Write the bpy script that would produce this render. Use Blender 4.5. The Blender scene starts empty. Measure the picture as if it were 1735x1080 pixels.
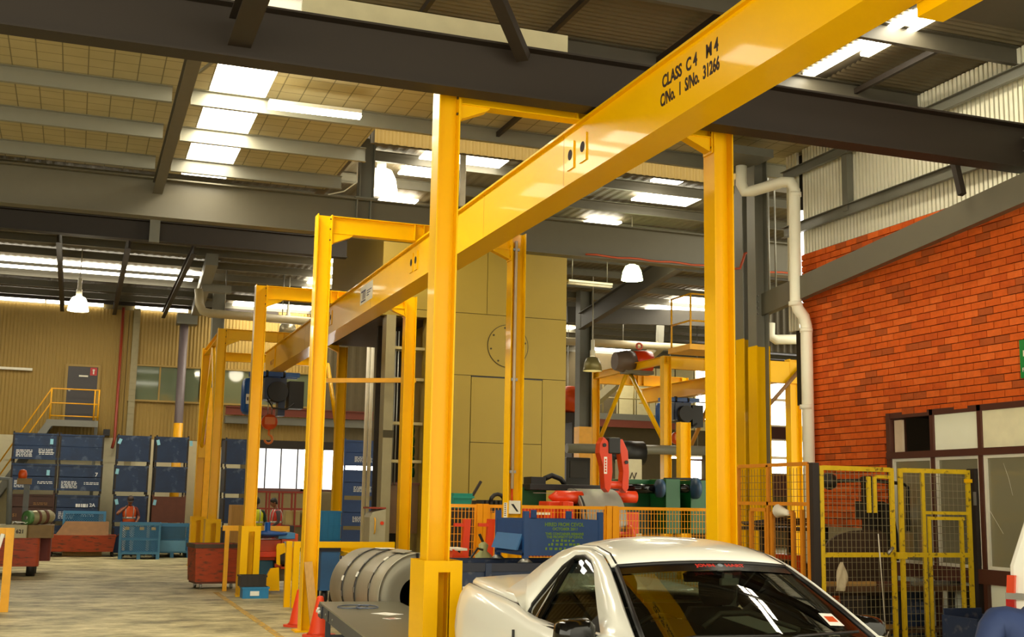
import bpy, bmesh, math, random
from mathutils import Vector, Matrix
random.seed(7)
S = bpy.context.scene
COL = S.collection
PI = math.pi
# ------------------------------------------------------------------ camera
F, PITCH, ROLL, YAW, HC = 2017.45, .1527, .0179, .3467, 1.8
FW = Vector((math.sin(YAW)*math.cos(PITCH), math.cos(YAW)*math.cos(PITCH), math.sin(PITCH)))
_r = Vector((math.cos(YAW), -math.sin(YAW), 0)); _u = _r.cross(FW)
RT = _r*math.cos(ROLL)+_u*math.sin(ROLL); UP = _u*math.cos(ROLL)-_r*math.sin(ROLL)
cd = bpy.data.cameras.new('camera'); cam = bpy.data.objects.new('camera', cd); COL.objects.link(cam)
cd.sensor_width = 36; cd.sensor_fit = 'HORIZONTAL'; cd.lens = F/1735*36; cd.clip_end = 300; cd.clip_start = .05
m3 = Matrix((RT, UP, -FW)).transposed()
cam.matrix_world = Matrix.Translation((0, 0, HC)) @ m3.to_4x4()
S.camera = cam
CP = Vector((0, 0, HC))
def at(px, py, X=None, Y=None, Z=None):
    d = FW+RT*((px-867.5)/F)-UP*((py-540)/F)
    t = (X-CP.x)/d.x if X is not None else (Y-CP.y)/d.y if Y is not None else (Z-CP.z)/d.z
    return CP+d*t
# ------------------------------------------------------------------ light
S.view_settings.view_transform = 'Standard'; S.view_settings.look = 'None'
S.view_settings.gamma = 1; S.view_settings.use_curve_mapping = False
S.view_settings.exposure = 1.5
w = bpy.data.worlds.new('overcast_sky'); S.world = w; w.use_nodes = True
bgn = w.node_tree.nodes['Background']
bgn.inputs[0].default_value = (1, .94, .74, 1); bgn.inputs[1].default_value = 1.3
SKY_E = 10.0      # brightness of the translucent skylight sheets
S.cycles.max_bounces = 6; S.cycles.diffuse_bounces = 3; S.cycles.glossy_bounces = 3
S.cycles.transparent_max_bounces = 12; S.cycles.transmission_bounces = 4
S.cycles.caustics_reflective = False; S.cycles.caustics_refractive = False
S.cycles.sample_clamp_indirect = 6
# ------------------------------------------------------------------ materials
MATS = {}
def lin(c):
    return tuple(((x/255)/12.92 if x/255 <= .04045 else ((x/255+.055)/1.055)**2.4) for x in c)
def M(name, rgb, rough=.5, metal=0, var=.12, scale=6, emit=0, wear=None, wear_amt=.35, bump=0, bscale=40, coat=0, stretch=None, spec=.5, glow=0):
    if name in MATS: return MATS[name]
    m = bpy.data.materials.new(name); m.use_nodes = True; nt = m.node_tree; n = nt.nodes; l = nt.links
    b = n['Principled BSDF']; c = lin(rgb)
    if not emit and 'yellow' not in name and 'white' not in name: c = tuple(x*.8 for x in c)
    b.inputs['Roughness'].default_value = rough; b.inputs['Metallic'].default_value = metal; b.inputs['Specular IOR Level'].default_value = spec
    if coat: b.inputs['Coat Weight'].default_value = coat; b.inputs['Coat Roughness'].default_value = .05
    if emit:
        b.inputs['Emission Color'].default_value = (*c, 1); b.inputs['Emission Strength'].default_value = emit
        b.inputs['Base Color'].default_value = (*c, 1); MATS[name] = m; return m
    tc = n.new('ShaderNodeTexCoord'); mp = n.new('ShaderNodeMapping'); l.new(tc.outputs['Object'], mp.inputs[0])
    if stretch: mp.inputs['Scale'].default_value = stretch
    nz = n.new('ShaderNodeTexNoise'); nz.inputs['Scale'].default_value = scale; nz.inputs['Detail'].default_value = 5
    l.new(mp.outputs[0], nz.inputs['Vector'])
    mx = n.new('ShaderNodeMix'); mx.data_type = 'RGBA'
    mx.inputs[6].default_value = (*[max(0, x*(1-var)) for x in c], 1); mx.inputs[7].default_value = (*[min(1, x*(1+var)) for x in c], 1)
    l.new(nz.outputs[0], mx.inputs[0]); out = mx.outputs[2]
    if wear:
        n2 = n.new('ShaderNodeTexNoise'); n2.inputs['Scale'].default_value = scale*1.7; n2.inputs['Detail'].default_value = 8
        l.new(mp.outputs[0], n2.inputs['Vector'])
        rp = n.new('ShaderNodeValToRGB'); e = rp.color_ramp.elements
        e[0].position = .62-wear_amt*.3; e[0].color = (0, 0, 0, 1); e[1].position = .72-wear_amt*.2; e[1].color = (1, 1, 1, 1)
        l.new(n2.outputs[0], rp.inputs[0]); m2 = n.new('ShaderNodeMix'); m2.data_type = 'RGBA'
        l.new(rp.outputs[0], m2.inputs[0]); l.new(out, m2.inputs[6]); m2.inputs[7].default_value = (*lin(wear), 1); out = m2.outputs[2]
    l.new(out, b.inputs['Base Color'])
    if glow: l.new(out, b.inputs['Emission Color']); b.inputs['Emission Strength'].default_value = glow
    if bump:
        n3 = n.new('ShaderNodeTexNoise'); n3.inputs['Scale'].default_value = bscale; l.new(mp.outputs[0], n3.inputs['Vector'])
        bp = n.new('ShaderNodeBump'); bp.inputs['Strength'].default_value = bump; bp.inputs['Distance'].default_value = .02
        l.new(n3.outputs[0], bp.inputs['Height']); l.new(bp.outputs[0], b.inputs['Normal'])
    MATS[name] = m; return m
def glass(name, tint, refl=.12, rough=.02, opac=0.0, opcol=(120, 120, 100)):
    if name in MATS: return MATS[name]
    m = bpy.data.materials.new(name); m.use_nodes = True; nt = m.node_tree; n = nt.nodes; l = nt.links
    n.remove(n['Principled BSDF']); o = n['Material Output']
    t = n.new('ShaderNodeBsdfTransparent'); t.inputs[0].default_value = (*tint, 1)
    g = n.new('ShaderNodeBsdfGlossy'); g.inputs['Roughness'].default_value = rough
    lw = n.new('ShaderNodeFresnel'); lw.inputs[0].default_value = 1.5
    ad = n.new('ShaderNodeMath'); ad.operation = 'ADD'; l.new(lw.outputs[0], ad.inputs[0]); ad.inputs[1].default_value = refl
    src = t.outputs[0]
    if opac:
        d = n.new('ShaderNodeBsdfDiffuse'); d.inputs[0].default_value = (*lin(opcol), 1)
        mo = n.new('ShaderNodeMixShader'); mo.inputs[0].default_value = opac; l.new(t.outputs[0], mo.inputs[1]); l.new(d.outputs[0], mo.inputs[2]); src = mo.outputs[0]
    mx = n.new('ShaderNodeMixShader'); l.new(ad.outputs[0], mx.inputs[0]); l.new(src, mx.inputs[1]); l.new(g.outputs[0], mx.inputs[2])
    l.new(mx.outputs[0], o.inputs[0]); MATS[name] = m; return m
YEL = M('crane_yellow_paint', (244, 186, 0), .38, var=.04, scale=3, coat=.1, spec=.14)
YEL2 = M('worn_yellow_paint', (232, 166, 6), .45, var=.2)
CAGEY = M('dirty_cage_yellow', (214, 178, 12), .5, var=.25, wear=(110, 86, 24), wear_amt=.1, scale=10)
STEEL = M('grey_painted_steel', (128, 126, 112), .45, var=.08)
DARKST = M('dark_brown_grey_steel', (42, 30, 16), .6, var=.12)
PURL = M('galvanised_purlin', (158, 155, 138), .4, metal=.25, var=.06)
SHEET = M('roof_sheet', (96, 86, 66), .6, var=.1)
CREAMW = M('cream_wall_sheet', (172, 140, 66), .6, var=.06, scale=2)
CREAML = M('white_translucent_sheet', (252, 246, 220), .6, var=.05)
BRICKS = [M('red_brick_%s' % k, c, .85, spec=.2, var=.22, scale=14, bump=.3) for k, c in
          (('plain', (236, 104, 32)), ('dark', (222, 94, 30)), ('burnt', (196, 92, 38)), ('light', (244, 114, 42)))]
MORTAR = M('mortar', (96, 52, 30), .95, var=.2, scale=20)
MORTARL = M('pale_mortar', (200, 150, 95), .95)
BROWNF = M('brown_window_frame', (88, 44, 30), .5)
WHITEP = M('white_paint', (232, 226, 205), .5)
BOARD = M('white_board', (252, 252, 224), .7, var=.07, scale=3)
PVC = M('white_pvc_pipe', (252, 246, 222), .4, var=.05)
BLUEST = M('blue_stillage_paint', (20, 48, 84), .5, var=.45, wear=(70, 84, 108), wear_amt=.1, scale=3)
BLUEP = M('blue_plastic', (60, 132, 178), .45, var=.1)
BLUEB = M('bright_blue_paint', (24, 88, 170), .35, var=.1)
BLACK = M('black_rubber', (22, 20, 18), .5)
BLACKG = M('black_gloss', (14, 13, 12), .12)
RUST = M('rusty_red_paint', (184, 70, 24), .6, var=.35, wear=(104, 54, 28), wear_amt=.3, scale=3, stretch=(1, 1, 4))
RUSTD = M('rust_brown_steel', (110, 62, 42), .7, var=.2)
REDM = M('machine_red', (240, 66, 10), .35, var=.08)
ORANGE = M('machine_orange', (232, 84, 18), .4, var=.1)
GREENM = M('machine_green', (12, 92, 44), .4, var=.12)
COILM = M('dull_coil_steel', (184, 178, 156), .42, metal=.25, var=.12, scale=4, stretch=(1, 6, 1))
COILD = M('coil_bore_dark', (40, 36, 30), .6, metal=.3)
STRAP = M('black_strap', (34, 30, 26), .4)
ZINC = M('zinc_steel', (170, 168, 158), .35, metal=.7)
TAG = M('pale_blue_tag', (150, 214, 235), .6)
PAPER = M('white_paper', (238, 236, 225), .7, var=.03)
INK = M('dark_ink', (48, 22, 24), .6)
WHITEI = M('white_ink', (220, 222, 220), .6)
TIMBER = M('pine_timber', (208, 160, 84), .65, var=.25, scale=6, stretch=(6, 6, .6))
CONE = M('cone_orange', (240, 70, 22), .45, var=.08)
CARW = M('white_car_paint', (236, 234, 222), .3, var=.01, coat=.45)
PRESSP = M('press_beige_panel', (168, 140, 38), .55, var=.07, scale=1.5)
SEAM = M('dark_seam', (70, 60, 32), .8)
REDPIPE = M('red_fire_pipe', (164, 60, 28), .45)
REDBEAM = M('red_oxide_beam', (138, 60, 34), .55)
DOORG = M('charcoal_door', (58, 52, 50), .5)
SKIN = M('skin', (150, 98, 72), .55); HAIR = M('black_hair', (20, 16, 14), .6)
HIVO = M('orange_hi_vis', (236, 96, 26), .7); HIVY = M('yellow_hi_vis', (214, 226, 30), .7); HIVR = M('red_hi_vis', (226, 62, 48), .7)
NAVY = M('navy_cloth', (34, 52, 96), .8, var=.15); GREYC = M('grey_cloth', (88, 76, 80), .8)
REFL = M('reflective_tape', (220, 220, 215), .35, metal=.3)
LAMPE = M('lamp_glow', (255, 246, 214), emit=3)
LAMPG = M('green_tinted_lamp_glow', (235, 255, 180), emit=6)
TUBEE = M('fluorescent_glow', (255, 250, 225), emit=12)
SKYE = M('skylight_sheet', (255, 246, 220), emit=SKY_E)
SKYF = M('far_skylight_sheet', (255, 247, 226), emit=5)
WINE = M('daylit_window_pane', (255, 250, 244), emit=2.4)
WINE2 = M('frosted_daylit_panel', (226, 226, 224), emit=.62)
WINGL = glass('grey_office_glass', (.35, .4, .3), .1, .05, .75, (120, 130, 100))
CARG = glass('car_glass', (.50, .56, .46), .06, .01)
# ------------------------------------------------------------------ object helpers
ORG = {}
def tag(o, label=None, cat=None, group=None, kind=None):
    if label: o['label'] = label
    if cat: o['category'] = cat
    if group: o['group'] = group
    if kind: o['kind'] = kind
    return o
def thing(name, loc, label=None, cat=None, group=None, rz=0, kind=None):
    o = bpy.data.objects.new(name, None); COL.objects.link(o); o.location = loc; o.rotation_euler = (0, 0, rz); o.empty_display_size = .1
    ORG[o.name] = (Vector(loc), rz); return tag(o, label, cat, group, kind)
class MB:
    def __init__(s): s.v = []; s.f = []; s.mi = []; s.smooth = []; s.cur = 0
    def add(s, vs, fs, sm=False):
        k = len(s.v); s.v += [Vector(p) for p in vs]
        for f in fs: s.f.append([i+k for i in f]); s.mi.append(s.cur); s.smooth.append(sm)
        return s
    def box(s, x0, x1, y0, y1, z0, z1):
        if x0 > x1: x0, x1 = x1, x0
        if y0 > y1: y0, y1 = y1, y0
        if z0 > z1: z0, z1 = z1, z0
        return s.add([(x0, y0, z0), (x1, y0, z0), (x1, y1, z0), (x0, y1, z0), (x0, y0, z1), (x1, y0, z1), (x1, y1, z1), (x0, y1, z1)],
                     [(3, 2, 1, 0), (4, 5, 6, 7), (0, 1, 5, 4), (1, 2, 6, 5), (2, 3, 7, 6), (3, 0, 4, 7)])
    def obox(s, c, ax, h):   # centre, three axes, half sizes
        c = Vector(c); a = [Vector(x).normalized()*k for x, k in zip(ax, h)]
        P = [c+a[0]*i+a[1]*j+a[2]*k for k in (-1, 1) for i, j in ((-1, -1), (1, -1), (1, 1), (-1, 1))]
        return s.add(P, [(3, 2, 1, 0), (4, 5, 6, 7), (0, 1, 5, 4), (1, 2, 6, 5), (2, 3, 7, 6), (3, 0, 4, 7)])
    def bar(s, p0, p1, wd, ht, up=(0, 0, 1)):
        p0 = Vector(p0); p1 = Vector(p1); d = (p1-p0); L = d.length; d.normalize(); u = Vector(up)
        if abs(d.dot(u)) > .98: u = Vector((0, 1, 0))
        sd = d.cross(u).normalized(); u = sd.cross(d)
        return s.obox((p0+p1)/2, (d, sd, u), (L/2, wd/2, ht/2))
    def loft(s, rings, close=True, caps=True, sm=False):
        n = len(rings[0]); k = len(s.v); s.v += [Vector(p) for r in rings for p in r]
        for i in range(len(rings)-1):
            for j in range(n if close else n-1):
                a = k+i*n+j; b = k+i*n+(j+1) % n
                s.f.append([a, b, b+n, a+n]); s.mi.append(s.cur); s.smooth.append(sm)
        if caps and close:
            s.f.append([k+j for j in range(n)][::-1]); s.mi.append(s.cur); s.smooth.append(False)
            s.f.append([k+(len(rings)-1)*n+j for j in range(n)]); s.mi.append(s.cur); s.smooth.append(False)
        return s
    def tube(s, pts, r, n=8, caps=True):
        pts = [Vector(p) for p in pts]; rings = []; rr = r if isinstance(r, (list, tuple)) else [r]*len(pts)
        pu = None
        for i, p in enumerate(pts):
            d = (pts[min(i+1, len(pts)-1)]-pts[max(i-1, 0)]).normalized()
            if pu is None:
                pu = Vector((0, 0, 1)) if abs(d.z) < .9 else Vector((1, 0, 0))
            sd = d.cross(pu).normalized(); pu = sd.cross(d).normalized()
            rings.append([p+(sd*math.cos(2*PI*j/n)+pu*math.sin(2*PI*j/n))*rr[i] for j in range(n)])
        return s.loft(rings, True, caps, True)
    def lathe(s, prof, c, axis='z', n=16, caps=True):
        c = Vector(c); A = {'z': (Vector((1, 0, 0)), Vector((0, 1, 0)), Vector((0, 0, 1))), 'x': (Vector((0, 1, 0)), Vector((0, 0, 1)), Vector((1, 0, 0))),
                            'y': (Vector((1, 0, 0)), Vector((0, 0, -1)), Vector((0, 1, 0)))}[axis] if isinstance(axis, str) else axis
        return s.loft([[c+A[2]*h+(A[0]*math.cos(2*PI*j/n)+A[1]*math.sin(2*PI*j/n))*r for j in range(n)] for r, h in prof], True, caps, True)
    def prism(s, poly, ext, off=(0, 0, 0)):   # closed 3D polygon extruded by a vector
        e = Vector(ext); o = Vector(off); n = len(poly); P = [Vector(p)+o for p in poly]
        k = len(s.v); s.v += P+[p+e for p in P]
        for f in [[k+i for i in range(n)][::-1], [k+n+i for i in range(n)]]+[[k+i, k+(i+1) % n, k+n+(i+1) % n, k+n+i] for i in range(n)]:
            s.f.append(f); s.mi.append(s.cur); s.smooth.append(False)
        return s
    def ibeam(s, p0, p1, d, wd, tf=.014, tw=.010, up=(0, 0, 1)):  # section: depth along 'up'
        p0 = Vector(p0); p1 = Vector(p1); dr = (p1-p0).normalized(); u = Vector(up); sd = dr.cross(u).normalized(); u = sd.cross(dr)
        h = d/2; b = wd/2; t = tw/2
        sec = [(-b, -h), (b, -h), (b, -h+tf), (t, -h+tf), (t, h-tf), (b, h-tf), (b, h), (-b, h), (-b, h-tf), (-t, h-tf), (-t, -h+tf), (-b, -h+tf)]
        k = len(s.v); s.v += [p+sd*a+u*c for p in (p0, p1) for a, c in sec]; n = 12
        F_ = [[k+i, k+(i+1) % n, k+n+(i+1) % n, k+n+i] for i in range(n)]
        for o in (0, n): F_ += [[k+o+i for i in q] for q in ((0, 1, 2, 11), (2, 3, 10, 11), (3, 4, 9, 10), (4, 5, 8, 9), (5, 6, 7, 8))]
        for f in F_: s.f.append(f); s.mi.append(s.cur); s.smooth.append(False)
        return s
    def channel(s, p0, p1, d, wd, t=.012, up=(0, 0, 1), flip=1):
        p0 = Vector(p0); p1 = Vector(p1); dr = (p1-p0).normalized(); u = Vector(up); sd = dr.cross(u).normalized()*flip; u = u
        sec = [(0, -d/2), (wd, -d/2), (wd, -d/2+t), (t, -d/2+t), (t, d/2-t), (wd, d/2-t), (wd, d/2), (0, d/2)]
        k = len(s.v); n = 8; s.v += [p+sd*a+u*c for p in (p0, p1) for a, c in sec]
        F_ = [[k+i, k+(i+1) % n, k+n+(i+1) % n, k+n+i] for i in range(n)]
        for o in (0, n): F_ += [[k+o+i for i in q] for q in ((0, 1, 2, 3), (0, 3, 4, 7), (4, 5, 6, 7))]
        for f in F_: s.f.append(f); s.mi.append(s.cur); s.smooth.append(False)
        return s
    def corr(s, o, along, across, L, Wd, pitch, amp, nrm, prof='sine', thick=.004):
        o = Vector(o); a = Vector(along).normalized(); c = Vector(across).normalized(); nn = Vector(nrm).normalized(); N = max(2, int(Wd/pitch)); r0 = []; 
        per = 6 if prof == 'sine' else 4
        for i in range(N*per+1):
            t = i/per; ph = t % 1
            h = amp*math.sin(2*PI*ph) if prof == 'sine' else amp*(0, 0, 1, 1)[i % 4]
            r0.append(o+c*(t*Wd/N)+nn*h)
        r1 = [p+a*L for p in r0]
        return s.loft([r0, r1], False, False, prof == 'sine')
    def build(s, name, mat, parent=None, local=False, label=None, cat=None, group=None, kind=None, bevel=0, solid=0):
        v = s.v
        if parent is not None and not local:
            o, rz = ORG[parent.name]
            if rz:
                R = Matrix.Rotation(-rz, 3, 'Z'); v = [R @ (p-o) for p in v]
            else: v = [p-o for p in v]
        loc = Vector((0, 0, 0))
        if parent is None:
            x = [p.x for p in v]; y = [p.y for p in v]; z = [p.z for p in v]
            loc = Vector(((min(x)+max(x))/2, (min(y)+max(y))/2, min(z))); v = [p-loc for p in v]
        me = bpy.data.meshes.new(name); me.from_pydata([tuple(p) for p in v], [], s.f)
        for mm in (mat if isinstance(mat, (list, tuple)) else [mat]): me.materials.append(mm)
        me.polygons.foreach_set('material_index', s.mi); me.polygons.foreach_set('use_smooth', s.smooth)
        bm = bmesh.new(); bm.from_mesh(me); bmesh.ops.recalc_face_normals(bm, faces=bm.faces); bm.to_mesh(me); bm.free()
        ob = bpy.data.objects.new(name, me); COL.objects.link(ob)
        if parent is not None: ob.parent = parent; ORG[ob.name] = ORG[parent.name]
        else: ob.location = loc; ORG[ob.name] = (loc, 0)
        if bevel:
            b = ob.modifiers.new('bevel', 'BEVEL'); b.width = bevel; b.segments = 2; b.limit_method = 'ANGLE'
        if solid:
            b = ob.modifiers.new('solidify', 'SOLIDIFY'); b.thickness = solid; b.offset = -1
        return tag(ob, label, cat, group, kind)
def struct(name, mb, mat): return mb.build(name, mat, kind='structure')
def copy_tree(o, parent=None, loc=None, rz=None, label=None):
    c = o.copy(); COL.objects.link(c)
    if parent is not None: c.parent = parent
    if loc is not None: c.location = loc
    if rz is not None: c.rotation_euler = (0, 0, rz)
    if label: c['label'] = label
    for ch in list(o.children): copy_tree(ch, c)
    return c
def text(body, size, origin, xdir, ydir, mat, parent, name='lettering', ext=.002, align='LEFT', sx=1.0, width=None, local=False):
    cu = bpy.data.curves.new('t', 'FONT'); cu.body = body; cu.size = size; cu.extrude = ext; cu.align_x = align; cu.space_line = 1.05; cu.resolution_u = 3; cu.offset = .0045 if size > .1 else .0014
    to = bpy.data.objects.new('t', cu); COL.objects.link(to)
    me = bpy.data.meshes.new_from_object(to.evaluated_get(bpy.context.evaluated_depsgraph_get()))
    bpy.data.objects.remove(to); bpy.data.curves.remove(cu)
    if width: xs = [p.co.x for p in me.vertices]; sx = width/(max(xs)-min(xs))
    X = Vector(xdir).normalized(); Y_ = Vector(ydir).normalized(); Zd = X.cross(Y_); o = Vector(origin)
    mb = MB(); mb.add([o+X*p.co.x*sx+Y_*p.co.y+Zd*p.co.z for p in me.vertices], [list(p.vertices) for p in me.polygons])
    bpy.data.meshes.remove(me)
    return mb.build(name, mat, parent, local=local)
# ================================================================== SETTING
# ---- floor
def floor_mat():
    m = bpy.data.materials.new('worn_concrete'); m.use_nodes = True; nt = m.node_tree; n = nt.nodes; l = nt.links; b = n['Principled BSDF']
    tc = n.new('ShaderNodeTexCoord'); mp = n.new('ShaderNodeMapping'); l.new(tc.outputs['Object'], mp.inputs[0]); mp.inputs['Scale'].default_value = (.9, 1.35, 1)
    a = n.new('ShaderNodeTexNoise'); a.inputs['Scale'].default_value = 1.6; a.inputs['Detail'].default_value = 9; a.inputs['Roughness'].default_value = .68; l.new(mp.outputs[0], a.inputs['Vector'])
    r = n.new('ShaderNodeValToRGB'); e = r.color_ramp.elements
    e[0].position = .34; e[0].color = (*lin((112, 102, 70)), 1); e[1].position = .66; e[1].color = (*lin((232, 220, 172)), 1)
    x = r.color_ramp.elements.new(.5); x.color = (*lin((188, 176, 130)), 1)
    l.new(a.outputs[0], r.inputs[0])
    c = n.new('ShaderNodeTexNoise'); c.inputs['Scale'].default_value = 14; c.inputs['Detail'].default_value = 6; l.new(tc.outputs['Object'], c.inputs['Vector'])
    mx = n.new('ShaderNodeMix'); mx.data_type = 'RGBA'; mx.blend_type = 'MULTIPLY'; mx.inputs[0].default_value = .35
    l.new(r.outputs[0], mx.inputs[6]); l.new(c.outputs[0], mx.inputs[7]); l.new(mx.outputs[2], b.inputs['Base Color']); b.inputs['Roughness'].default_value = .55
    return m
struct('wall_left', MB().box(-9.2, -9, 13, 41, 0, 8.3), M('left_wall_brown', (110, 96, 66), .8))
struct('floor', MB().box(-12, 37, -3, 56, -.2, 0), floor_mat())
struct('trim_1', MB().obox((2.66, 18.4, .002), ((0, 1, 0), (1, 0, 0), (0, 0, 1)), (5.2, .05, .002)), M('floor_line_yellow', (206, 160, 30), .6, var=.3, wear=(140, 125, 90), wear_amt=.6))
struct('wall_right.003', MB().box(35.8, 36, 15, 46, 0, 8.3), M('left_wall_brown', (110, 96, 66)))
# ---- near roof (z 7.1) and far roof (z 8.2)
def sheet_mat():
    m = bpy.data.materials.new('insulation_blanket'); m.use_nodes = True; nt = m.node_tree; n = nt.nodes; l = nt.links; b = n['Principled BSDF']
    tc = n.new('ShaderNodeTexCoord'); sp = n.new('ShaderNodeSeparateXYZ'); l.new(tc.outputs['Object'], sp.inputs[0]); prev = None
    for ax in (0, 1):
        d = n.new('ShaderNodeMath'); d.operation = 'DIVIDE'; l.new(sp.outputs[ax], d.inputs[0]); d.inputs[1].default_value = .30 if ax == 0 else .30
        fr = n.new('ShaderNodeMath'); fr.operation = 'FRACT'; l.new(d.outputs[0], fr.inputs[0])
        lt = n.new('ShaderNodeMath'); lt.operation = 'LESS_THAN'; l.new(fr.outputs[0], lt.inputs[0]); lt.inputs[1].default_value = .05
        if prev:
            mxm = n.new('ShaderNodeMath'); mxm.operation = 'MAXIMUM'; l.new(prev.outputs[0], mxm.inputs[0]); l.new(lt.outputs[0], mxm.inputs[1]); prev = mxm
        else: prev = lt
    nz = n.new('ShaderNodeTexNoise'); nz.inputs['Scale'].default_value = 2.2; l.new(tc.outputs['Object'], nz.inputs['Vector'])
    a = n.new('ShaderNodeMix'); a.data_type = 'RGBA'; a.inputs[6].default_value = (*lin((172, 158, 116)), 1); a.inputs[7].default_value = (*lin((196, 182, 140)), 1); l.new(nz.outputs[0], a.inputs[0])
    c = n.new('ShaderNodeMix'); c.data_type = 'RGBA'; l.new(prev.outputs[0], c.inputs[0]); l.new(a.outputs[2], c.inputs[6]); c.inputs[7].default_value = (*lin((120, 110, 78)), 1)
    l.new(c.outputs[2], b.inputs['Base Color']); b.inputs['Roughness'].default_value = .6
    bp = n.new('ShaderNodeBump'); bp.inputs['Strength'].default_value = .5; bp.inputs['Distance'].default_value = .03; l.new(nz.outputs[0], bp.inputs['Height']); l.new(bp.outputs[0], b.inputs['Normal'])
    return m
INS = sheet_mat()
ZR = 7.12
ceil = struct('ceiling', MB().box(-12, 12.2, -1, 16.05, ZR+.05, ZR+.12).box(-12, 3.75, 16.05, 20.2, ZR+.05, ZR+.12), SHEET)
def kid(mb, name, mat, par, **k): return mb.build(name, mat, par, **k)
# insulation with the skylight strip left open; bare corrugated sheets in the first metres
SX0, SX1 = 1.32, 2.06
def roof_strip(x0, x1, y0, y1): return MB().box(x0, x1, y0, y1, ZR, ZR+.04)
kid(roof_strip(-12, SX0, 12.9, 20.1), 'insulation_blanket', INS, ceil)
kid(roof_strip(SX1, 3.75, 14.2, 20.1), 'insulation_blanket', INS, ceil)
kid(roof_strip(3.75, 12, 14.2, 16.05), 'insulation_blanket', INS, ceil)
kid(MB().corr((SX1, 10.0, ZR+.02), (1, 0, 0), (0, 1, 0), 6.1, 4.2, .10, .014, (0, 0, 1)), 'roof_sheet', M('bare_roof_sheet', (118, 106, 80), .55, var=.1), ceil)
kid(MB().corr((8.55, 10.0, ZR+.02), (1, 0, 0), (0, 1, 0), 3.4, 4.2, .10, .014, (0, 0, 1)), 'roof_sheet', M('bare_roof_sheet', (118, 106, 80)), ceil)
kid(roof_strip(SX1, 12, 4, 10.0), 'roof_sheet', SHEET, ceil)
kid(roof_strip(-12, SX0, 4, 12.9), 'roof_sheet', SHEET, ceil)
for y0, y1 in ((11.6, 13.88), (14.02, 15.62), (15.76, 17.36), (17.5, 19.1), (19.24, 20.1)):
    kid(MB().box(SX0+.01, SX1, y0, y1, ZR+.005, ZR+.035), 'skylight_panel', SKYE if y0 < 17 else SKYF, ceil)
for x0, x1, y0, y1 in ((8.16, 8.32, 9.5, 12.1), (8.42, 8.54, 9.9, 11.3)):
    kid(MB().box(x0, x1, y0, y1, ZR-.01, ZR+.03), 'skylight_panel', SKYE, ceil)
# purlins along X
FPUR = M('unlit_front_purlin', (92, 86, 72), .5)  # darker copy of the purlin steel, lack of light put into the colour
for y in (8.7, 10.45, 12.2, 13.95, 15.7, 17.42, 19.17):
    z = ZR-.22
    kid(MB().channel((-12, y, z+.11), (.86, y, z+.11), .22, .07, .006), 'purlin', PURL if y > 13 else FPUR, ceil)
    xe = 3.85 if y > 17 else 12
    kid(MB().channel((1.1, y, z+.11), (xe, y, z+.11), .22, .07, .006), 'purlin', PURL if y > 13 else FPUR, ceil)
for x, y0, y1 in ((3.2, 10.5, 12.2), (4.7, 10.5, 12.2), (6.2, 10.5, 12.2), (3.9, 12.2, 13.95), (5.6, 12.2, 13.95), (7.3, 12.2, 13.95), (9.0, 10.5, 12.2), (9.9, 12.2, 13.95), (7.3, 13.95, 15.7), (5.4, 13.95, 15.7)):
    kid(MB().bar((x, y0+.07, ZR-.08), (x, y1, ZR-.08), .05, .07), 'purlin_bridge', DARKST, ceil)
# fascia hanging at the step of the roof
kid(MB().corr((3.9, 17.03, ZR+.0), (0, 0, 1), (1, 0, 0), .30, 6.3, .115, .018, (0, 1, 0), 'sq'), 'fascia_sheet', CREAMW, ceil)
kid(MB().box(3.85, 12, 17.08, 17.14, ZR+.0, ZR+1.2), 'step_wall', SHEET, ceil)
# far roof
farc = struct('ceiling.001', MB().box(-12, 36, 16.0, 56, 8.32, 8.4), SHEET)
kid(MB().corr((-10, 17.2, 8.28), (0, 1, 0), (1, 0, 0), 36, 45, .2, .010, (0, 0, 1), 'sq'), 'roof_sheet', M('far_roof_sheet', (108, 98, 76), .6, var=.1), farc)
for y in [21.2+1.75*i for i in range(15)]:
    kid(MB().channel((-10, y, 8.15), (35, y, 8.15), .2, .07, .008), 'purlin', M('far_purlin', (120, 115, 98), .5), farc)
for q in ([(-4, 2.9), (35.2, 36.4)], [(5.75, 6.55), (24.2, 24.9)], [(10.6, 11.4), (24.25, 24.7)], [(5.7, 7.3), (20.4, 21.1)], [(5.6, 6.5), (21.6, 22.3)], [(10.7, 12.0), (21.5, 22.3)],
          [(10.4, 11.0), (20.3, 20.8)], [(17.4, 19.6), (31.8, 36.8)], [(6.15, 6.55), (28, 36)], [(6.7, 7.1), (28.8, 35)], [(4.6, 7.2), (39.2, 41.5)], [(12.6, 14.2), (36, 38)], [(15, 17), (40, 43)], [(12.4, 14), (44, 47)], [(19.5, 21.5), (44, 49)]):
    (x0, x1), (y0, y1) = q
    kid(MB().box(x0, x1, y0, y1, 8.17, 8.21), 'skylight_panel', SKYF, farc)
kid(MB().box(-4, 3.1, 34.1, 34.5, 8.02, 8.06), 'skylight_panel', SKYF, farc)
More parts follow.
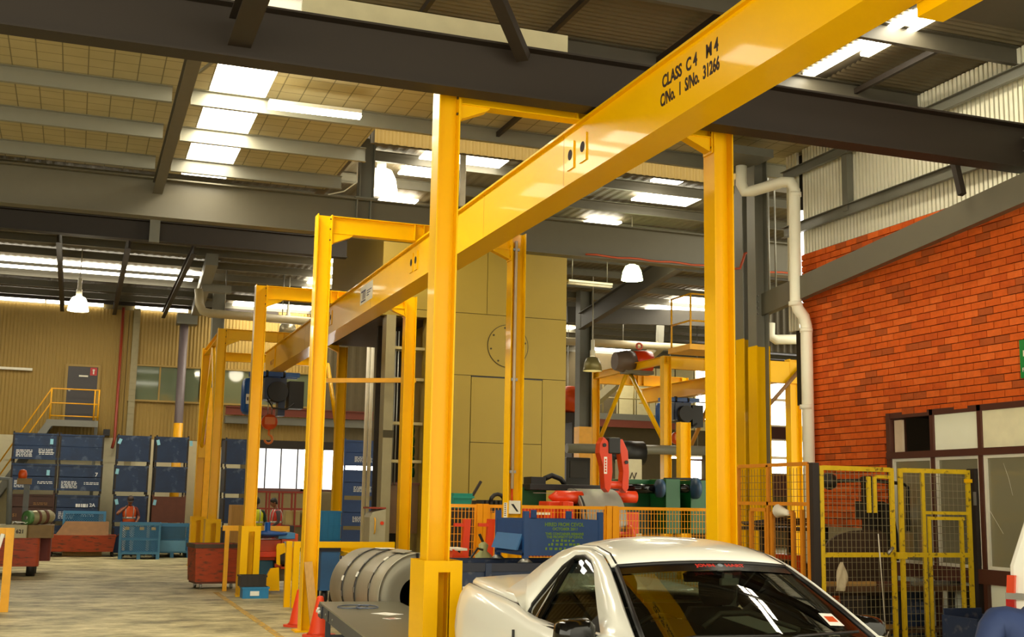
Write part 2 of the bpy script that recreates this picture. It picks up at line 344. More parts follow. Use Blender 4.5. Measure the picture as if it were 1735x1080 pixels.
# ---- end wall (y 40)
YE = 41
ew = MB().box(-12, 9.6, YE+.06, YE+.25, 0, 8.35)
wall_end = struct('wall_back', ew, M('wall_backing', (120, 104, 64), .8))
def ewp(px, py): return at(px, py, Y=YE)
def sheetpanel(x0, x1, z0, z1, mat=CREAMW, pitch=.11): return MB().corr((x0, YE+.02, z0), (0, 0, 1), (1, 0, 0), z1-z0, x1-x0, pitch, .018, (0, -1, 0), 'sq')
zb = ewp(180, 742).z
for x0, x1 in ((-8, -3.0), (-3.0, 1.35), (1.35, 4.2), (4.2, 6.25)):
    kid(sheetpanel(x0+.01, x1-.01, zb, 7.85), 'wall_sheet', CREAMW, wall_end)
kid(sheetpanel(7.7, 9.6, 3.6, 8.2, pitch=.25), 'wall_sheet', M('dark_brown_sheet', (112, 98, 66), .7), wall_end)  # dark brown corrugated stretch of the end wall
kid(sheetpanel(6.25, 7.7, 3.6, 8.2), 'wall_sheet', CREAMW, wall_end)
for i in range(4):
    for j in range(18):
        x = -4.2+j*.4; z = zb-.2*(i+1)
        if .6 < x < 1.3 or x < -1.9: kid(MB().box(x+.004, x+.396, YE-.02, YE+.06, z+.004, z+.196), 'block', M('white_block', (206, 196, 160), .8, var=.08), wall_end)
kid(MB().box(-4.3, 5.2, YE+.0, YE+.07, 0, zb-.01), 'block_base', M('white_block', (206, 196, 160)), wall_end)
for x0, x1 in ((-3.2, -1.3), (-1.25, .5), (1.5, 3.2)):
    p = kid(MB().box(x0, x1, YE-.06, YE-.03, 7.9, 8.0), 'clerestory_strip', SKYF, wall_end)
kid(MB().box(-8, 6.2, YE-.1, YE+.05, 8.0, 8.2), 'eaves_beam', DARKST, wall_end)
pier = MB()
a = ewp(213, 740); b = ewp(224, 512)
kid(MB().box(a.x+.0, a.x+.2, YE-.2, YE+.0, 2.4, 7.9), 'pier', M('grey_block', (170, 158, 120), .8), wall_end)
for i in range(27): kid(MB().box(a.x-.005, a.x+.205, YE-.215, YE-.195, 2.42+i*.2, 2.6+i*.2), 'block', M('grey_block', (176, 164, 126), .8), wall_end)
# windows in the end wall
def end_window(n, pl, pr_, pt, pb, mull, lab):
    t = ewp(pl, pt); bt = ewp(pr_, pb); x0, x1 = t.x, bt.x; z1 = t.z; z0 = bt.z
    o = thing('window_%d' % n, (x0, YE, z0), kind='structure')
    fr = MB()
    for q in ((x0, x1, z0-.06, z0), (x0, x1, z1, z1+.06), (x0-.06, x0, z0-.06, z1+.06), (x1, x1+.06, z0-.06, z1+.06)): fr.box(q[0], q[1], YE-.1, YE, q[2], q[3])
    for mx_ in mull: fr.box(mx_-.025, mx_+.025, YE-.09, YE-.01, z0, z1)
    fr.build('window_frame', CREAMW, o)
    xs = [x0]+list(mull)+[x1]
    for i in range(len(xs)-1): MB().box(xs[i]+.03, xs[i+1]-.03, YE-.05, YE-.04, z0, z1).build('pane', WINGL, o)
    return o
end_window(1, 222, 337, 620, 682, [ewp(270, 650).x, ewp(312, 650).x], '')
end_window(2, 378, 524, 628, 690, [ewp(425, 650).x, ewp(478, 650).x], '')
# door with landing
t = ewp(116, 621); bt = ewp(160, 716)
dr = thing('door_1', (t.x, YE, bt.z), kind='structure')
MB().box(t.x, bt.x, YE-.1, YE-.04, bt.z, t.z).build('door_leaf', DOORG, dr)
MB().box(t.x-.07, t.x, YE-.12, YE, bt.z, t.z+.07).box(bt.x, bt.x+.07, YE-.12, YE, bt.z, t.z+.07).box(t.x, bt.x, YE-.12, YE, t.z, t.z+.07).build('door_frame', CREAMW, dr)
MB().lathe([(.03, 0), (.045, .03), (.03, .06)], (t.x+.08, YE-.12, bt.z+1.0), 'y', 8).build('door_handle', ZINC, dr)
MB().box(t.x+.34, t.x+.62, YE-.125, YE-.1, bt.z+1.45, bt.z+1.5).build('grab_bar', WHITEP, dr)
sg = MB().box(bt.x-.24, bt.x-.03, YE-.12, YE-.1, t.z-.27, t.z-.02).build('fire_sign', M('sign_red', (200, 34, 24), .5), dr)
MB().box(bt.x-.155, bt.x-.115, YE-.124, YE-.12, t.z-.23, t.z-.1).box(bt.x-.17, bt.x-.1, YE-.124, YE-.12, t.z-.12, t.z-.07).build('extinguisher_symbol', WHITEP, sg)
# stair
st = thing('access_stair', (-1.2, YE-.6, 0), 'steel stair with yellow handrails and small landing below the charcoal door', 'stair')
lz = bt.z; x0 = ewp(85, 716).x; x1 = bt.x+.1
MB().box(x0, x1, YE-1.1, YE-.1, lz-.06, lz-.02).build('landing', ZINC, st)
MB().box(x0-.1, x1, YE-1.14, YE-1.1, lz-.22, lz-.02).build('edge_beam', STEEL, st)
xb_ = -2.35; zb_ = 1.5
MB().bar((x0, YE-1.12, lz-.14), (xb_, YE-1.12, zb_), .05, .22).bar((x0, YE-.15, lz-.14), (xb_, YE-.15, zb_), .05, .22).build('stringer', STEEL, st)
for i in range(9):
    k = (i+.5)/9; MB().box(x0+(xb_-x0)*k-.12, x0+(xb_-x0)*k+.12, YE-1.09, YE-.18, lz-.14+(zb_-lz+.14)*k-.02, lz-.14+(zb_-lz+.14)*k+.02).build('tread', ZINC, st)
MB().box(x1-.1, x1, YE-.65, YE-.55, 0, lz-.06).build('post', STEEL, st)
MB().tube([(xb_, YE-1.12, 0), (xb_, YE-1.12, zb_+.1)], .05).build('post', YEL2, st)
for h in (.95, .5):
    MB().tube([(xb_, YE-1.12, zb_+h), (x0, YE-1.12, lz+h), (x1, YE-1.12, lz+h)], .025, 6).build('handrail', YEL2, st)
MB().tube([(x0, YE-1.12, lz+.1), (x1, YE-1.12, lz+.1)], .022, 6).build('handrail', YEL2, st)
for x in (x0, x1-.03, x1-.15): MB().tube([(x, YE-1.12, lz), (x, YE-1.12, lz+.95)], .028, 6).build('post', YEL2, st)
MB().tube([(xb_, YE-1.12, zb_), (xb_, YE-1.12, zb_+.95)], .028, 6).build('post', YEL2, st)
# red fire pipe, grey batten light, grey round columns
p = ewp(213, 512); q = ewp(206, 745)
mb = MB().tube([(p.x-.06, YE-.18, 7.9), (p.x-.06, YE-.18, q.z), (p.x-.12, YE-.3, q.z-.3)], .048, 8)
r = mb.build('fire_pipe', REDPIPE); tag(r, 'tall red fire service pipe running up the end wall beside the block pier', 'pipe')
MB().box(p.x-.42, p.x-.22, YE-.25, YE-.05, q.z+.1, q.z+.3).build('valve_box', BLACK, r)
a = ewp(0, 624); b = ewp(55, 626); o = thing('batten_light', (a.x, YE, a.z), 'unlit long pale batten light fixed on the end wall at far left', 'light')
MB().box(-3.4, b.x, YE-.1, YE, a.z-.04, a.z+.04).build('housing', WHITEP, o); MB().tube([(-3.35, YE-.12, a.z-.03), (b.x-.05, YE-.12, a.z-.03)], .02, 6).build('tube', WHITEP, o)
# mezzanine beam + lower cream wall + roller door
z1 = ewp(440, 692).z; z0 = ewp(440, 706).z; xl = ewp(380, 700).x; xr = 9.6
rb = MB().ibeam((xl, YE-.35, (z0+z1)/2), (xr, YE-.35, (z0+z1)/2), z1-z0, .2, .03, .03).build('mezzanine_beam', REDBEAM); tag(rb, 'long red oxide steel beam across the end wall under the grey windows', 'beam')
gb = MB().box(xl, xr, YE-.3, YE-.05, z0-.28, z0-.03).build('edge_channel', STEEL, rb)
zl = ewp(440, 746).z
kid(MB().box(4.2, 9.6, YE-.12, YE-.02, zl-.28, zl), 'lintel', DARKST, wall_end)
d2 = thing('door_2', (5.2, YE, 0), kind='structure')
zt = ewp(470, 757).z; zbm = ewp(470, 828).z
xs = [ewp(x, 790).x for x in (420, 449, 475, 503, 528)]
for i in range(4): MB().box(xs[i]+.02, xs[i+1]-.02, YE-.06, YE-.04, zbm, zt).build('door_panel', WINE2, d2)
MB().box(xs[0], xs[-1], YE-.1, YE-.03, zbm-.1, zbm).build('bottom_rail', M('frame_mauve', (120, 86, 84), .6), d2)
for x in xs[1:-1]: MB().box(x-.02, x+.02, YE-.08, YE-.03, zbm, zt).build('mullion', BLACK, d2)
MB().box(xs[0], xs[-1], YE-.03, YE+.02, .9, zbm-.1).build('dado_panel', M('cream_dado', (160, 140, 96), .7), d2)
w3 = thing('window_3', (7, YE, 2), kind='structure')
a = ewp(514, 757); b = ewp(562, 830)
for k in range(3):
    x0 = a.x+(b.x-a.x)*k/3
    MB().box(x0+.02, x0+(b.x-a.x)/3-.02, YE-.06, YE-.04, b.z, a.z).build('pane', WINE, w3)
MB().box(a.x-.05, b.x+.05, YE-.1, YE-.03, b.z-.08, b.z).box(a.x-.05, b.x+.05, YE-.1, YE-.03, a.z, a.z+.06).build('window_frame', BROWNF, w3)
w4 = thing('window_4', (8.5, YE, 2), kind='structure')
a = ewp(582, 753); b = ewp(650, 826)
for k in range(3):
    x0 = a.x+(b.x-a.x)*k/3
    for j, (za, zc) in enumerate(((a.z-.28, a.z), (b.z, a.z-.33))):
        MB().box(x0+.015, x0+(b.x-a.x)/3-.015, YE-.06, YE-.04, za, zc).build('pane', WINE, w4)
MB().box(a.x-.05, b.x+.05, YE-.1, YE-.03, b.z-.08, b.z).box(a.x-.05, b.x+.05, YE-.1, YE-.03, a.z, a.z+.06).box(a.x, b.x, YE-.09, YE-.03, a.z-.33, a.z-.28).build('window_frame', BROWNF, w4)
# ---- far right back wall (behind the second gantry)
YB = 46
def bwp(px, py): return at(px, py, Y=YB)
wb = struct('wall_back.001', MB().box(9.6, 36, YB+.06, YB+.2, 0, 8.35), M('brown_far_wall', (96, 82, 52), .8))
a = bwp(1045, 590); b = bwp(1200, 645)
x = a.x
for i in range(8):
    xx = a.x+(b.x+3-a.x)*i/8
    kid(MB().box(xx+.03, xx+(b.x+3-a.x)/8-.03, YB-.02, YB+.05, 5.0, 7.6), 'wall_panel', M('far_cream_panel', (226, 212, 160), .6), wb)
for i, (pl, pr_, pt, pb) in enumerate(((1178, 1200, 612, 712), (1166, 1188, 781, 812), (960, 985, 775, 800))):
    a = bwp(pl, pt); b = bwp(pr_, pb); o = thing('window_%d' % (5+i), (a.x, YB, b.z), kind='structure')
    n = 2
    for k in range(n):
        MB().box(a.x+(b.x-a.x)*k/n+.02, a.x+(b.x-a.x)*(k+1)/n-.02, YB-.06, YB-.04, b.z, a.z).build('pane', WINE, o)
    MB().box(a.x-.06, b.x+.06, YB-.09, YB-.03, b.z-.07, b.z).box(a.x-.06, b.x+.06, YB-.09, YB-.03, a.z, a.z+.07).build('window_frame', BROWNF, o)
a = bwp(955, 712); b = bwp(1215, 727)
mz = MB().box(a.x, 24, YB-1.4, YB+.05, b.z+.1, a.z+.25).build('mezzanine_edge', STEEL); tag(mz, 'grey mezzanine edge channel behind the second yellow gantry', 'beam')
MB().box(a.x, 24, YB-1.35, YB-1.25, b.z-.2, b.z+.1).build('lower_flange', REDBEAM, mz)
for k in range(9): MB().tube([(a.x+.5+k*.7, YB-1.3, a.z+.25), (a.x+.5+k*.7, YB-1.3, a.z+1.7)], .03, 6).build('rail_post', M('far_rail_tan', (170, 150, 90), .5), mz)
for h in (.9, 1.7): MB().tube([(a.x+.3, YB-1.3, a.z+h), (a.x+6.6, YB-1.3, a.z+h)], .03, 6).build('handrail', M('far_rail_tan', (170, 150, 90)), mz)
# ---- right brick wall (x 9.55)
XW = 9.55
YW0, YW1 = 5.0, 14.3       # from beyond the frame to the corner
WY, WZ = 12.5, 2.98        # window opening: everything nearer than WY below WZ
ZT = at(1500, 385, X=XW).z
wr = MB().box(XW+.03, XW+.3, WY, YW1, 0, ZT).box(XW+.03, XW+.3, YW0, WY, WZ, ZT)
wall_r = struct('wall_right', wr, MORTAR)
def brick_mesh(name, mat, L, h=.076):
    e = .004
    mb = MB().box(0, .03, -L/2, L/2, 0, h)
    me = bpy.data.meshes.new(name)
    me.from_pydata([tuple(v) for v in mb.v], [], mb.f); me.materials.append(mat)
    bm = bmesh.new(); bm.from_mesh(me); bmesh.ops.bevel(bm, geom=[x for x in bm.edges if abs(x.verts[0].co.x) < 1e-6 and abs(x.verts[1].co.x) < 1e-6], offset=.004, segments=1, affect='EDGES')
    bmesh.ops.recalc_face_normals(bm, faces=bm.faces); bm.to_mesh(me); bm.free(); return me
cells = []
row = 0; z = .02
while z+.076 < ZT:
    y = YW1-(.12 if row % 2 else 0)-.115
    if row % 2: cells.append((YW1-.058, z, .108))
    while y > YW0+.12:
        if not (z < WZ-.03 and y-.115 < WY+.002):
            cells.append((y, z, .224))
        elif y+.115 > WY+.06: 
            l = (y+.112)-WY; cells.append((WY+l/2, z, l))
        y -= .234
    z += .0862; row += 1
def vis(c):
    return (Vector((XW, c[0], c[1]))-CP).length+(0 if c[1] > 2.3 else 50)
cells.sort(key=vis)
bmesh_cache = {}
rest = MB()
for i, (y, z, L) in enumerate(cells):
    k = random.choices(range(4), (6, 3, 1.6, 2.4))[0]
    dx = random.uniform(-.003, .003)
    if i < 300:
        key = (k, round(L, 2))
        if key not in bmesh_cache: bmesh_cache[key] = brick_mesh('brick', BRICKS[k], L)
        o = bpy.data.objects.new('brick', bmesh_cache[key]); COL.objects.link(o); o.parent = wall_r
        o.location = Vector((XW+dx, y, z))-ORG[wall_r.name][0]
    else:
        rest.cur = k; rest.box(XW+dx, XW+.03, y-L/2, y+L/2, z, z+.076)
rest.build('brickwork', BRICKS, wall_r, kind='stuff')
# window in the brick wall
wn = thing('window_9', (XW, 10.4, .3), kind='structure')
fr = MB()
ym1 = at(1578, 740, X=XW).y; ym2 = at(1659, 740, X=XW).y; zt0 = 2.43; zt1 = 2.49
zs = at(1700, 968, X=XW).z
fr.box(XW, XW+.12, YW0, WY, WZ-.07, WZ).box(XW-.01, XW+.12, WY-.07, WY, .3, WZ).box(XW-.02, XW+.12, YW0, WY, zt0-.02, zt1)
for y in (ym1, ym2, ym2-1.2, ym2-2.4, ym2-3.6): fr.box(XW, XW+.12, y-.03, y+.03, .3, WZ)
fr.box(XW-.03, XW+.12, YW0, WY, zs-.16, zs).box(XW, XW+.12, YW0, WY, .25, .32)
fr.build('window_frame', BROWNF, wn)
MB().box(XW+.03, XW+.05, ym2+.03, ym1-.03, zt1, WZ-.07).build('pane', BOARD, wn)
MB().box(XW+.03, XW+.05, YW0, ym2-.03, zt1, WZ-.07).build('pane', M('grubby_white_board', (240, 232, 194), .7, var=.12), wn)
MB().box(XW+.05, XW+.08, WY-.24, WY-.09, zt1, WZ-.09).build('loose_board', M('peeling_white', (214, 190, 160), .7, var=.15), wn)
gl = glass('dusty_glass', (.6, .57, .46), .04, .05, .6, (168, 160, 128))
for y0, y1 in ((ym2-3.57, ym2-2.43), (ym2-2.37, ym2-1.23), (ym2-1.17, ym2-.03), (ym2+.03, ym1-.03), (ym1+.03, WY-.07)):
    MB().box(XW+.05, XW+.06, y0, y1, zs, zt0-.02).build('pane', gl, wn)
    MB().box(XW+.02, XW+.05, y0, y0+.035, zs, zt0-.02).box(XW+.02, XW+.05, y1-.035, y1, zs, zt0-.02).box(XW+.02, XW+.05, y0+.035, y1-.035, zt0-.055, zt0-.02).box(XW+.02, XW+.05, y0+.035, y1-.035, zs, zs+.035).build('sash', WHITEP, wn)
    MB().box(XW+.05, XW+.08, y0, y1, .32, zs-.16).build('lower_panel', BOARD, wn)
cr = MB()
c0 = at(1700, 785, X=XW+.045); c1 = at(1716, 840, X=XW+.045); c2 = at(1668, 850, X=XW+.045); c3 = at(1700, 905, X=XW+.045)
cr.tube([c0, c0.lerp(c1, .5)+Vector((0, -.01, .01)), c1], .002, 4).tube([c2, c3], .002, 4); cr.build('crack_line', WHITEP, wn)
# room behind the window
struct('wall_right.001', MB().box(XW+2.6, XW+2.7, 4.5, 14.3, 0, 3.2).box(XW+.3, XW+2.6, 14.2, 14.3, 0, 3.2).box(XW+.3, XW+2.6, 4.5, 14.2, 3.1, 3.2), M('back_room_brown', (78, 62, 44), .8))
bn = MB().box(XW+.5, XW+1.2, 8, 12.3, .75, .8).box(XW+.5, XW+1.2, 8, 12.3, .1, .75).build('counter', M('pale_counter', (200, 188, 140), .6)); tag(bn, 'pale long counter standing inside the room behind the brown framed window', 'counter')
# upper translucent sheeting over the brick wall
XU = 10.0
wu = struct('wall_right.002', MB().box(XU+.1, XU+.13, YW0-.2, 15.3, 3.3, ZR), M('groove_shade_sheet', (52, 44, 28), .9))  # dark backing sheet, paints in the shade of the grooves between ribs
yA, yB = 14.89, 4.6
def ribs(y0, y1, z0, z1, p=.077):
    mb = MB(); n = int((y1-y0)/p)
    for k in range(n): mb.box(XU-.045, XU, y0+k*p+.016, y0+(k+1)*p-.010, z0, z1)
    return mb
kid(ribs(yB, yA, ZT-.02, ZR), 'translucent_sheet', CREAML, wu)
kid(ribs(14.97, 15.3, 4.4, ZR), 'translucent_sheet', CREAML, wu)
kid(ribs(14.35, 14.89, 4.4, ZT-.02), 'translucent_sheet', CREAML, wu)
for zz, s in ((at(1447, 360, X=XU).z, .16), (at(1400, 277, X=XU).z, .14)):
    kid(MB().channel((XU-.14, yB, zz), (XU-.14, 15.2, zz), s, .06, .008, flip=-1), 'girt', STEEL, wu)
g1 = at(1447, 310, X=XU)
kid(MB().box(XU-.16, XU-.06, g1.y-.06, g1.y+.06, at(1447, 360, X=XU).z, at(1400, 277, X=XU).z), 'stud', STEEL, wu)
kid(MB().box(XU-.03, XU+.0, 14.90, 14.96, 4.4, 6.2), 'daylight_gap', WINE, wu)
# bits of building right of the gantry, far back: bright window wall
YR = 45.9
a = at(1296, 640, Y=YR); b = at(1362, 805, Y=YR); o = thing('window_10', (a.x, YR, b.z), kind='structure')
for zc0, zc1 in ((at(1320, 677, Y=YR).z, a.z), (at(1320, 722, Y=YR).z, at(1320, 680, Y=YR).z), (at(1320, 775, Y=YR).z, at(1320, 747, Y=YR).z), (b.z, at(1320, 778, Y=YR).z)):
    for k in range(2): MB().box(a.x+(b.x-a.x)*k/2+.02, a.x+(b.x-a.x)*(k+1)/2-.02, YR-.02, YR, zc0+.03, zc1-.02).build('pane', WINE, o)
MB().box(a.x-.1, b.x+.1, YR-.1, YR-.03, at(1320, 745, Y=YR).z, at(1320, 724, Y=YR).z).build('spandrel_beam', BROWNF, o)
MB().box(a.x-.1, b.x+.1, YR-.1, YR-.03, b.z-1, b.z).build('sill', BROWNF, o)
# ================================================================== BUILDING STEEL
# dark girder across the near bay
zb, zt, yg = 5.59, 6.1, 10.27
g = MB().ibeam((-11, yg, (zb+zt)/2), (XU-.02, yg, (zb+zt)/2), zt-zb, .24, .02, .014).build('roof_girder', DARKST)
tag(g, 'nearest dark brown girder crossing the top of the picture, above the first yellow frame', 'girder')
# purlin face beyond the girder, skylight brightness put into its cream colour
kid(MB().box(1.75, 4.52, 10.95, 11.0, ZR-.80, ZR-.50), 'lit_ledger', M('lit_purlin_tone', (226, 214, 170), .6), ceil)
# rafter meeting the girder front, and rafter behind it
a = at(405, 80, Y=yg-.12)
r = MB().ibeam((a.x, 2.5, a.z+.13), (a.x, yg-.13, a.z+.13), .26, .2, .014, .01).build('rafter', DARKST); tag(r, 'short brown rafter running from the viewer into the front of the nearest girder', 'beam')
r = MB().ibeam((.96, yg+.14, 6.82), (.96, 20, 6.82), .2, .16, .014, .01).build('rafter', M('rafter_brown_grey', (112, 104, 88), .5)); tag(r, 'brown-grey rafter beside the big skylight strip, between the two girders', 'beam')
MB().bar((1.06, 14.1, 6.8), (1.5, 13.2, 7.0), .03, .03).build('fly_brace', PURL, r)
p0 = at(887, 98, Y=yg-.13); p1 = p0+Vector((-1.2, -1.3, .95))
b = MB().bar(p0, p1, .12, .1).build('diagonal_brace', DARKST); tag(b, 'dark diagonal brace rising from the nearest girder towards the viewer', 'beam')
# grey girder
zb2, zt2, y2 = 6.31, 6.97, 20.0
g = MB().ibeam((-11, y2, (zb2+zt2)/2), (14.5, y2, (zb2+zt2)/2), zt2-zb2, .26, .022, .016).build('roof_girder', M('grey_girder_paint', (112, 105, 84), .45, var=.06))
tag(g, 'long mid-grey girder in the middle distance with an orange cable along its lower edge', 'girder')
for px in (602, 625): 
    q = at(px, 370, Y=y2); MB().box(q.x-.01, q.x+.01, y2-.125, y2-.01, zb2+.02, zt2-.02).build('stiffener', STEEL, g)
pts = []
for i in range(24):
    x = 8.6+i*.22; pts.append((x, y2-.15, zb2+.04+.012*math.sin(i*1.7)))
MB().tube(pts, .02, 5).build('orange_cable', M('orange_cable', (214, 92, 50), .5), g)
# stub post on the grey girder
p = at(620, 300, Y=y2)
s_ = MB().ibeam((p.x, y2, zt2), (p.x, y2, 8.1), .26, .24, .02, .014, up=(1, 0, 0)).build('stub_post', STEEL); tag(s_, 'short grey steel post standing on the mid-grey girder beside a bell lamp', 'post')
MB().box(p.x-.2, p.x+.2, y2-.16, y2+.16, zt2, zt2+.03).build('base_plate', STEEL, s_)
q = at(540, 335, Y=19.6); b = MB().bar((p.x-.1, 20.32, 8.0), (q.x, 20.32, 6.9), .14, .14).build('diagonal_brace', M('brown_brace', (128, 104, 66), .55)); tag(b, 'brown brace sloping from the short grey post down to the mid-grey girder', 'beam')
cb = at(556, 330, Y=19.9); ce = at(606, 245, Y=19.9); cm = at(610, 300, Y=19.9)
cbl = MB().tube([ce, ce.lerp(cm, .5)+Vector((-.02, 0, 0)), cm+Vector((-.05, 0, -.1)), cm.lerp(cb, .5)+Vector((0, 0, -.1)), cb], .012, 5).build('hanging_cable', WHITEP); tag(cbl, 'thin pale cable looping beside the short grey post', 'cable')
# second dark beam behind
g = MB().ibeam((-11, 25, 7.15), (5.2, 25, 7.15), .42, .22, .02, .014).build('roof_girder', DARKST); tag(g, 'dark brown girder at far left behind the mid-grey girder', 'girder')
q = at(262, 390, Y=24.85); MB().box(q.x-.1, q.x+.1, 24.8, 24.9, 6.9, 7.4).build('cleat_plate', STEEL, g)
# left far bay frame
for x, lab in ((-.75, 'dark thin rafter between the left skylight strips, left of the lamp'), (.85, 'dark thin rafter crossing the left skylight strips, right of the lamp'), (2.4, 'dark thin rafter at the right end of the left skylight strips')):
    r = MB().ibeam((x, 30, 7.86), (x, 40.8, 7.74), .22, .12, .012, .01).build('rafter', DARKST); tag(r, lab, 'beam')
for px, yw in ((328, 40.4),):
    a = at(px, 510, Y=yw); c = MB().tube([(a.x-.25, yw, 0), (a.x-.25, yw, 7.5)], .14, 12)
    col = c.build('pipe_column', M('mauve_grey_column', (118, 104, 104), .5)); tag(col, 'round mauve-grey column with a yellow foot in front of the office windows', 'column')
    MB().tube([(a.x-.25, yw, 0), (a.x-.25, yw, at(316, 718, Y=yw).z)], .15, 12).build('yellow_foot', YEL2, col)
    MB().box(a.x-.5, a.x+.15, yw-.25, yw+.25, 7.4, 7.75).build('cap_plate', STEEL, col)
a = at(362, 620, Y=36.5)
col = MB().ibeam((a.x+.05, 36.5, 0), (a.x+.05, 36.5, 8.0), .36, .3, .02, .014, up=(1, 0, 0)).build('steel_column', STEEL); tag(col, 'grey building column with a yellow foot just behind the farthest yellow frame', 'column')
MB().box(a.x-.15, a.x+.25, 36.33, 36.67, 0, 5.0).build('yellow_foot', YEL2, col)
# pipe at far left: gutter pipe
a = at(337, 490, Y=33.5); b = at(337, 530, Y=33.5); c_ = at(560, 548, Y=33.5)
pp = MB().tube([a, (b.x, 33.5, b.z+.25), (b.x+.1, 33.5, b.z+.05), (b.x+.3, 33.5, b.z), c_], .12, 10).build('overhead_pipe', M('tan_pipe', (182, 168, 132), .45)); tag(pp, 'tan drain pipe elbowing right beneath the far roof behind the yellow frames', 'pipe')
for x in (3.6, 5.2): MB().tube([(x, 33.5, b.z-.1), (x, 33.5, 8.3)], .015, 5).build('hanger_rod', ZINC, pp)
a = at(360, 490, Y=33.6); MB().box(a.x-.3, a.x+.5, 33.45, 33.75, a.z-.1, a.z+.1).build('rain_head', STEEL, pp)
gx = at(352, 500, Z=7.9)
gl_ = MB().bar((2.9, 30.5, 7.75), (3.35, 39.5, 7.75), .3, .3).build('valley_gutter', STEEL); tag(gl_, 'grey valley gutter running back above the end of the left skylight strips', 'gutter')
# columns at the right by the brick wall
def pcol(px, Y, yel_px, ztop, lab, d=.22, w_=.22):
    p = at(px, yel_px, Y=Y)
    c = MB().ibeam((p.x, Y, 0), (p.x, Y, ztop), d, w_, .016, .012, up=(1, 0, 0)).build('steel_column', STEEL); tag(c, lab, 'column')
    MB().ibeam((p.x, Y, 0), (p.x, Y, p.z), d+.01, w_+.01, .02, .018, up=(1, 0, 0)).build('yellow_foot', YEL, c); return p
c1 = pcol(1286, 14.95, 588, 7.0, 'dark grey building column at the end of the sloping rafter, painted yellow below')
c2 = pcol(1263, 15.9, 576, 6.9, 'olive grey building column second from the downpipe, painted yellow below', .2)
c3 = pcol(1251, 16.9, 603, 6.9, 'narrow grey building column just right of the nearest right gantry leg')
a = at(1250, 498, Y=15.6); pts = [at(1243, 456, Y=15.6), at(1254, 455, Y=15.6), at(1259, 440, Y=15.6), at(1262, 430, Y=15.6), at(1272, 427, Y=15.6)]
cb = MB().tube(pts, .02, 6).build('orange_conduit', M('orange_cable', (214, 92, 50))); tag(cb, 'orange cable bending up to the dark grey column', 'cable')
# sloping rafter on brick wall
p0 = at(1289, 517, X=9.28); p1 = at(1760, 306, X=9.28)
r = MB().channel(p0, p1, .32, .1, .014, up=(0, 0, 1), flip=-1).build('sloping_rafter', M('grey_girder_paint', (112, 105, 84))); tag(r, 'grey sloping channel beam rising along the top of the brick wall', 'beam')
pe = MB().box(p0.x-.1, p0.x+.12, p0.y-.01, p0.y+.02, p0.z-.2, p0.z+.2).build('end_plate', STEEL, r)
for k in range(4): MB().lathe([(.015, 0), (.015, -.02)], (p0.x-.06, p0.y-.01, p0.z-.14+k*.09), 'y', 6).build('bolt', ZINC, pe)
a = at(1604, 275, X=9.2); b = at(1630, 330, X=9.2)
s_ = MB().bar(a+Vector((0, -.05, .3)), b, .07, .07).build('hanger_strut', DARKST); tag(s_, 'short dark strut between the nearest girder and the sloping grey beam', 'beam')
# downpipe
A = at(1257, 285, X=9.25, ) ; 
P = [at(1256, 282, Y=14.75), at(1256, 312, Y=14.75), at(1262, 325, Y=14.7), at(1275, 324, Y=14.65), at(1325, 309, Y=14.15), at(1340, 309, Y=14.05), at(1346, 322, Y=14.02), at(1348, 510, Y=14.02), at(1352, 524, Y=14.02), at(1362, 537, Y=14.02), at(1366, 552, Y=14.02)]
P.append(Vector((P[-1].x+.0, 14.02, 0)))
dp = MB().tube(P, .082, 14).build('downpipe', PVC); tag(dp, 'cream plastic downpipe with bends running down the edge of the brick wall', 'pipe')
for px, py in ((1347, 330), (1347, 515), (1366, 560), (1366, 690)):
    q = at(px, py, Y=14.02); MB().lathe([(.09, -.03), (.09, .03)], q if py > 540 else q, 'z', 14).build('joint_collar', PVC, dp)
a = at(1245, 268, Y=14.7); b = at(1292, 285, Y=14.7)
rh = MB().box(a.x-.25, b.x, 14.4, 15.0, a.z-.02, a.z+.1).build('box_gutter', STEEL); tag(rh, 'grey box gutter tray above the top of the cream downpipe', 'gutter')
# lower sheet and pipe behind the downpipe
a = at(1302, 545, Y=16.5); b = at(1360, 600, Y=16.5)
lw = MB().corr((a.x, 16.5, b.z), (0, 0, 1), (1, 0, 0), a.z-b.z+.3, 1.2, .11, .025, (0, -1, 0)).build('hanging_sheet', SHEET); tag(lw, 'shaded piece of corrugated sheet hanging behind the cream downpipe', 'sheet')
for x in (.15, 1.0): MB().tube([(a.x+x, 16.5, a.z), (a.x+x, 16.5, 8.3)], .015, 5).build('hanger_rod', ZINC, lw)
a = at(1305, 548, Y=16.3); b = at(1305, 570, Y=16.3); c_ = at(1372, 575, Y=16.3)
pp = MB().tube([a, b, b+Vector((.1, 0, -.05)), c_], .08, 10).build('branch_pipe', PVC); tag(pp, 'short horizontal cream pipe passing behind the tall downpipe', 'pipe')
MB().tube([b, (b.x, b.y, 8.3)], .015, 5).build('hanger_rod', ZINC, pp)
a = at(1343, 610, Y=24); yc = MB().ibeam((a.x, 24, 0), (a.x, 24, a.z), .3, .22, .016, .012, up=(1, 0, 0)).build('yellow_column', YEL); tag(yc, 'yellow column in the gap behind the cream downpipe', 'column')
a = at(1298, 612, Y=24); bm_ = MB().box(a.x-.4, a.x+1.4, 23.9, 24.1, a.z-.5, a.z).build('head_beam', YEL, yc)
a = at(1300, 690, Y=23.8); b = at(1360, 622, Y=23.8); br = MB().tube([a, b], .05, 8).build('brace', M('brown_tube', (140, 100, 60), .5), yc)
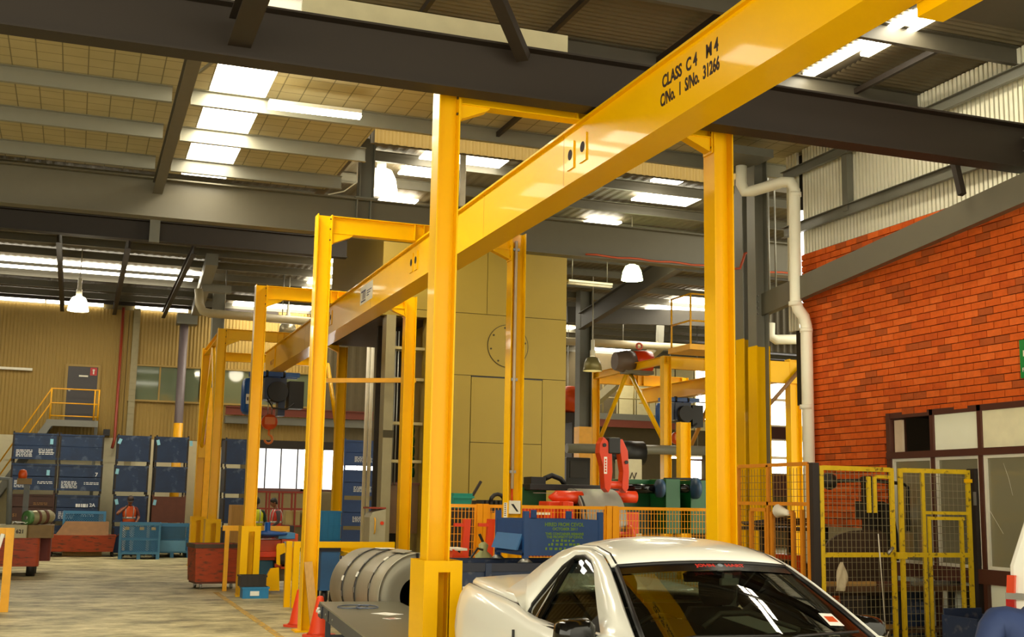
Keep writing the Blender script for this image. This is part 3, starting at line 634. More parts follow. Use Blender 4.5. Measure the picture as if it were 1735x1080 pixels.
# overhead steel, far right bay
a = at(988, 720, Y=33); col = MB().ibeam((a.x, 33, 0), (a.x, 33, 8.2), .4, .36, .02, .014, up=(1, 0, 0)).build('steel_column', M('dark_grey_column', (98, 96, 82), .5)); tag(col, 'tall dark grey column behind the beige press, yellow at its foot', 'column')
MB().box(a.x-.21, a.x+.21, 32.8, 33.2, 0, at(988, 724, Y=33).z).build('yellow_foot', YEL2, col)
p0 = at(985, 545, Y=32.6); p1 = at(1150, 440, Y=24)
r = MB().ibeam(p0, p1, .5, .2, .02, .014).build('rafter', M('dark_far_steel', (64, 58, 46), .6)); tag(r, 'dark sloping rafter rising right from the column behind the beige press', 'beam')
p0 = at(955, 578, Y=36); p1 = at(1200, 592, Y=36)
pp = MB().tube([p0, p1], .13, 10).build('overhead_pipe', M('tan_pipe', (182, 168, 132))); tag(pp, 'tan horizontal pipe high up behind the second gantry', 'pipe')
MB().tube([p0.lerp(p1, .4), p0.lerp(p1, .4)+Vector((0, 0, 8.3-p0.z))], .015, 5).build('hanger_rod', ZINC, pp)
p0 = at(960, 555, Y=34); p1 = at(1240, 572, Y=34)
r = MB().bar(p0+Vector((0, 0, .4)), p1+Vector((0, 0, .6)), .12, .5).build('tie_beam', M('dark_far_steel', (64, 58, 46))); tag(r, 'grey tie beam crossing above the second gantry under the far skylights', 'beam')
p0 = at(1010, 680, Y=40); p1 = at(1120, 585, Y=36)
r = MB().bar(p0, p1, .25, .3).build('rafter', M('pale_far_steel', (170, 158, 120), .5)); tag(r, 'pale sloping rafter behind the red motor of the second gantry', 'beam')
MB().bar(p1-(p1-p0).normalized()*.1, (p1.x, p1.y, 8.3), .2, .2).build('post', STEEL, r)
# lamps
def bell_lamp(c, r, lab, glow=LAMPE, drop=.4, power=60):
    drop = 8.3-c.z-2*r; t = thing('bell_lamp', c, lab, 'lamp')
    prof = [(r*.30, r*1.45), (r*.62, r*1.3), (r*.86, r*.8), (r, 0), (r*.97, 0), (r*.83, r*.8), (r*.58, r*1.26)]
    MB().lathe(prof, c, 'z', 18, False).build('shade', glow, t)
    MB().lathe([(r*.28, r*1.4), (r*.28, r*2.1), (r*.2, r*2.2), (r*.2, r*3.2), (r*.05, r*3.25), (r*.05, r*2.0), (r*.05, r*2.0+drop)], c, 'z', 10).build('ballast_housing', WHITEP, t)
    MB().lathe([(r*.25, r*.35), (r*.3, r*.8), (r*.15, r*1.2)], c, 'z', 10).build('bulb', LAMPE, t)
    L = bpy.data.lights.new('lamp_light', 'POINT'); L.energy = power; L.color = (1, .9, .68); L.shadow_soft_size = r
    o = bpy.data.objects.new('lamp_light', L); COL.objects.link(o); o.parent = t; o.location = (0, 0, -.1)
    return t
bell_lamp(at(645, 326, Y=22), .33, 'bright bell lamp hanging half hidden by the short grey post', drop=.5)
bell_lamp(at(132, 527, Y=33), .27, 'bright bell lamp hanging before the end wall at far left', drop=1.0)
bell_lamp(at(1071, 475, Y=24), .245, 'greenish bell lamp hanging below the mid-grey girder at right', LAMPG, 1.0)
bell_lamp(at(1004, 629, Y=30), .27, 'dull unlit bell lamp hanging beside the dark column behind the second gantry', M('dull_lamp_shade', (150, 140, 90), .4, metal=.3), 1.0, 8)
bell_lamp(at(487, 566, Y=35), .27, 'bell lamp with silvery shade seen just above the fourth crossbeam', M('silver_shade', (190, 180, 150), .3, metal=.6), 1.0, 8)
def fluoro(p0, p1, lab, lit=True, hang=0):
    p0 = Vector(p0); p1 = Vector(p1); t = thing('fluorescent_fitting', (p0+p1)/2, lab, 'light')
    MB().bar(p0+Vector((0, 0, .06)), p1+Vector((0, 0, .06)), .14, .05).build('housing', WHITEP, t)
    for s in (-.04, .04): MB().tube([p0+Vector((0, s, 0)), p1+Vector((0, s, 0))], .02, 6).build('tube', TUBEE if lit else WHITEP, t)
    if hang:
        hang = 8.3-p0.z
        for k in (.1, .9): q = p0.lerp(p1, k); MB().tube([q+Vector((0, 0, .08)), q+Vector((0, 0, hang))], .012, 5).build('drop_rod', ZINC, t)
    return t
fluoro(at(455, 181, Y=14.9), at(611, 199, Y=14.9), 'lit twin fluorescent fitting beside the big skylight strip')
fluoro(at(962, 480, Y=26), at(1036, 487, Y=26), 'unlit fluorescent fitting hung on two rods right of the beige press', False, 1.2)
fluoro(at(795, 264, Y=20.8)+Vector((0, 0, 0)), at(850, 266, Y=20.2), 'pale fluorescent fitting beneath the far skylight right of the first left leg', True)
p = at(784, 300, Y=19.7); rs = MB().tube([(p.x, 19.7, 6.97), (p.x, 19.7, 8.2)], .06, 8).build('riser_pipe', WHITEP); tag(rs, 'white vertical riser pipe standing on the mid-grey girder behind the nearest left leg', 'pipe')

# ================================================================== GANTRY
XL, XLi, XR, XRr, HT, FWD = 3.012, 3.224, 5.968, 6.192, 5.826, .225
YS = [10.47, 16.56, 22.74, 29.16]
G = thing('monorail_gantry', (4.6, 20, 0), 'long yellow monorail crane gantry of four portal frames with one deep beam', 'crane')
def column(par, x0, x1, y, h, guard=False, plank=False):
    mb = MB(); t = .014
    mb.ibeam(((x0+x1)/2, y+FWD/2, 0), ((x0+x1)/2, y+FWD/2, h), x1-x0, FWD, t, .011, up=(1, 0, 0))
    c = mb.build('column', YEL, par)
    MB().box(x0-.08, x1+.08, y-.05, y+FWD+.05, 0, .02).build('base_plate', YEL, c)
    return c
def guard(par, x0, x1, y, hg=1.25):
    a, b, c, d = x0-.06, x1+.08, y-.14, y+FWD+.1; t = .012
    mb = MB(); mb.box(a, a+t, c, d, 0, hg).box(b-t, b, c, d, 0, hg)
    mb.box(a+t, a+.13, c, c+t, 0, hg).box(b-.11, b-t, c, c+t, 0, hg).box(a+.13, b-.11, c, c+t, hg-.1, hg)
    mb.box(a+t, b-t, d-t, d, 0, hg); mb.box(a-.06, b+.06, c-.06, c, 0, .015)
    return mb.build('column_guard', YEL, par)
for i, y in enumerate(YS):
    c = column(G, XL, XLi, y, HT)
    cr = column(G, XR, XRr, y, HT if i < 3 else 5.55)
    if i in (0, 2, 3): guard(G, XL, XLi, y, 1.27)
    # crossbeam, end plates, haunches, stiffeners
    xe0, xe1 = XLi+.018, XR-.018; zc = HT-.005; d = .255; ym = y+FWD/2
    cbm = MB().ibeam((xe0, ym, zc-d/2), (xe1, ym, zc-d/2), d, .15, .012, .009).build('crossbeam', YEL, G)
    for xe, s in ((xe0, 1), (xe1, -1)):
        MB().box(xe-.018*(s > 0), xe+.018*(s < 0), ym-.09, ym+.09, zc-.42, zc).build('end_plate', YEL, cbm)
        MB().prism([(xe, ym-.06, zc-d), (xe+s*.30, ym-.06, zc-d), (xe+s*.27, ym-.06, zc-d-.03), (xe, ym-.06, zc-.40)], (0, .12, 0)).build('haunch', YEL, cbm)
        for zz in (zc-.05, zc-.2, zc-.36):
            for yy in (-.075, .075): MB().lathe([(.014, 0), (.014, .03)], (xe-s*(.018+.03 if s > 0 else .0), ym+yy, zz), 'x', 6).build('bolt', M('dark_bolt', (90, 70, 30), .4, metal=.5), cbm)
    for xs in (4.46, 4.6, 4.74, 4.88): MB().box(xs-.006, xs+.006, ym-.07, ym+.07, zc-d+.012, zc-.012).build('stiffener', YEL, cbm)
# main beam
bx0, bx1, bz0, bz1 = 4.52, 4.84, 5.01, 5.565
BY0, BY1 = 5.4, 31.6
mbm = MB().box(bx0, bx1, BY0, BY1, bz0, bz1-.02).build('main_beam', YEL, G)
MB().box(4.475, 4.885, BY0, BY1, bz1-.02, bz1+.003).build('top_flange', YEL, mbm)
MB().box(bx0-.012, bx1+.012, BY0, BY1, bz0-.014, bz0).build('bottom_flange', YEL, mbm)
for y in (YS[0]+.55, 13.6, 19.6, 25.8): MB().box(bx0-.0015, bx0, y, y+.006, bz0, bz1-.02).build('weld_line', M('weld_orange', (190, 120, 8), .5), mbm)
def hole(y, z):
    MB().box(bx0-.014, bx0, y-.085, y+.085, z-.15, z+.13).build('patch_plate', YEL, mbm)
    MB().lathe([(.055, -.002), (.055, 0)], (bx0-.014, y, z), 'x', 18).build('round_opening', M('opening_dark', (38, 16, 8), .8), mbm)
for px, py in ((968, 263), (989, 249), (698, 445.5), (705.5, 441), (557, 541), (561.5, 538)):
    q = at(px, py, X=bx0); hole(q.y, q.z)
# lettering
def on_beam(px, py): return at(px, py, X=bx0-.001)
l1 = on_beam(1122, 150); l2 = on_beam(1119, 182)
e1 = on_beam(1217, 88)
sz = .155
text('CLASS  C 4    M 4', sz, (bx0-.001, l1.y, l1.z), (0, -1, 0), (0, 0, 1), INK, mbm, width=l1.y-e1.y)
text('C/No.  1  S/No.  31266', sz, (bx0-.001, l2.y, l2.z), (0, -1, 0), (0, 0, 1), INK, mbm, width=l2.y-on_beam(1219, 117).y)
a = on_beam(610, 520); b = on_beam(632, 476)
MB().box(bx0-.004, bx0, b.y, a.y, a.z+.015, a.z+.33).build('maker_plate', WHITEP, mbm)
pl = M('plate_blue', (40, 50, 90), .5); w_ = a.y-b.y
MB().box(bx0-.006, bx0-.004, a.y-.09*w_, a.y-.45*w_, a.z+.05, a.z+.075).box(bx0-.006, bx0-.004, a.y-.09*w_, a.y-.45*w_, a.z+.22, a.z+.25).box(bx0-.006, bx0-.004, a.y-.22*w_, a.y-.28*w_, a.z+.09, a.z+.22).box(bx0-.006, bx0-.004, a.y-.36*w_, a.y-.42*w_, a.z+.09, a.z+.22).build('plate_emblem', pl, mbm)
for k, zz in enumerate((.19, .15, .11)): MB().box(bx0-.006, bx0-.004, a.y-.55*w_, a.y-(.92-.1*k)*w_, a.z+zz, a.z+zz+.018).build('plate_print_line', pl, mbm)
q = on_beam(462, 612)
text('WLL 2T', .16, (bx0-.001, q.y+.4, q.z-.08), (0, -1, 0), (0, 0, 1), M('letter_orange', (190, 120, 10), .5), mbm)
q = at(1610, 13, X=4.95); MB().box(4.86, 5.06, q.y-.2, q.y+.2, q.z, q.z+.2).build('end_stop', YEL, mbm)
for y in (29.9,): MB().box(bx0-.03, bx0, y-.02, y+.02, bz0, bz1).build('web_stiffener', YEL, mbm)
# end bay
y5 = 32.74; h5 = 5.75
c5 = column(G, XL, XLi, y5, h5); guard(G, XL, XLi, y5, 1.27)
MB().ibeam((XL+.1, YS[3]+FWD, HT-.12), (XL+.1, y5, h5-.12), .16, .14, .012, .009).build('longitudinal_tie', YEL, G)
MB().ibeam((XLi, y5+.11, h5-.2), (XR, y5+.11, h5-.2), .24, .15, .012, .009).build('crossbeam', YEL, G)
ymid = (YS[3]+y5)/2+.1
for yy in (YS[3]+FWD+.02, y5-.05): MB().tube([(XL+.1, ymid, HT-.25), (XL+.1, yy, 3.05)], .055, 8).build('brace', YEL, G)
MB().box(XL+.02, XL+.2, y5-.12, y5, 2.8, 3.15).build('gusset', YEL, G)
c6 = MB().ibeam(((XR+XRr)/2, y5+.11, 0), ((XR+XRr)/2, y5+.11, 5.4), .22, FWD, .014, .011, up=(1, 0, 0)).build('column', YEL, G)
for yy in (YS[3]+FWD+.02, y5-.05): MB().tube([(XR+.1, ymid, 5.3), (XR+.1, yy, 3.4)], .055, 8).build('brace', YEL, G)
# conduit and boxes on the second right column
cx, cy = (XR+XRr)/2-.03, YS[1]+.05
z0 = at(876, 829, Y=cy).z
cd_ = MB().tube([(cx, cy, HT-.12), (cx, cy, z0)], .026, 8).build('conduit', M('pale_conduit', (226, 206, 172), .5), G)
for zz in (HT-.25, 3.6, z0+.25): MB().box(cx-.05, cx+.05, cy-.02, cy+.03, zz-.02, zz+.02).build('saddle_clip', ZINC, cd_)
MB().tube([(cx, cy, z0), (cx, cy, z0-.22)], .014, 6).build('red_flex', REDM, cd_)
b0 = at(866, 851, Y=YS[1]); b1 = at(874, 871, Y=YS[1])
sw = MB().box(b1.x-.11, b1.x+.06, YS[1]-.03, YS[1]+.05, b1.z-.0, b0.z+.02).build('switch_box', WHITEP, G)
MB().prism([(b1.x-.09, YS[1]-.034, b1.z+.14), (b1.x-.05, YS[1]-.034, b1.z+.14), (b1.x+.03, YS[1]-.034, b1.z+.03), (b1.x-.0, YS[1]-.034, b1.z+.03)], (0, .003, 0)).build('switch_mark', BLACK, sw)
b0 = at(856, 852, X=XR-.005); b1 = at(853, 878, X=XR-.005)
MB().box(XR-.008, XR, YS[1]+.02, YS[1]+.15, b1.z, b0.z).build('notice_label', PAPER, G)
for k in range(7): MB().box(XR-.01, XR-.008, YS[1]+.05, YS[1]+.11, b1.z+.03+k*.028, b1.z+.043+k*.028).build('label_line', INK, G)
# ---- hoist on beam
def hoist(base, lab, hook=True, flip=1, sc=1):
    """base = point on the beam's underside"""
    t = thing('chain_hoist', base, lab, 'hoist')
    B = Vector(base); 
    def bx(x0, x1, y0, y1, z0, z1): return MB().box(B.x+x0*sc, B.x+x1*sc, B.y+y0*sc, B.y+y1*sc, B.z+z0*sc, B.z+z1*sc)
    bx(-.62, .62, -.24, -.14, -.02, .1).build('trolley_bar', BLUEB, t); bx(-.62, .62, .14, .24, -.02, .1).build('trolley_bar', BLUEB, t)
    for x in (-.26, .26):
        for y in (-.19, .19): MB().lathe([(.09*sc, -.03*sc), (.09*sc, .03*sc)], (B.x+x*sc*.85, B.y+y*sc, B.z+.05*sc), 'x', 12).build('trolley_wheel', BLACK, t)
    mb = MB().lathe([(.05*sc, 0), (.15*sc, .03*sc), (.19*sc, .1*sc), (.19*sc, .85*sc), (.15*sc, .92*sc), (.05*sc, .95*sc)], (B.x-.62*sc, B.y, B.z-1.02*sc), 'z', 18); m_ = mb.build('motor', BLUEB, t)
    for k in range(8):
        an = PI*2*k/8; MB().bar((B.x+(-.62+.195*math.cos(an))*sc, B.y+.195*sc*math.sin(an), B.z-.88*sc), (B.x+(-.62+.195*math.cos(an))*sc, B.y+.195*sc*math.sin(an), B.z-.25*sc), .012, .02).build('cooling_fin', BLUEB, m_)
    bx(-.72, -.52, -.24, -.2, -.75, -.5).build('rating_plate', PAPER, m_)
    for k in range(4): MB().box(B.x+(-.70+k*.045)*sc, B.x+(-.67+k*.045)*sc, B.y-.244*sc, B.y-.24*sc, B.z-.67*sc, B.z-.58*sc).build('plate_mark', INK, m_)
    bx(-.28, .28, -.3, .3, -.62, -.06).build('gearbox', M('dark_blue_gear', (14, 34, 70), .4), t)
    MB().lathe([(.26*sc, -.45*sc), (.26*sc, .45*sc)], (B.x+.05*sc, B.y, B.z-.42*sc), 'y', 18).build('drum', BLACK, t)
    bx(.36, .74, -.26, .26, -.82, -.12).build('control_panel', BLACK, t)
    bx(.1, .28, -.2, .2, -1.02, -.6).build('limit_bracket', M('dark_blue_gear', (14, 34, 70)), t)
    MB().tube([(B.x-.2*sc, B.y-.3*sc, B.z-.6*sc), (B.x-.05*sc, B.y-.33*sc, B.z-.84*sc), (B.x+.3*sc, B.y-.33*sc, B.z-.86*sc), (B.x+.5*sc, B.y-.28*sc, B.z-.7*sc)], .02*sc, 6).build('cable_loop', BLACK, t)
    for x in (-.12, -.02): MB().tube([(B.x+x*sc, B.y, B.z-.6*sc), (B.x+x*sc, B.y, B.z-1.0*sc)], .012*sc, 5).build('rope', ZINC, t)
    hb = MB().lathe([(.06*sc, -.09*sc), (.2*sc, -.08*sc), (.2*sc, .08*sc), (.06*sc, .09*sc)], (B.x-.07*sc, B.y, B.z-1.18*sc), 'y', 16).build('hook_block', ORANGE, t)
    bx(-.2, .06, -.11, .11, -1.24, -1.06).build('block_cheek', M('block_orange', (230, 120, 20), .4), hb)
    pts = [(B.x-.07*sc+.1*sc*math.sin(a)+(.0), B.y, B.z-1.62*sc+.11*sc*math.cos(a)) for a in [k*PI*1.45/9 for k in range(10)]]
    MB().tube([(B.x-.07*sc, B.y, B.z-1.36*sc)]+pts, .03*sc, 8).build('hook', M('block_orange', (230, 120, 20)), t)
    return t
hoist((4.68, 31.0, bz0-.014-.1), 'blue electric hoist with orange hook block at the far end of the long yellow beam')
# ---- second gantry (right, further back)
pB = at(1128, 604, Z=HT); X2 = pB.x; YB2 = pB.y
pA = at(1011, 632, Z=HT); YA2 = pA.y
G2 = thing('braced_gantry', (X2, YB2, 0), 'smaller yellow braced gantry standing behind the orange mesh fence', 'crane')
w2 = .23
for y in (YB2, YA2): 
    c = MB().ibeam((X2, y, 0), (X2, y, HT), w2, w2, .014, .011, up=(1, 0, 0)).build('column', YEL, G2)
    xr_ = X2+3.1; MB().ibeam((xr_, y, 0), (xr_, y, HT), w2, w2, .014, .011, up=(1, 0, 0)).build('column', YEL, G2)
    MB().ibeam((X2+w2/2, y, HT-.17), (xr_-w2/2, y, HT-.17), .34, .18, .014, .01).build('crossbeam', YEL, G2)
    for xs in (1.25, 1.45, 1.65): MB().box(X2+xs-.01, X2+xs+.01, y-.09, y+.09, HT-.32, HT-.02).build('stiffener', YEL, G2)
MB().ibeam((X2, YA2+.1, HT-.1), (X2, YB2-.1, HT-.1), .2, .16, .012, .009).build('longitudinal_tie', YEL, G2)
ym = (YA2+YB2)/2
for yy in (YA2-.15, YB2+.12): MB().tube([(X2, ym+.05*(1 if yy > ym else -1), HT-.2), (X2, yy, 3.5)], .065, 8).build('brace', YEL, G2)
for yy in (YA2-.15, YB2+.12): MB().tube([(X2+3.1, ym, HT-.2), (X2+3.1, yy, 3.3)], .065, 8).build('brace', M('brown_yellow_tube', (190, 130, 40), .5), G2)
xb2 = at(1112, 655, Y=YA2).x
zb2_ = HT-.34; bb_ = .47
b2 = MB().ibeam((xb2, YA2+1.0, zb2_-bb_/2), (xb2, YB2-4, zb2_-bb_/2), bb_, .26, .02, .014).build('main_beam', YEL, G2)
yh2 = at(1150, 668, X=xb2).y
hoist((xb2, yh2, zb2_-bb_-.1), 'blue electric hoist with white rating plate hanging from the second, braced gantry', sc=.95)
# access platform and red hoist motor near it
p = at(1150, 597, Y=27.5); q = at(1186, 490, Y=27.5)
pf = thing('access_platform', p, 'yellow hanging access platform with tube guardrail high beside the nearest right leg', 'platform')
MB().box(p.x-.05, p.x+1.6, 26.8, 28.0, p.z, p.z+.14).build('deck', YEL2, pf)
for x in (p.x, p.x+.55): MB().tube([(x, 26.85, p.z), (x, 26.85, p.z+1.45)], .025, 6).build('rail_post', YEL2, pf)
for y in (27.9,): MB().tube([(p.x, y, p.z), (p.x, y, p.z+1.45)], .025, 6).build('rail_post', YEL2, pf)
for h in (.75, 1.45): MB().tube([(p.x, 27.9, p.z+h), (p.x, 26.85, p.z+h), (p.x+1.5, 26.85, p.z+h)], .025, 6).build('handrail', YEL2, pf)
p = at(1082, 632, Y=31.2)
rm = thing('red_motor', p, 'bright red motor with lifting eye standing on the far beam of the second gantry', 'motor')
MB().lathe([(.1, -.32), (.3, -.28), (.34, .0), (.34, .25), (.12, .32)], p+Vector((.1, 0, .32)), 'x', 16).build('motor_body', REDM, rm)
MB().lathe([(.26, -.35), (.34, 0), (.3, .3)], p+Vector((-.42, 0, .3)), 'x', 14).build('fan_cowl', M('grey_brown_cowl', (110, 90, 76), .5), rm)
MB().tube([p+Vector((.02+.09*math.cos(a), 0, .78+.09*math.sin(a))) for a in [k*PI/5 for k in range(11)]], .03, 6).build('lifting_eye', M('pale_red', (240, 110, 80), .4), rm)
MB().box(p.x-.5, p.x+.4, p.y-.2, p.y+.2, p.z-.05, p.z+.05).build('foot_plate', STEEL, rm)
p = at(966, 690, Y=34.4); om = thing('orange_tank', p, 'orange machine tank glimpsed between the beige press and the dark column', 'tank')
MB().lathe([(.1, -.2), (.42, -.1), (.45, .35), (.3, .6), (.1, .65)], p, 'z', 16).build('tank_body', ORANGE, om)
MB().box(p.x-.5, p.x+.4, p.y-.3, p.y+.3, p.z-.5, p.z-.2).build('tank_cradle', DARKST, om)
MB().box(p.x-.05, p.x+.05, p.y-.3, p.y+.3, 0, p.z-.5).build('support_leg', DARKST, om)
# ---- beige press
YP = 24.0
def pp_(px, py): return at(px, py, Y=YP)
xl = pp_(646, 530).x; xr = pp_(959, 560).x; zh = pp_(646, 533).z; xpan = pp_(738, 700).x
P_ = thing('press_housing', ((xl+xr)/2, YP+2, 0), 'huge beige sheet-steel press housing with a bolted round cover on its face', 'machine')
MB().box(xl, xr, YP+.03, YP+5.4, zh, 8.0).build('upper_hood', PRESSP, P_)
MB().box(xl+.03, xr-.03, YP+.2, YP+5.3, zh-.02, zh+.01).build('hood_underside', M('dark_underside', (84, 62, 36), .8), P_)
MB().box(xpan, xr, YP+.03, YP+5.0, 0, zh).build('body', PRESSP, P_)
# face panels with seams
zq = pp_(860, 536).z; zr_ = pp_(860, 640).z; zs_ = pp_(860, 752).z
def fp(px0, px1, za, zc, nm='face_panel'): return MB().box(pp_(px0, 700).x+.008, pp_(px1, 700).x-.008, YP-.01, YP+.03, za+.008, zc-.008).build(nm, PRESSP, P_, bevel=.004)
MB().box(xl+.004, xr-.004, YP+.025, YP+.031, zh, 8.0).box(xpan, xr-.004, YP+.025, YP+.031, .5, zh).build('seam_backing', SEAM, P_)
xm = pp_(826, 470).x
MB().box(xl, xm-.006, YP-.01, YP+.03, zq+.006, 8.0).build('face_panel', PRESSP, P_)
MB().box(xm+.006, xr, YP-.01, YP+.03, zq+.006, 8.0).build('face_panel', PRESSP, P_)
MB().box(xl, xpan, YP-.01, YP+.03, zh, zq-.006).build('face_panel', PRESSP, P_)
MB().box(xpan, xr, YP-.01, YP+.03, zr_+.006, zq-.006).build('face_panel', PRESSP, P_)
xa, xb2, = pp_(797, 690).x, pp_(918, 690).x
MB().box(xpan, xa-.008, YP-.01, YP+.03, .4, zr_-.006).build('face_panel', PRESSP, P_)
MB().box(xa+.008, xb2-.008, YP-.018, YP+.03, zs_+.006, zr_-.03).build('door_panel', PRESSP, P_)
MB().box(xa+.008, xb2-.008, YP-.018, YP+.03, .4, zs_-.006).build('door_panel', PRESSP, P_)
MB().box(xb2+.008, xr, YP-.01, YP+.03, .4, zr_-.006).build('face_panel', PRESSP, P_)
MB().box(xa, xb2, YP-.02, YP+.0, zr_-.03, zr_-.005).build('shadow_gap', BLACK, P_)
rc = pp_(860, 587); R_ = (pp_(895, 587).x-pp_(826, 587).x)/2
MB().lathe([(R_, -.012), (R_, .0)], (rc.x, YP-.012, rc.z), 'y', 40).build('round_cover_edge', SEAM, P_)
cv = MB().lathe([(R_-.014, -.018), (R_-.014, .0)], (rc.x, YP-.012, rc.z), 'y', 40).build('round_cover', PRESSP, P_)
for k in range(8): MB().lathe([(.022, -.012), (.022, 0)], (rc.x+(R_-.07)*math.cos(k*PI/4+.2), YP-.03, rc.z+(R_-.07)*math.sin(k*PI/4+.2)), 'y', 6).build('cover_bolt', SEAM, cv)
# open left corner
xp0, xp1 = pp_(649, 700).x, pp_(665, 700).x
MB().box(xp0, xp1, YP-.05, YP+.3, 0, zh).build('corner_post', M('press_post_grey', (160, 148, 108), .5), P_)
MB().box(xp0, xp1+.02, YP-.06, YP-.05, at(655, 742, Y=YP).z, at(655, 736, Y=YP).z+.08).build('post_plate', SEAM, P_)
xo = pp_(716, 800).x
MB().box(xo, xpan, YP+.0, YP+.3, 0, zh).build('corner_post', PRESSP, P_)
zk0, zk1 = pp_(685, 905).z, pp_(685, 822).z
for k in range(3):
    x0 = xp1+(xo-xp1)*k/3; MB().box(x0+.01, x0+(xo-xp1)/3-.01, YP+.25, YP+.28, zk0, zk1).build('brown_panel', M('brown_guard_panel', (116, 82, 40), .45, var=.15), P_)
MB().box(xp1, xo, YP+.2, YP+.3, zk1, zk1+.05).build('rail', RUSTD, P_)
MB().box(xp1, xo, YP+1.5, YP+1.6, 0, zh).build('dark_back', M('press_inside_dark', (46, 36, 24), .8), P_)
for py in (587, 640, 716, 781):
    q = pp_(655, py); MB().box(xp1-.05, xo+.2, YP+.1, YP+.5, q.z-.03, q.z+.03).build('shelf_bar', M('press_rail', (190, 170, 110), .5), P_)
for px in (670, 675): 
    x = pp_(px, 700).x; MB().tube([(x, YP+.15, pp_(px, 560).z), (x, YP+.15, zk1)], .016, 6).build('service_pipe', ZINC, P_)
for j in range(5):
    for k in range(3):
        q = pp_(703+k*5, 728+j*18); MB().lathe([(.05, -.1), (.07, 0), (.05, .1)], (q.x, YP+.7, q.z), 'z', 8).build('green_cylinder', GREENM, P_)
q0 = at(600, 596, Y=28.6)
for px in (623, 630): 
    x = at(px, 640, Y=31).x; t0 = MB().tube([(x, 31, 0), (x, 31, 6.0)], .05, 8).build('white_pipe', WHITEP); tag(t0, 'white vertical pipe left of the press housing, %s of the pair' % ('left' if px == 623 else 'right'), 'pipe')
bb = MB().bar(at(552, 645, Y=24.2), at(705, 645, Y=23.6), .08, .09).build('swing_arm', YEL2); tag(bb, 'thin horizontal yellow arm reaching left from the third right gantry leg', 'beam')
# ================================================================== STILLAGES AND FLOOR THINGS
def stillage(name, W, D, H, mat, split=False, feet=.11, textl=None, root=None):
    """steel box pallet, local coordinates, base centre at origin, front towards -Y"""
    t = thing(name, (0, 0, 0))
    def B(x0, x1, y0, y1, z0, z1, nm='panel', m=mat, par=t): return MB().box(x0, x1, y0, y1, z0, z1).build(nm, m, par, local=True)
    w, d = W/2, D/2; zb = feet
    if split:
        zm = zb+(H-zb)*.5
        B(-w+.04, w-.04, -d, -d+.02, zb+.02, zm-.01, 'front_panel'); B(-w+.04, w-.04, -d+.01, -d+.03, zm+.01, H-.02, 'drop_gate')
    else:
        B(-w+.04, w-.04, -d, -d+.02, zb+.02, H-.02, 'front_panel')
    B(-w+.04, w-.04, d-.02, d, zb+.02, H-.02, 'back_panel'); B(-w, -w+.02, -d+.04, d-.04, zb+.02, H-.02, 'side_panel'); B(w-.02, w, -d+.04, d-.04, zb+.02, H-.02, 'side_panel')
    B(-w+.02, w-.02, -d+.02, d-.02, zb, zb+.02, 'floor_plate')
    for x in (-w, w-.05):
        for y in (-d-.005, d-.045): B(x, x+.05, y, y+.05, 0, .903, 'corner_post', DARKST if mat is BLUEST else mat)
    MB().box(-w, w, -d-.012, -d+.03, zb-.03, zb+.03).build('bottom_rim', mat, t, local=True); MB().box(-w, w, -d-.006, -d+.02, H-.05, H).build('top_rim', mat, t, local=True)
    return t
def finish(t, loc, lab, cat, group=None, rz=0):
    t.location = loc; t.rotation_euler = (0, 0, rz); ORG[t.name] = (Vector(loc), rz); return tag(t, lab, cat, group)
def lines(par, x0, z0, n, w, y, m=WHITEI, h=.022, gap=.045):
    mb = MB()
    for k in range(n):
        x = x0
        while x < x0+w-.03:
            l = random.uniform(.03, .12); mb.box(x, min(x+l, x0+w), y-.003, y, z0-k*gap-h, z0-k*gap); x += l+random.uniform(.012, .03)
    return mb.build('stencilled_lines', m, par, local=True)
def tagcard(par, x, z, y, a=0): return MB().obox((x, y-.006, z), ((math.cos(a), 0, math.sin(a)), (0, 1, 0), (-math.sin(a), 0, math.cos(a))), (.045, .004, .08)).build('pale_blue_card', TAG, par, local=True)
PITCH_H = .905
def label_for(level): return ('bottom', 'second', 'third', 'topmost')[level]
ordw = ('bottom of its stack', 'second from the floor', 'third from the floor', 'topmost of its stack')
protoA = stillage('steel_stillage', 1.27, 1.1, .86, BLUEST, True)
protoB = stillage('steel_stillage', .98, 1.0, .86, BLUEST)
protoBr = stillage('steel_stillage', .98, 1.0, .86, RUSTD)
protoAr = stillage('steel_stillage', 1.27, 1.1, .86, M('brown_stillage_paint', (70, 40, 28), .6, var=.25), True)
used = set()
def place(proto, loc, lab, group, rz=0):
    o = copy_tree(proto); used.add(proto.name)
    return finish(o, loc, lab, 'stillage', group, rz)
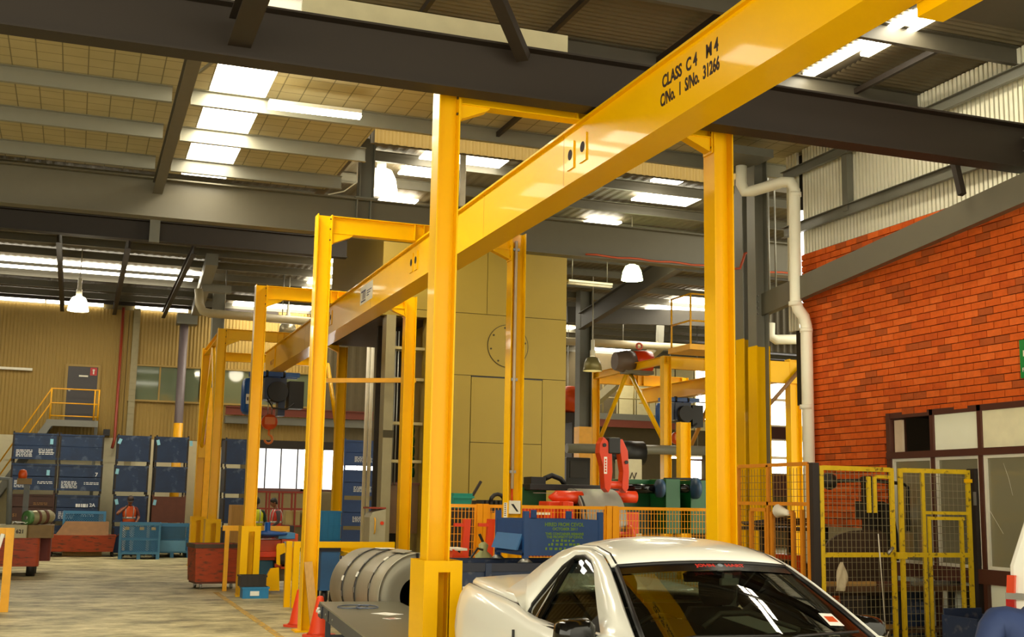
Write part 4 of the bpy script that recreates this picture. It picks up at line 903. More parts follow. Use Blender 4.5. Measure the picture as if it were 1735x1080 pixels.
for i, (xc, nm) in enumerate(((-1.17, 'leftmost far stack'), (.13, 'second far stack'))):
    for k in range(4):
        pr_ = protoAr if (i == 0 and k in (0, 1)) else protoA
        o = place(pr_, (xc+random.uniform(-.03, .03)-.0*k, 39.0, k*PITCH_H), '%s white-stencilled stillage in the %s, %s' % ('brown' if pr_ is protoAr else 'blue', nm, ordw[k]), 'stillages in the left far stacks')
        if pr_ is protoA and not (i == 1 and k == 3):
            lines(o, -.52, .36, 5, .45, -.552); lines(o, .12, .3 if k % 2 else .34, 2, .42, -.552)
        if k == 3 and i == 0: tagcard(o, .45, .62, -.56); lines(o, .1, .4, 3, .4, -.552)
        if k == 2 and i == 0: tagcard(o, .4, .6, -.56); MB().box(-.4, -.3, -.56, -.552, .5, .62).build('white_card', PAPER, o, local=True)
        if k == 1 and i == 0: text('51', .13, (-.5, -.556, .2), (1, 0, 0), (0, 0, 1), M('tan_ink', (150, 110, 60), .6), o, 'stencil', local=True); lines(o, .05, .62, 2, .4, -.552, M('tan_ink', (150, 110, 60)))
        if i == 1 and k == 2: text('7', .16, (.42, -.545, .52), (1, 0, 0), (0, 0, 1), WHITEI, o, 'stencil', local=True)
        if i == 1 and k == 1: lines(o, -.05, .6, 1, .35, -.545, h=.1); text('2A', .14, (.34, -.545, .52), (1, 0, 0), (0, 0, 1), WHITEI, o, 'stencil', local=True)
for i, (xc, nm) in enumerate(((1.63, 'stack behind the worker in orange'), (2.76, 'stack right of the worker in orange'), (4.85, 'single stack behind the third yellow leg'))):
    for k in range(4):
        pr_ = protoBr if (i == 1 and k == 1) else protoB
        o = place(pr_, (xc+random.uniform(-.03, .03)+.03*k*(i < 2)*0, 38.5, k*PITCH_H), '%s steel stillage in the %s, %s' % ('brown' if pr_ is protoBr else 'blue', nm, ordw[k]), 'stillages in the middle far stacks')
        if (i, k) in ((0, 3), (0, 2), (0, 1), (1, 3), (1, 1)):
            tagcard(o, -.42+(.5 if (i, k) == (1, 3) else 0)*0, .68, -.515, random.uniform(-.35, .35))
    if i == 1: tagcard(o, .55, .68, -.515, .1)
# right stack seen between the far legs
protoC = stillage('steel_stillage', 1.25, 1.15, .86, M('blue_stillage_bright', (26, 62, 118), .5, var=.2), True)
xc = at(614, 800, Y=36).x
for k in range(4):
    o = place(protoC, (xc+.05, 36.6, k*.905), 'dark blue stencilled stillage between the far right legs, %s' % ordw[k], 'stillages left of the press')
    lines(o, -.3, .36, 4, .55, -.58); 
o = place(protoC, (xc+1.36, 36.9, 0), 'dark blue stillage partly hidden by the press corner post, right of a white-stencilled stack', 'stillages left of the press')
for n_ in used:
    t = bpy.data.objects[n_]
    for c in list(t.children): bpy.data.objects.remove(c)
    bpy.data.objects.remove(t)
# blue plastic mesh crates
def mesh_crate(W, D, H):
    t = thing('plastic_crate', (0, 0, 0)); w, d = W/2, D/2
    for nm, (x0, x1, y0, y1) in (('front_wall', (-w, w, -d, -d+.03)), ('back_wall', (-w, w, d-.03, d)), ('side_wall', (-w, -w+.03, -d+.03, d-.03)), ('side_wall', (w-.03, w, -d+.03, d-.03))):
        mb = MB(); z0 = .14
        if x1-x0 > .1:
            mb.box(x0, x1, y0, y1, z0, z0+.06).box(x0, x1, y0, y1, H-.08, H).box(x0, x0+.06, y0, y1, z0+.06, H-.08).box(x1-.06, x1, y0, y1, z0+.06, H-.08)
            L = x1-x0-.12; Hh = H-.14-z0; ym_ = (y0+y1)/2
            n = 16
            for s in (1, -1):
                for k in range(-8, n):
                    a = k/n*L; b = a+Hh
                    lo = max(a, 0); hi = min(b, L)
                    if hi-lo < .03: continue
                    za, zc = (lo-a), (hi-a)
                    if s < 0: za, zc = Hh-za, Hh-zc
                    mb.bar((x0+.06+lo, ym_, z0+.06+za), (x0+.06+hi, ym_, z0+.06+zc), .012, .012)
            mb.box(x0+.06, x1-.06, y0+.005, y1-.005, z0+.06+Hh*.45, z0+.06+Hh*.5)
        else: mb.box(x0, x1, y0, y1, z0, H)
        mb.build(nm, BLUEP, t, local=True)
    MB().box(-w+.03, w-.03, -d+.03, d-.03, .14, .17).build('floor_plate', BLUEP, t, local=True)
    for x in (-w, -.06, w-.1):
        MB().box(x, x+.1, -d, d, 0, .14).build('foot', BLUEP, t, local=True)
    return t
p = at(230, 942, Z=0); pc = mesh_crate(1.12, 1.0, 1.02)
finish(pc, (p.x, 36.3, 0), 'blue plastic mesh crate in front of the worker in orange', 'crate', 'blue mesh crates', -.06)
for x in (-.42, -.02, .3): MB().box(x, x+.12, -.515, -.5, .82, .9).build('label_card', M('tan_card', (170, 160, 120), .6), pc, local=True)
pc2 = mesh_crate(1.02, 1.0, .98); p = at(287, 930, Y=38)
finish(pc2, (p.x, 37.3, 0), 'blue plastic crate with scooped front, right of the crate the worker leans over', 'crate', 'blue mesh crates')
MB().box(-.36, .36, -.53, -.5, .18, .5).build('drop_flap', M('pale_blue_plastic', (100, 160, 196), .5), pc2, local=True)
MB().box(-.34, .34, -.515, -.5, .54, .9).build('opening_shade', M('blue_shadow_plastic', (44, 96, 130), .6), pc2, local=True)  # darker blue sheet paints the shade inside the crate's opening
pc3 = mesh_crate(1.2, .66, .95); p = at(140, 925, Y=37.6); finish(pc3, (p.x, 38.06, .35), 'blue plastic crate behind the red tilting skip', 'crate', 'blue mesh crates')
MB().box(-.55, .55, -.3, .3, -.35, 0).build('timber_pallet', TIMBER, pc3, local=True)
# small blue and black tote boxes
def tote(W, D, H, mat):
    t = thing('tote_box', (0, 0, 0)); w, d = W/2, D/2
    mb = MB(); mb.box(-w, w, -d, d, 0, .015)
    for q in ((-w, w, -d, -d+.012), (-w, w, d-.012, d), (-w, -w+.012, -d+.012, d-.012), (w-.012, w, -d+.012, d-.012)): mb.box(*q, .015, H)
    mb.build('body', mat, t, local=True)
    MB().box(-w-.015, w+.015, -d-.015, -d, H-.03, H).box(-w-.015, w+.015, d, d+.015, H-.03, H).box(-w-.015, -w, -d, d, H-.03, H).box(w, w+.015, -d, d, H-.03, H).build('rim', mat, t, local=True)
    rb = MB()
    for k in range(5): x = -w+.03+k*(W-.06)/4; rb.box(x-.008, x+.008, -d-.01, -d, .02, H-.03)
    rb.build('rib', mat, t, local=True)
    return t
TOTEB = M('tote_blue', (40, 140, 196), .45)
p = at(433, 1015, Z=0)
tb = tote(.46, .36, .2, TOTEB); finish(tb, (p.x, p.y+.2, 0), 'small blue tote box on the floor by the third left leg', 'box')
MB().box(-.1, .06, -.195, -.18, .05, .13).build('torn_label', PAPER, tb, local=True)
tb2 = tote(.46, .36, .2, M('tote_black', (40, 34, 26), .5)); finish(tb2, (p.x-.05, p.y+.2, .205), 'grubby black tote box stacked on the small blue tote', 'box')
TB = tote(.56, .4, .31, TOTEB); p = at(556, 905, Y=27)
for k in range(4):
    o = TB if k == 0 else copy_tree(TB)
    finish(o, (p.x, 27.2, .28+k*.31), 'blue tote box stacked between second and fourth left legs, %s' % ordw[k], 'box', 'stacked blue totes')
st_ = MB().box(p.x-.4, p.x+.4, 26.9, 27.5, 0, .28).build('low_stand', DARKST); tag(st_, 'low dark stand under the stack of blue totes', 'stand')
# red bins
def wheeled_bin(W, D, H, mat, lab, loc, rz=0):
    t = thing('wheeled_bin', loc, lab, 'bin', None, rz); w, d = W/2, D/2; z0 = .14
    mb = MB(); r0 = [(-w+.03, -d+.03, z0), (w-.03, -d+.03, z0), (w-.03, d-.03, z0), (-w+.03, d-.03, z0)]; r1 = [(-w, -d, H), (w, -d, H), (w, d, H), (-w, d, H)]
    r2 = [(-w+.02, -d+.02, H), (w-.02, -d+.02, H), (w-.02, d-.02, H), (-w+.02, d-.02, H)]; r3 = [(-w+.05, -d+.05, z0+.03), (w-.05, -d+.05, z0+.03), (w-.05, d-.05, z0+.03), (-w+.05, d-.05, z0+.03)]
    mb.loft([r0, r1, r2, r3], True, True); mb.build('tub', mat, t, local=True)
    MB().box(-w-.02, w+.02, -d-.02, -d, H-.07, H+.01).box(-w-.02, w+.02, d, d+.02, H-.07, H+.01).box(-w-.02, -w, -d, d, H-.07, H+.01).box(w, w+.02, -d, d, H-.07, H+.01).build('rim', M('dirty_rim', (84, 66, 48), .6), t, local=True)
    MB().box(-w+.05, w-.05, -d+.05, d-.05, .1, .14).build('chassis', RUSTD, t, local=True)
    for x in (-w+.16, w-.16):
        for y in (-d+.12, d-.12):
            MB().lathe([(.055, -.02), (.055, .02)], (x, y, .055), 'x', 12).build('caster', ZINC, t, local=True)
    return t
p = at(364, 999, Z=0); wheeled_bin(.92, .75, .86, RUST, 'rusty red wheeled bin beside the third left yellow leg', (p.x, p.y+.4, 0), .12)
# tilting skip left
p = at(138, 944, Z=0); t = thing('tipping_skip', (p.x, p.y+.3, 0), 'rusty red tilting skip with raised tan tray near the left far stacks', 'skip')
o_ = Vector((p.x, p.y+.3, 0))
MB().loft([[o_+Vector(q) for q in ((-.85, -.45, .15), (.85, -.45, .15), (.85, .45, .15), (-.85, .45, .15))], [o_+Vector(q) for q in ((-.92, -.5, .62), (.92, -.5, .62), (.92, .5, .62), (-.92, .5, .62))]]).build('tub', RUST, t)
MB().loft([[o_+Vector(q) for q in ((-.75, -.4, .62), (.7, -.4, .62), (.7, .45, .62), (-.75, .45, .62))], [o_+Vector(q) for q in ((-.5, .1, 1.0), (.7, .1, 1.0), (.7, .5, 1.0), (-.5, .5, 1.0))]]).build('tilted_tray', M('tan_rust_tray', (140, 96, 44), .6, var=.25), t)
for x in (-.8, .8):
    for y in (-.35, .35): MB().lathe([(.08, -.03), (.08, .03)], o_+Vector((x*1.05, y, .08)), 'x', 10).build('wheel', BLACK, t)
MB().tube([o_+Vector((.9, -.3, .55)), o_+Vector((1.15, -.3, .8))], .02, 6).build('lever', RUSTD, t)
# forklift at far left
q0 = at(10, 980, Z=0); q = at(40, 978, Z=0); y0 = q.y
fl = thing('forklift', (q.x-.5, y0+.8, 0), 'rusty red forklift with green gas bottle and orange beacon at the left edge', 'forklift')
def fx(px, py, Y=None): return at(px, py, Y=Y or y0)
xl_ = fx(-40, 940).x; xm_ = fx(66, 940).x; xr_ = at(86, 930, Y=y0+.9).x
zt_ = fx(40, 912).z
def rb(x0, x1, ya, yb, z0, z1, r=.08, n=4):
    pts = []
    for cx_, cy_, a0 in ((x1-r, ya+r, -90), (x1-r, yb-r, 0), (x0+r, yb-r, 90), (x0+r, ya+r, 180)):
        for k in range(n+1): a = math.radians(a0+90*k/n); pts.append((cx_+r*math.cos(a), cy_+r*math.sin(a)))
    return MB().loft([[(x, y, z0) for x, y in pts], [(x, y, z1) for x, y in pts]])
rb(xl_, xm_, y0, y0+.7, .22, zt_).build('counterweight', RUST, fl)
rb(xl_+.1, xr_, y0+.7, y0+1.7, .3, zt_-.02).build('body', M('dark_red_body', (112, 36, 20), .6, var=.2), fl)
zc = fx(40, 890).z
rb(xl_, fx(46, 900).x, y0-.05, y0+.6, zt_, zc, .05).build('white_panel', M('dirty_white_panel', (186, 176, 140), .6, var=.15), fl)
rb(fx(46, 900).x, at(91, 900, Y=y0+.3).x, y0-.02, y0+1.0, zt_, zc, .05).build('tan_deck', M('tan_deck_plate', (140, 110, 60), .6, var=.25), fl)
a = fx(18, 904, y0-.06); text('K 621', .11, (a.x, y0-.052, a.z), (1, 0, 0), (0, 0, 1), INK, fl, 'number')
c = fx(44, 878, y0+.1); rr = (fx(44, 866, y0).z-fx(44, 891, y0).z)/2
d_ = Vector((.42, .35, .02))
A3 = (Vector((0, 0, 1)), d_.cross(Vector((0, 0, 1))).normalized(), d_.normalized())
MB().lathe([(rr*.55, 0), (rr*.95, .0), (rr, .03), (rr, .1)], c, A3, 18).build('green_collar', M('bottle_green', (96, 150, 84), .4), fl)
gb_ = MB().lathe([(rr*.8, .06), (rr*.97, .12), (rr*.97, .6), (rr*.6, .7)], c, A3, 18).build('gas_bottle', M('dull_bottle', (166, 158, 116), .4, metal=.2), fl)
MB().lathe([(rr*1.02, .24), (rr*1.02, .3)], c, A3, 18).build('bottle_strap', RUSTD, gb_)
MB().lathe([(rr*1.02, .42), (rr*1.02, .5)], c, A3, 18).build('bottle_strap', RUSTD, gb_)
MB().lathe([(.05, -.02), (.06, .04)], c, A3, 8).build('valve', ZINC, gb_)
rag = MB(); gp = [[(fx(20+i*4.5, 888, y0).x, y0+.05+j*.12, zc+.02+.05*abs(math.sin(i*1.3+j*.8))) for i in range(7)] for j in range(5)]
rag.loft(gp, False, False, True); rag.build('white_rag', PAPER, fl, solid=.01)
bx_ = fx(44, 835, y0+.5)
MB().box(bx_.x-.05, bx_.x+.07, y0+.5, y0+.6, zc, fx(44, 822, y0+.5).z).build('beacon_post', M('grey_post', (96, 96, 92), .5), fl)
MB().box(bx_.x-.2, bx_.x+.1, y0+.42, y0+.66, fx(40, 821, y0+.5).z, fx(40, 811, y0+.5).z).build('beacon_bracket', M('tan_deck_plate', (140, 110, 60)), fl)
bc = fx(38, 811, y0+.5); MB().lathe([(.09, 0), (.095, .1), (.07, .18), (.02, .2)], (bc.x, y0+.54, bc.z), 'z', 12).build('beacon', M('beacon_orange', (240, 96, 30), .3), fl)
for ya in (y0+.25, y0+1.3):
    for x in (xl_+.2, xm_-.15): MB().lathe([(.1, -.09), (.2, -.09), (.2, .09), (.1, .09)], (x, ya, .2), 'x', 14).build('wheel', BLACK, fl)
# overhead guard pole
a = fx(14, 895, y0+.2); b = fx(17, 812, y0+.2)
MB().tube([(a.x, y0+.2, zc), (b.x, y0+.2, b.z), (xl_, y0+.2, b.z)], .06, 8).build('guard_pole', M('guard_grey', (120, 124, 122), .4), fl)
# near left bollard
p = at(6, 1038, Z=0); zt_ = at(6, 895, Y=p.y).z
bl = thing('bollard_rail', (p.x, p.y, 0), 'yellow barrier post at the left edge with red and white striped board', 'barrier')
MB().box(p.x-.06, p.x+.06, p.y, p.y+.12, 0, zt_).build('post', YEL2, bl)
MB().box(p.x-2.0, p.x-.06, p.y+.02, p.y+.1, zt_-.1, zt_-.0).build('rail', YEL2, bl)
MB().box(p.x-2.0, p.x-1.88, p.y, p.y+.12, 0, zt_).build('post', YEL2, bl)
a = at(-8, 948, Y=p.y-.02); b = at(5, 905, Y=p.y-.02)
MB().bar(a, b, .02, .05).build('striped_board', PAPER, bl); MB().bar(a.lerp(b, .0)+Vector((0, -.012, 0)), a.lerp(b, .45)+Vector((0, -.012, 0)), .01, .05).build('red_stripe', REDM, bl)
# hoop barrier behind second leg
yh = 20.2
a = at(503, 1030, Z=0); yb = a.y
hp = thing('hoop_barrier', (4, 20.2, 0), 'yellow box-section hoop barrier behind the steel coil', 'barrier')
pa = at(503, 918, Y=yh); pb = at(663, 921, Y=yh); zz = 1.08
MB().box(pa.x-.05, pb.x+.05, yh-.05, yh+.05, zz-.1, zz).build('top_rail', YEL, hp)
for x in (pa.x, pb.x): MB().box(x-.05, x+.05, yh-.05, yh+.05, 0, zz-.1).build('leg', YEL, hp)
for x in (pa.x-.1,): MB().box(x-.05, x+.05, yh+.1, yh+.2, 0, zz).build('leg', YEL, hp)
bp_ = MB().box(at(578, 930, Y=20.8).x, at(628, 930, Y=20.8).x, 20.8, 20.84, .82, at(600, 927, Y=20.8).z).build('back_plate', YEL, hp)
MB().box(at(578, 930, Y=20.8).x, at(578, 930, Y=20.8).x+.06, 20.25, 20.8, .84, .9).box(at(620, 930, Y=20.8).x, at(620, 930, Y=20.8).x+.06, 20.25, 20.8, .84, .9).build('bracket', YEL, hp)
# timber plank leaning on second leg
a = at(534, 1077, Z=0); b = at(522, 953, Y=16.5)
pl = MB().bar((a.x, a.y, .0), (b.x, 16.5, b.z), .11, .03, up=(0, 1, 0)).build('timber_plank', TIMBER); tag(pl, 'rough pine plank leaning on the second left yellow leg', 'plank')
# cones
def cone():
    t = thing('traffic_cone', (0, 0, 0))
    MB().lathe([(.165, .03), (.135, .06), (.045, .5), (.03, .52), (.02, .5), (.02, .05)], (0, 0, 0), 'z', 20).build('cone_body', CONE, t, local=True)
    pts = []
    for k in range(24): a = 2*PI*k/24; r = .2+.02*math.cos(4*a); pts.append((r*math.cos(a), r*math.sin(a)))
    MB().loft([[(x, y, 0) for x, y in pts], [(x, y, .03) for x, y in pts]], True, True).build('cone_base', CONE, t, local=True)
    return t
c1_ = cone(); p = at(540, 1079, Z=0); finish(c1_, (p.x, p.y, 0), 'orange traffic cone in front of the second left yellow leg', 'cone')
c2_ = copy_tree(c1_); p = at(506, 1062, Z=0); finish(c2_, (p.x, p.y, 0), 'orange traffic cone half hidden behind the second left yellow leg', 'cone')
# steel coil on cradle
cc = at(705, 1008, Y=15.2); R = .55
cl = thing('steel_coil', (cc.x-.08, 16.05, 0), 'big grey steel coil bound with black straps behind the nearest left leg', 'coil', None, math.radians(7))
ORG[cl.name] = (Vector((cc.x, 16.05, 0)), math.radians(7)); zc_ = R+.02; y0 = -.85; y1 = 1.15
mb = MB()
prof = [(.24, y0+.02), (.36, y0+.0), (.44, y0-.012), (.49, y0+.012), (.535, y0+.02), (.545, y0-.02), (R-.004, y0-.02), (R, y0), (R, y0+.55), (R-.012, y0+.56), (R-.012, y1-.05), (R-.03, y1), (.24, y1), (.24, y0+.02)]
mb.lathe(prof, (0, 0, zc_), 'y', 56, False); mb.build('coil_body', COILM, cl, local=True)
MB().lathe([(.238, y0+.06), (.238, y1-.02)], (0, 0, zc_), 'y', 32, False).build('bore_lining', COILD, cl, local=True)
MB().lathe([(.239, y1-.06), (.0, y1-.06)], (0, 0, zc_), 'y', 32, False).build('bore_end', BLACK, cl, local=True)
for yy in (-.5, 0.05, .55):
    s = MB().lathe([(R-.006, yy-.02), (R+.006, yy-.018), (R+.006, yy+.018), (R-.006, yy+.02)], (0, 0, zc_), 'y', 56, False).build('strap', STRAP, cl, local=True)
    for k in range(4):
        an = PI*(.62+.12*k)+yy*.3; MB().obox((R*1.02*math.cos(an), yy, zc_+R*1.02*math.sin(an)), ((-math.sin(an), 0, math.cos(an)), (0, 1, 0), (math.cos(an), 0, math.sin(an))), (.035, .024, .006)).build('strap_seal', PAPER if k == (1 if yy < 0 else 2) else ZINC, s, local=True)
for an in (PI*.52, PI*1.2, -PI*.2):
    MB().bar((0.24*math.cos(an), y0-.028, zc_+.24*math.sin(an)), (R*math.cos(an), y0-.03, zc_+R*math.sin(an)), .035, .006, up=(0, 1, 0)).build('radial_strap', STRAP, cl, local=True)
MB().obox((-.12, y0+.35, zc_+R+.01), ((1, 0, .25), (0, 1, 0), (-.25, 0, 1)), (.06, .26, .004)).build('loose_end', COILM, cl, local=True)
MB().box(-.1, .12, .3, .5, zc_+R+.004, zc_+R+.012).build('paper_tag', PAPER, cl, local=True)
for yy in (-.5, .5):
    for sx in (-1, 1): MB().prism([(sx*.2, yy-.06, 0), (sx*.5, yy-.06, 0), (sx*.5, yy-.06, .2)], (0, .12, 0)).build('chock', TIMBER, cl, local=True)
# steel table
ta = at(541, 1020, Z=.52); tb_ = at(690, 1030, Z=.52)
td = at(640, 1095, Z=.52); dr_ = (td-ta).normalized(); rz = math.atan2(-dr_.x, -dr_.y) 
rzt = -math.atan2((ta-td).x, (ta-td).y)
tt = thing('steel_table', (ta.x, ta.y, 0), 'dark grey steel-topped table with papers in front of the coil', 'table', None, rzt)
ORG[tt.name] = (Vector((ta.x, ta.y, 0)), rzt)
Wt, Lt = 1.0, 4.0
MB().box(0, Wt, -Lt, 0, .50, .52).build('table_top', M('dark_table_steel', (128, 124, 102), .3, metal=.2, var=.12, scale=3), tt, local=True)
MB().box(0, .03, -Lt, 0, .36, .50).box(Wt-.03, Wt, -Lt, 0, .36, .50).box(.03, Wt-.03, -.03, 0, .36, .50).build('apron', M('blue_grey_frame', (70, 74, 82), .5), tt, local=True)
for x in (.05, Wt-.1):
    for y in (-.35, -Lt+.3):
        l_ = MB().box(x, x+.06, y, y+.06, 0, .36).build('leg', M('blue_grey_frame', (70, 74, 82)), tt, local=True)
MB().box(.08, Wt-.1, -.34, -.3, .1, .15).build('stretcher', M('blue_grey_frame', (70, 74, 82)), tt, local=True)
cp = MB().box(-.02, 0, -.42, -.08, .35, .495).build('control_plate', M('dark_navy_plate', (34, 36, 48), .4), tt, local=True)
for k in range(3): MB().lathe([(.022, 0), (.018, -.03)], (-.02, -.14-.09*k, 0.42+.03*(k % 2)), 'x', 8).build('knob', PAPER, cp, local=True)
MB().box(-.012, 0, -1.02, -1.01, .37, .495).build('seam', BLACK, tt, local=True)
for y in (-.75, -1.4): MB().lathe([(.012, 0), (.012, -.012)], (0, y, .43), 'x', 8).build('screw', ZINC, tt, local=True)
R_t = Matrix.Rotation(rzt, 3, 'Z')
def tl(px, py): return at(px, py, Z=.522)
def sheet(px, py, w, l, a, lab, mat=PAPER, stripes=True):
    c = tl(px, py); t = thing('paper_sheet', c, lab, 'paper', None, a)
    MB().box(-w/2, w/2, -l/2, l/2, 0, .003).build('page', mat, t, local=True)
    if stripes: MB().box(-w*.4, w*.1, -l*.42, -l*.1, .003, .0045).box(-w*.4, w*.42, l*.2, l*.4, .003, .0045).build('printed_block', M('print_red', (190, 90, 70), .6), t, local=True)
sheet(656, 1041, .22, .3, .5, 'white printed sheet on the steel table, farther from the viewer', stripes=False)
sheet(664, 1049, .15, .14, .4, 'small red and white printed card at the edge of the white sheet')
pts = [tl(590+18*math.cos(a)*(1+.5*math.sin(a*.5))+i*1.4, 1030+3*math.sin(a))+Vector((0, 0, .01)) for i, a in enumerate([k*.55 for k in range(30)])]
w_ = MB().tube(pts, .007, 5).build('wire_sling', M('sling_blue_grey', (110, 124, 150), .4, metal=.4)); tag(w_, 'looped blue-grey wire sling lying on the steel table', 'wire')
# ================================================================== ORANGE LINE AND MACHINE BEHIND
# mesh fence along x, y = 17.6
YF = 17.6
zf = 1.75
fe = thing('mesh_fence', (6.6, YF, 0), 'low orange-yellow mesh safety fence in front of the green and red uncoiler', 'fence')
ORY = M('orange_yellow_paint', (246, 164, 8), .4, var=.08)
xf0 = at(752, 858, Y=YF).x; xf1 = at(1200, 862, Y=YF).x
posts = [at(px, 870, Y=YF).x for px in (812, 822, 1031, 1041)]
for x in posts: MB().box(x-.045, x+.045, YF-.04, YF+.04, 0, zf+.01).build('post', ORY, fe)
for x0, x1 in ((xf0, posts[0]-.05), (posts[1]+.05, posts[2]-.05), (posts[3]+.05, xf1)):
    MB().box(x0, x1, YF-.02, YF+.02, zf-.05, zf).box(x0, x1, YF-.02, YF+.02, .1, .15).box(x0, x0+.03, YF-.02, YF+.02, .15, zf-.05).box(x1-.03, x1, YF-.02, YF+.02, .15, zf-.05).build('panel_frame', ORY, fe)
    wm = MB(); n = int((x1-x0)/.055)
    for k in range(1, n): x = x0+k*(x1-x0)/n; wm.box(x-.004, x+.004, YF-.004, YF+.004, .15, zf-.05)
    for k in range(1, 14): z = .15+k*.115; wm.box(x0+.03, x1-.03, YF-.008, YF-.004, z-.004, z+.004)
    wm.build('wire_mesh', ORY, fe, kind='stuff')
# a second short yellow post pair behind the fence
for px, lab in ((836, 'short yellow post left of two behind the mesh fence, near the white drum'), (845, 'short yellow post right of two behind the mesh fence, near the white drum')):
    q = at(px, 870, Y=18.4); o = MB().box(q.x-.035, q.x+.035, 18.36, 18.44, 0, 1.62).build('post', ORY); tag(o, lab, 'post')
# uncoiler / machine
YM = 20.0
def mp_(px, py, Y=YM): return at(px, py, Y=Y)
mc = thing('uncoiler', (8.2, YM, 0), 'green, red and black coil handling machine behind the orange mesh fence', 'machine')
def mbx(px0, px1, py0, py1, Ya, Yb, nm, mat, bev=.01):
    a = at(px0, py0, Y=Ya); b = at(px1, py1, Y=Ya)
    return MB().box(a.x, b.x, Ya, Yb, b.z, a.z).build(nm, mat, mc, bevel=bev)
mbx(884, 925, 826, 900, 20.6, 21.4, 'green_housing', GREENM)
mbx(898, 1062, 820, 834, 20.3, 20.7, 'black_beam', BLACK)
mbx(905, 1000, 835, 838, 20.25, 20.3, 'guide_rail', ZINC, 0)
mbx(900, 925, 808, 822, 20.4, 20.8, 'hydraulic_block', BLACK)
h0 = mp_(922, 812, 20.5); h1 = mp_(935, 806, 20.5); h2 = mp_(950, 812, 20.5); h3 = mp_(957, 822, 20.5)
MB().tube([h0, h1, h2, h3], .05, 8).build('hose', BLACK, mc)
mbx(1050, 1140, 812, 905, 20.9, 21.8, 'green_frame', GREENM)
mbx(1128, 1153, 812, 905, 20.2, 20.9, 'green_pedestal', GREENM)
mbx(1170, 1200, 814, 905, 20.2, 21.2, 'green_pedestal', GREENM)
mbx(1050, 1200, 864, 905, 20.6, 21.4, 'green_base', M('dark_green_base', (24, 52, 28), .5))
a = mp_(1060, 828, 20.3); b = mp_(1130, 828, 20.3); MB().lathe([(.09, 0), (.09, b.x-a.x)], a, 'x', 14).build('black_shaft', BLACKG, mc)
a = mp_(1118, 828, 20.1); MB().lathe([(.06, -.05), (.17, -.04), (.17, .04), (.06, .05)], a, 'x', 16).build('blue_flange', M('slate_blue', (50, 80, 110), .4), mc)
a = mp_(1150, 828, 20.3); b = mp_(1186, 828, 20.3); MB().lathe([(.08, 0), (.08, b.x-a.x)], a, 'x', 12).build('black_shaft', BLACKG, mc)
a = mp_(1178, 828, 20.1); MB().lathe([(.06, -.05), (.2, -.04), (.2, .04), (.06, .05)], a, 'x', 16).build('blue_flange', M('slate_blue', (50, 80, 110)), mc)
a = mp_(1125, 812, 20.3); b = mp_(1180, 812, 20.3); MB().tube([a, b], .025, 6).build('tie_rod', BLACK, mc)
# red mandrel rollers & brackets
a = mp_(940, 843, 19.9); b = mp_(985, 845, 19.9); MB().lathe([(.02, -.12), (.1, 0), (.12, .02), (.12, b.x-a.x)], a, 'x', 16).build('red_roller', REDM, mc)
a = mp_(1040, 842, 20.1); b = mp_(1077, 843, 20.1); MB().lathe([(.11, 0), (.11, b.x-a.x), (.05, b.x-a.x+.02)], a, 'x', 16).build('red_roller', REDM, mc)
mbx(930, 972, 850, 882, 19.6, 20.1, 'red_block', REDM, .02); mbx(922, 940, 860, 884, 19.5, 19.9, 'red_block', REDM, .02); mbx(954, 964, 850, 892, 19.45, 19.6, 'red_post', REDM)
mbx(885, 1000, 862, 893, 19.9, 20.2, 'red_frame', REDM); mbx(905, 932, 868, 873, 19.38, 19.45, 'pale_nameplate', WHITEP, 0)
mbx(1060, 1082, 868, 905, 19.9, 20.3, 'red_frame', REDM)
a = mp_(1042, 906, 19.4); b = mp_(1068, 906, 19.4); MB().lathe([(.05, 0), (.05, b.x-a.x-.06), (.17, b.x-a.x-.05), (.17, b.x-a.x+.02), (.04, b.x-a.x+.03)], a, 'x', 14).build('red_spindle', REDM, mc)
mbx(870, 1000, 893, 945, 19.6, 20.6, 'red_base', M('dull_red_base', (150, 50, 24), .6, var=.2))
# coil on the machine
a = mp_(972, 828, 20.0); b = mp_(1043, 828, 20.0)
oc = thing('steel_coil', ((a.x+b.x)/2, 20.2, 0), 'grey steel strip coil hanging on the uncoiler arms behind the mesh fence', 'coil')
rc_ = .74; zc_ = a.z-rc_
mb = MB(); Lc = b.x-a.x
mb.lathe([(rc_-.1, 0), (rc_-.02, 0), (rc_, .01), (rc_, Lc-.01), (rc_-.02, Lc), (rc_-.1, Lc), (rc_-.1, 0)], (a.x, 20.2, zc_), 'x', 56, False); mb.build('coil_body', M('blue_grey_coil', (160, 156, 142), .5, metal=.2, var=.1), oc)
MB().lathe([(.3, 0), (rc_-.102, 0), (rc_-.102, Lc), (.3, Lc)], (a.x, 20.2, zc_), 'x', 40).build('mandrel', M('dark_mandrel', (60, 36, 26), .5), mc)
MB().lathe([(rc_+.001, Lc*.02), (rc_+.003, Lc*.03), (rc_+.003, Lc*.06), (rc_+.001, Lc*.07)], (a.x, 20.2, zc_), 'x', 56, False).build('edge_wrap', COILD, oc)
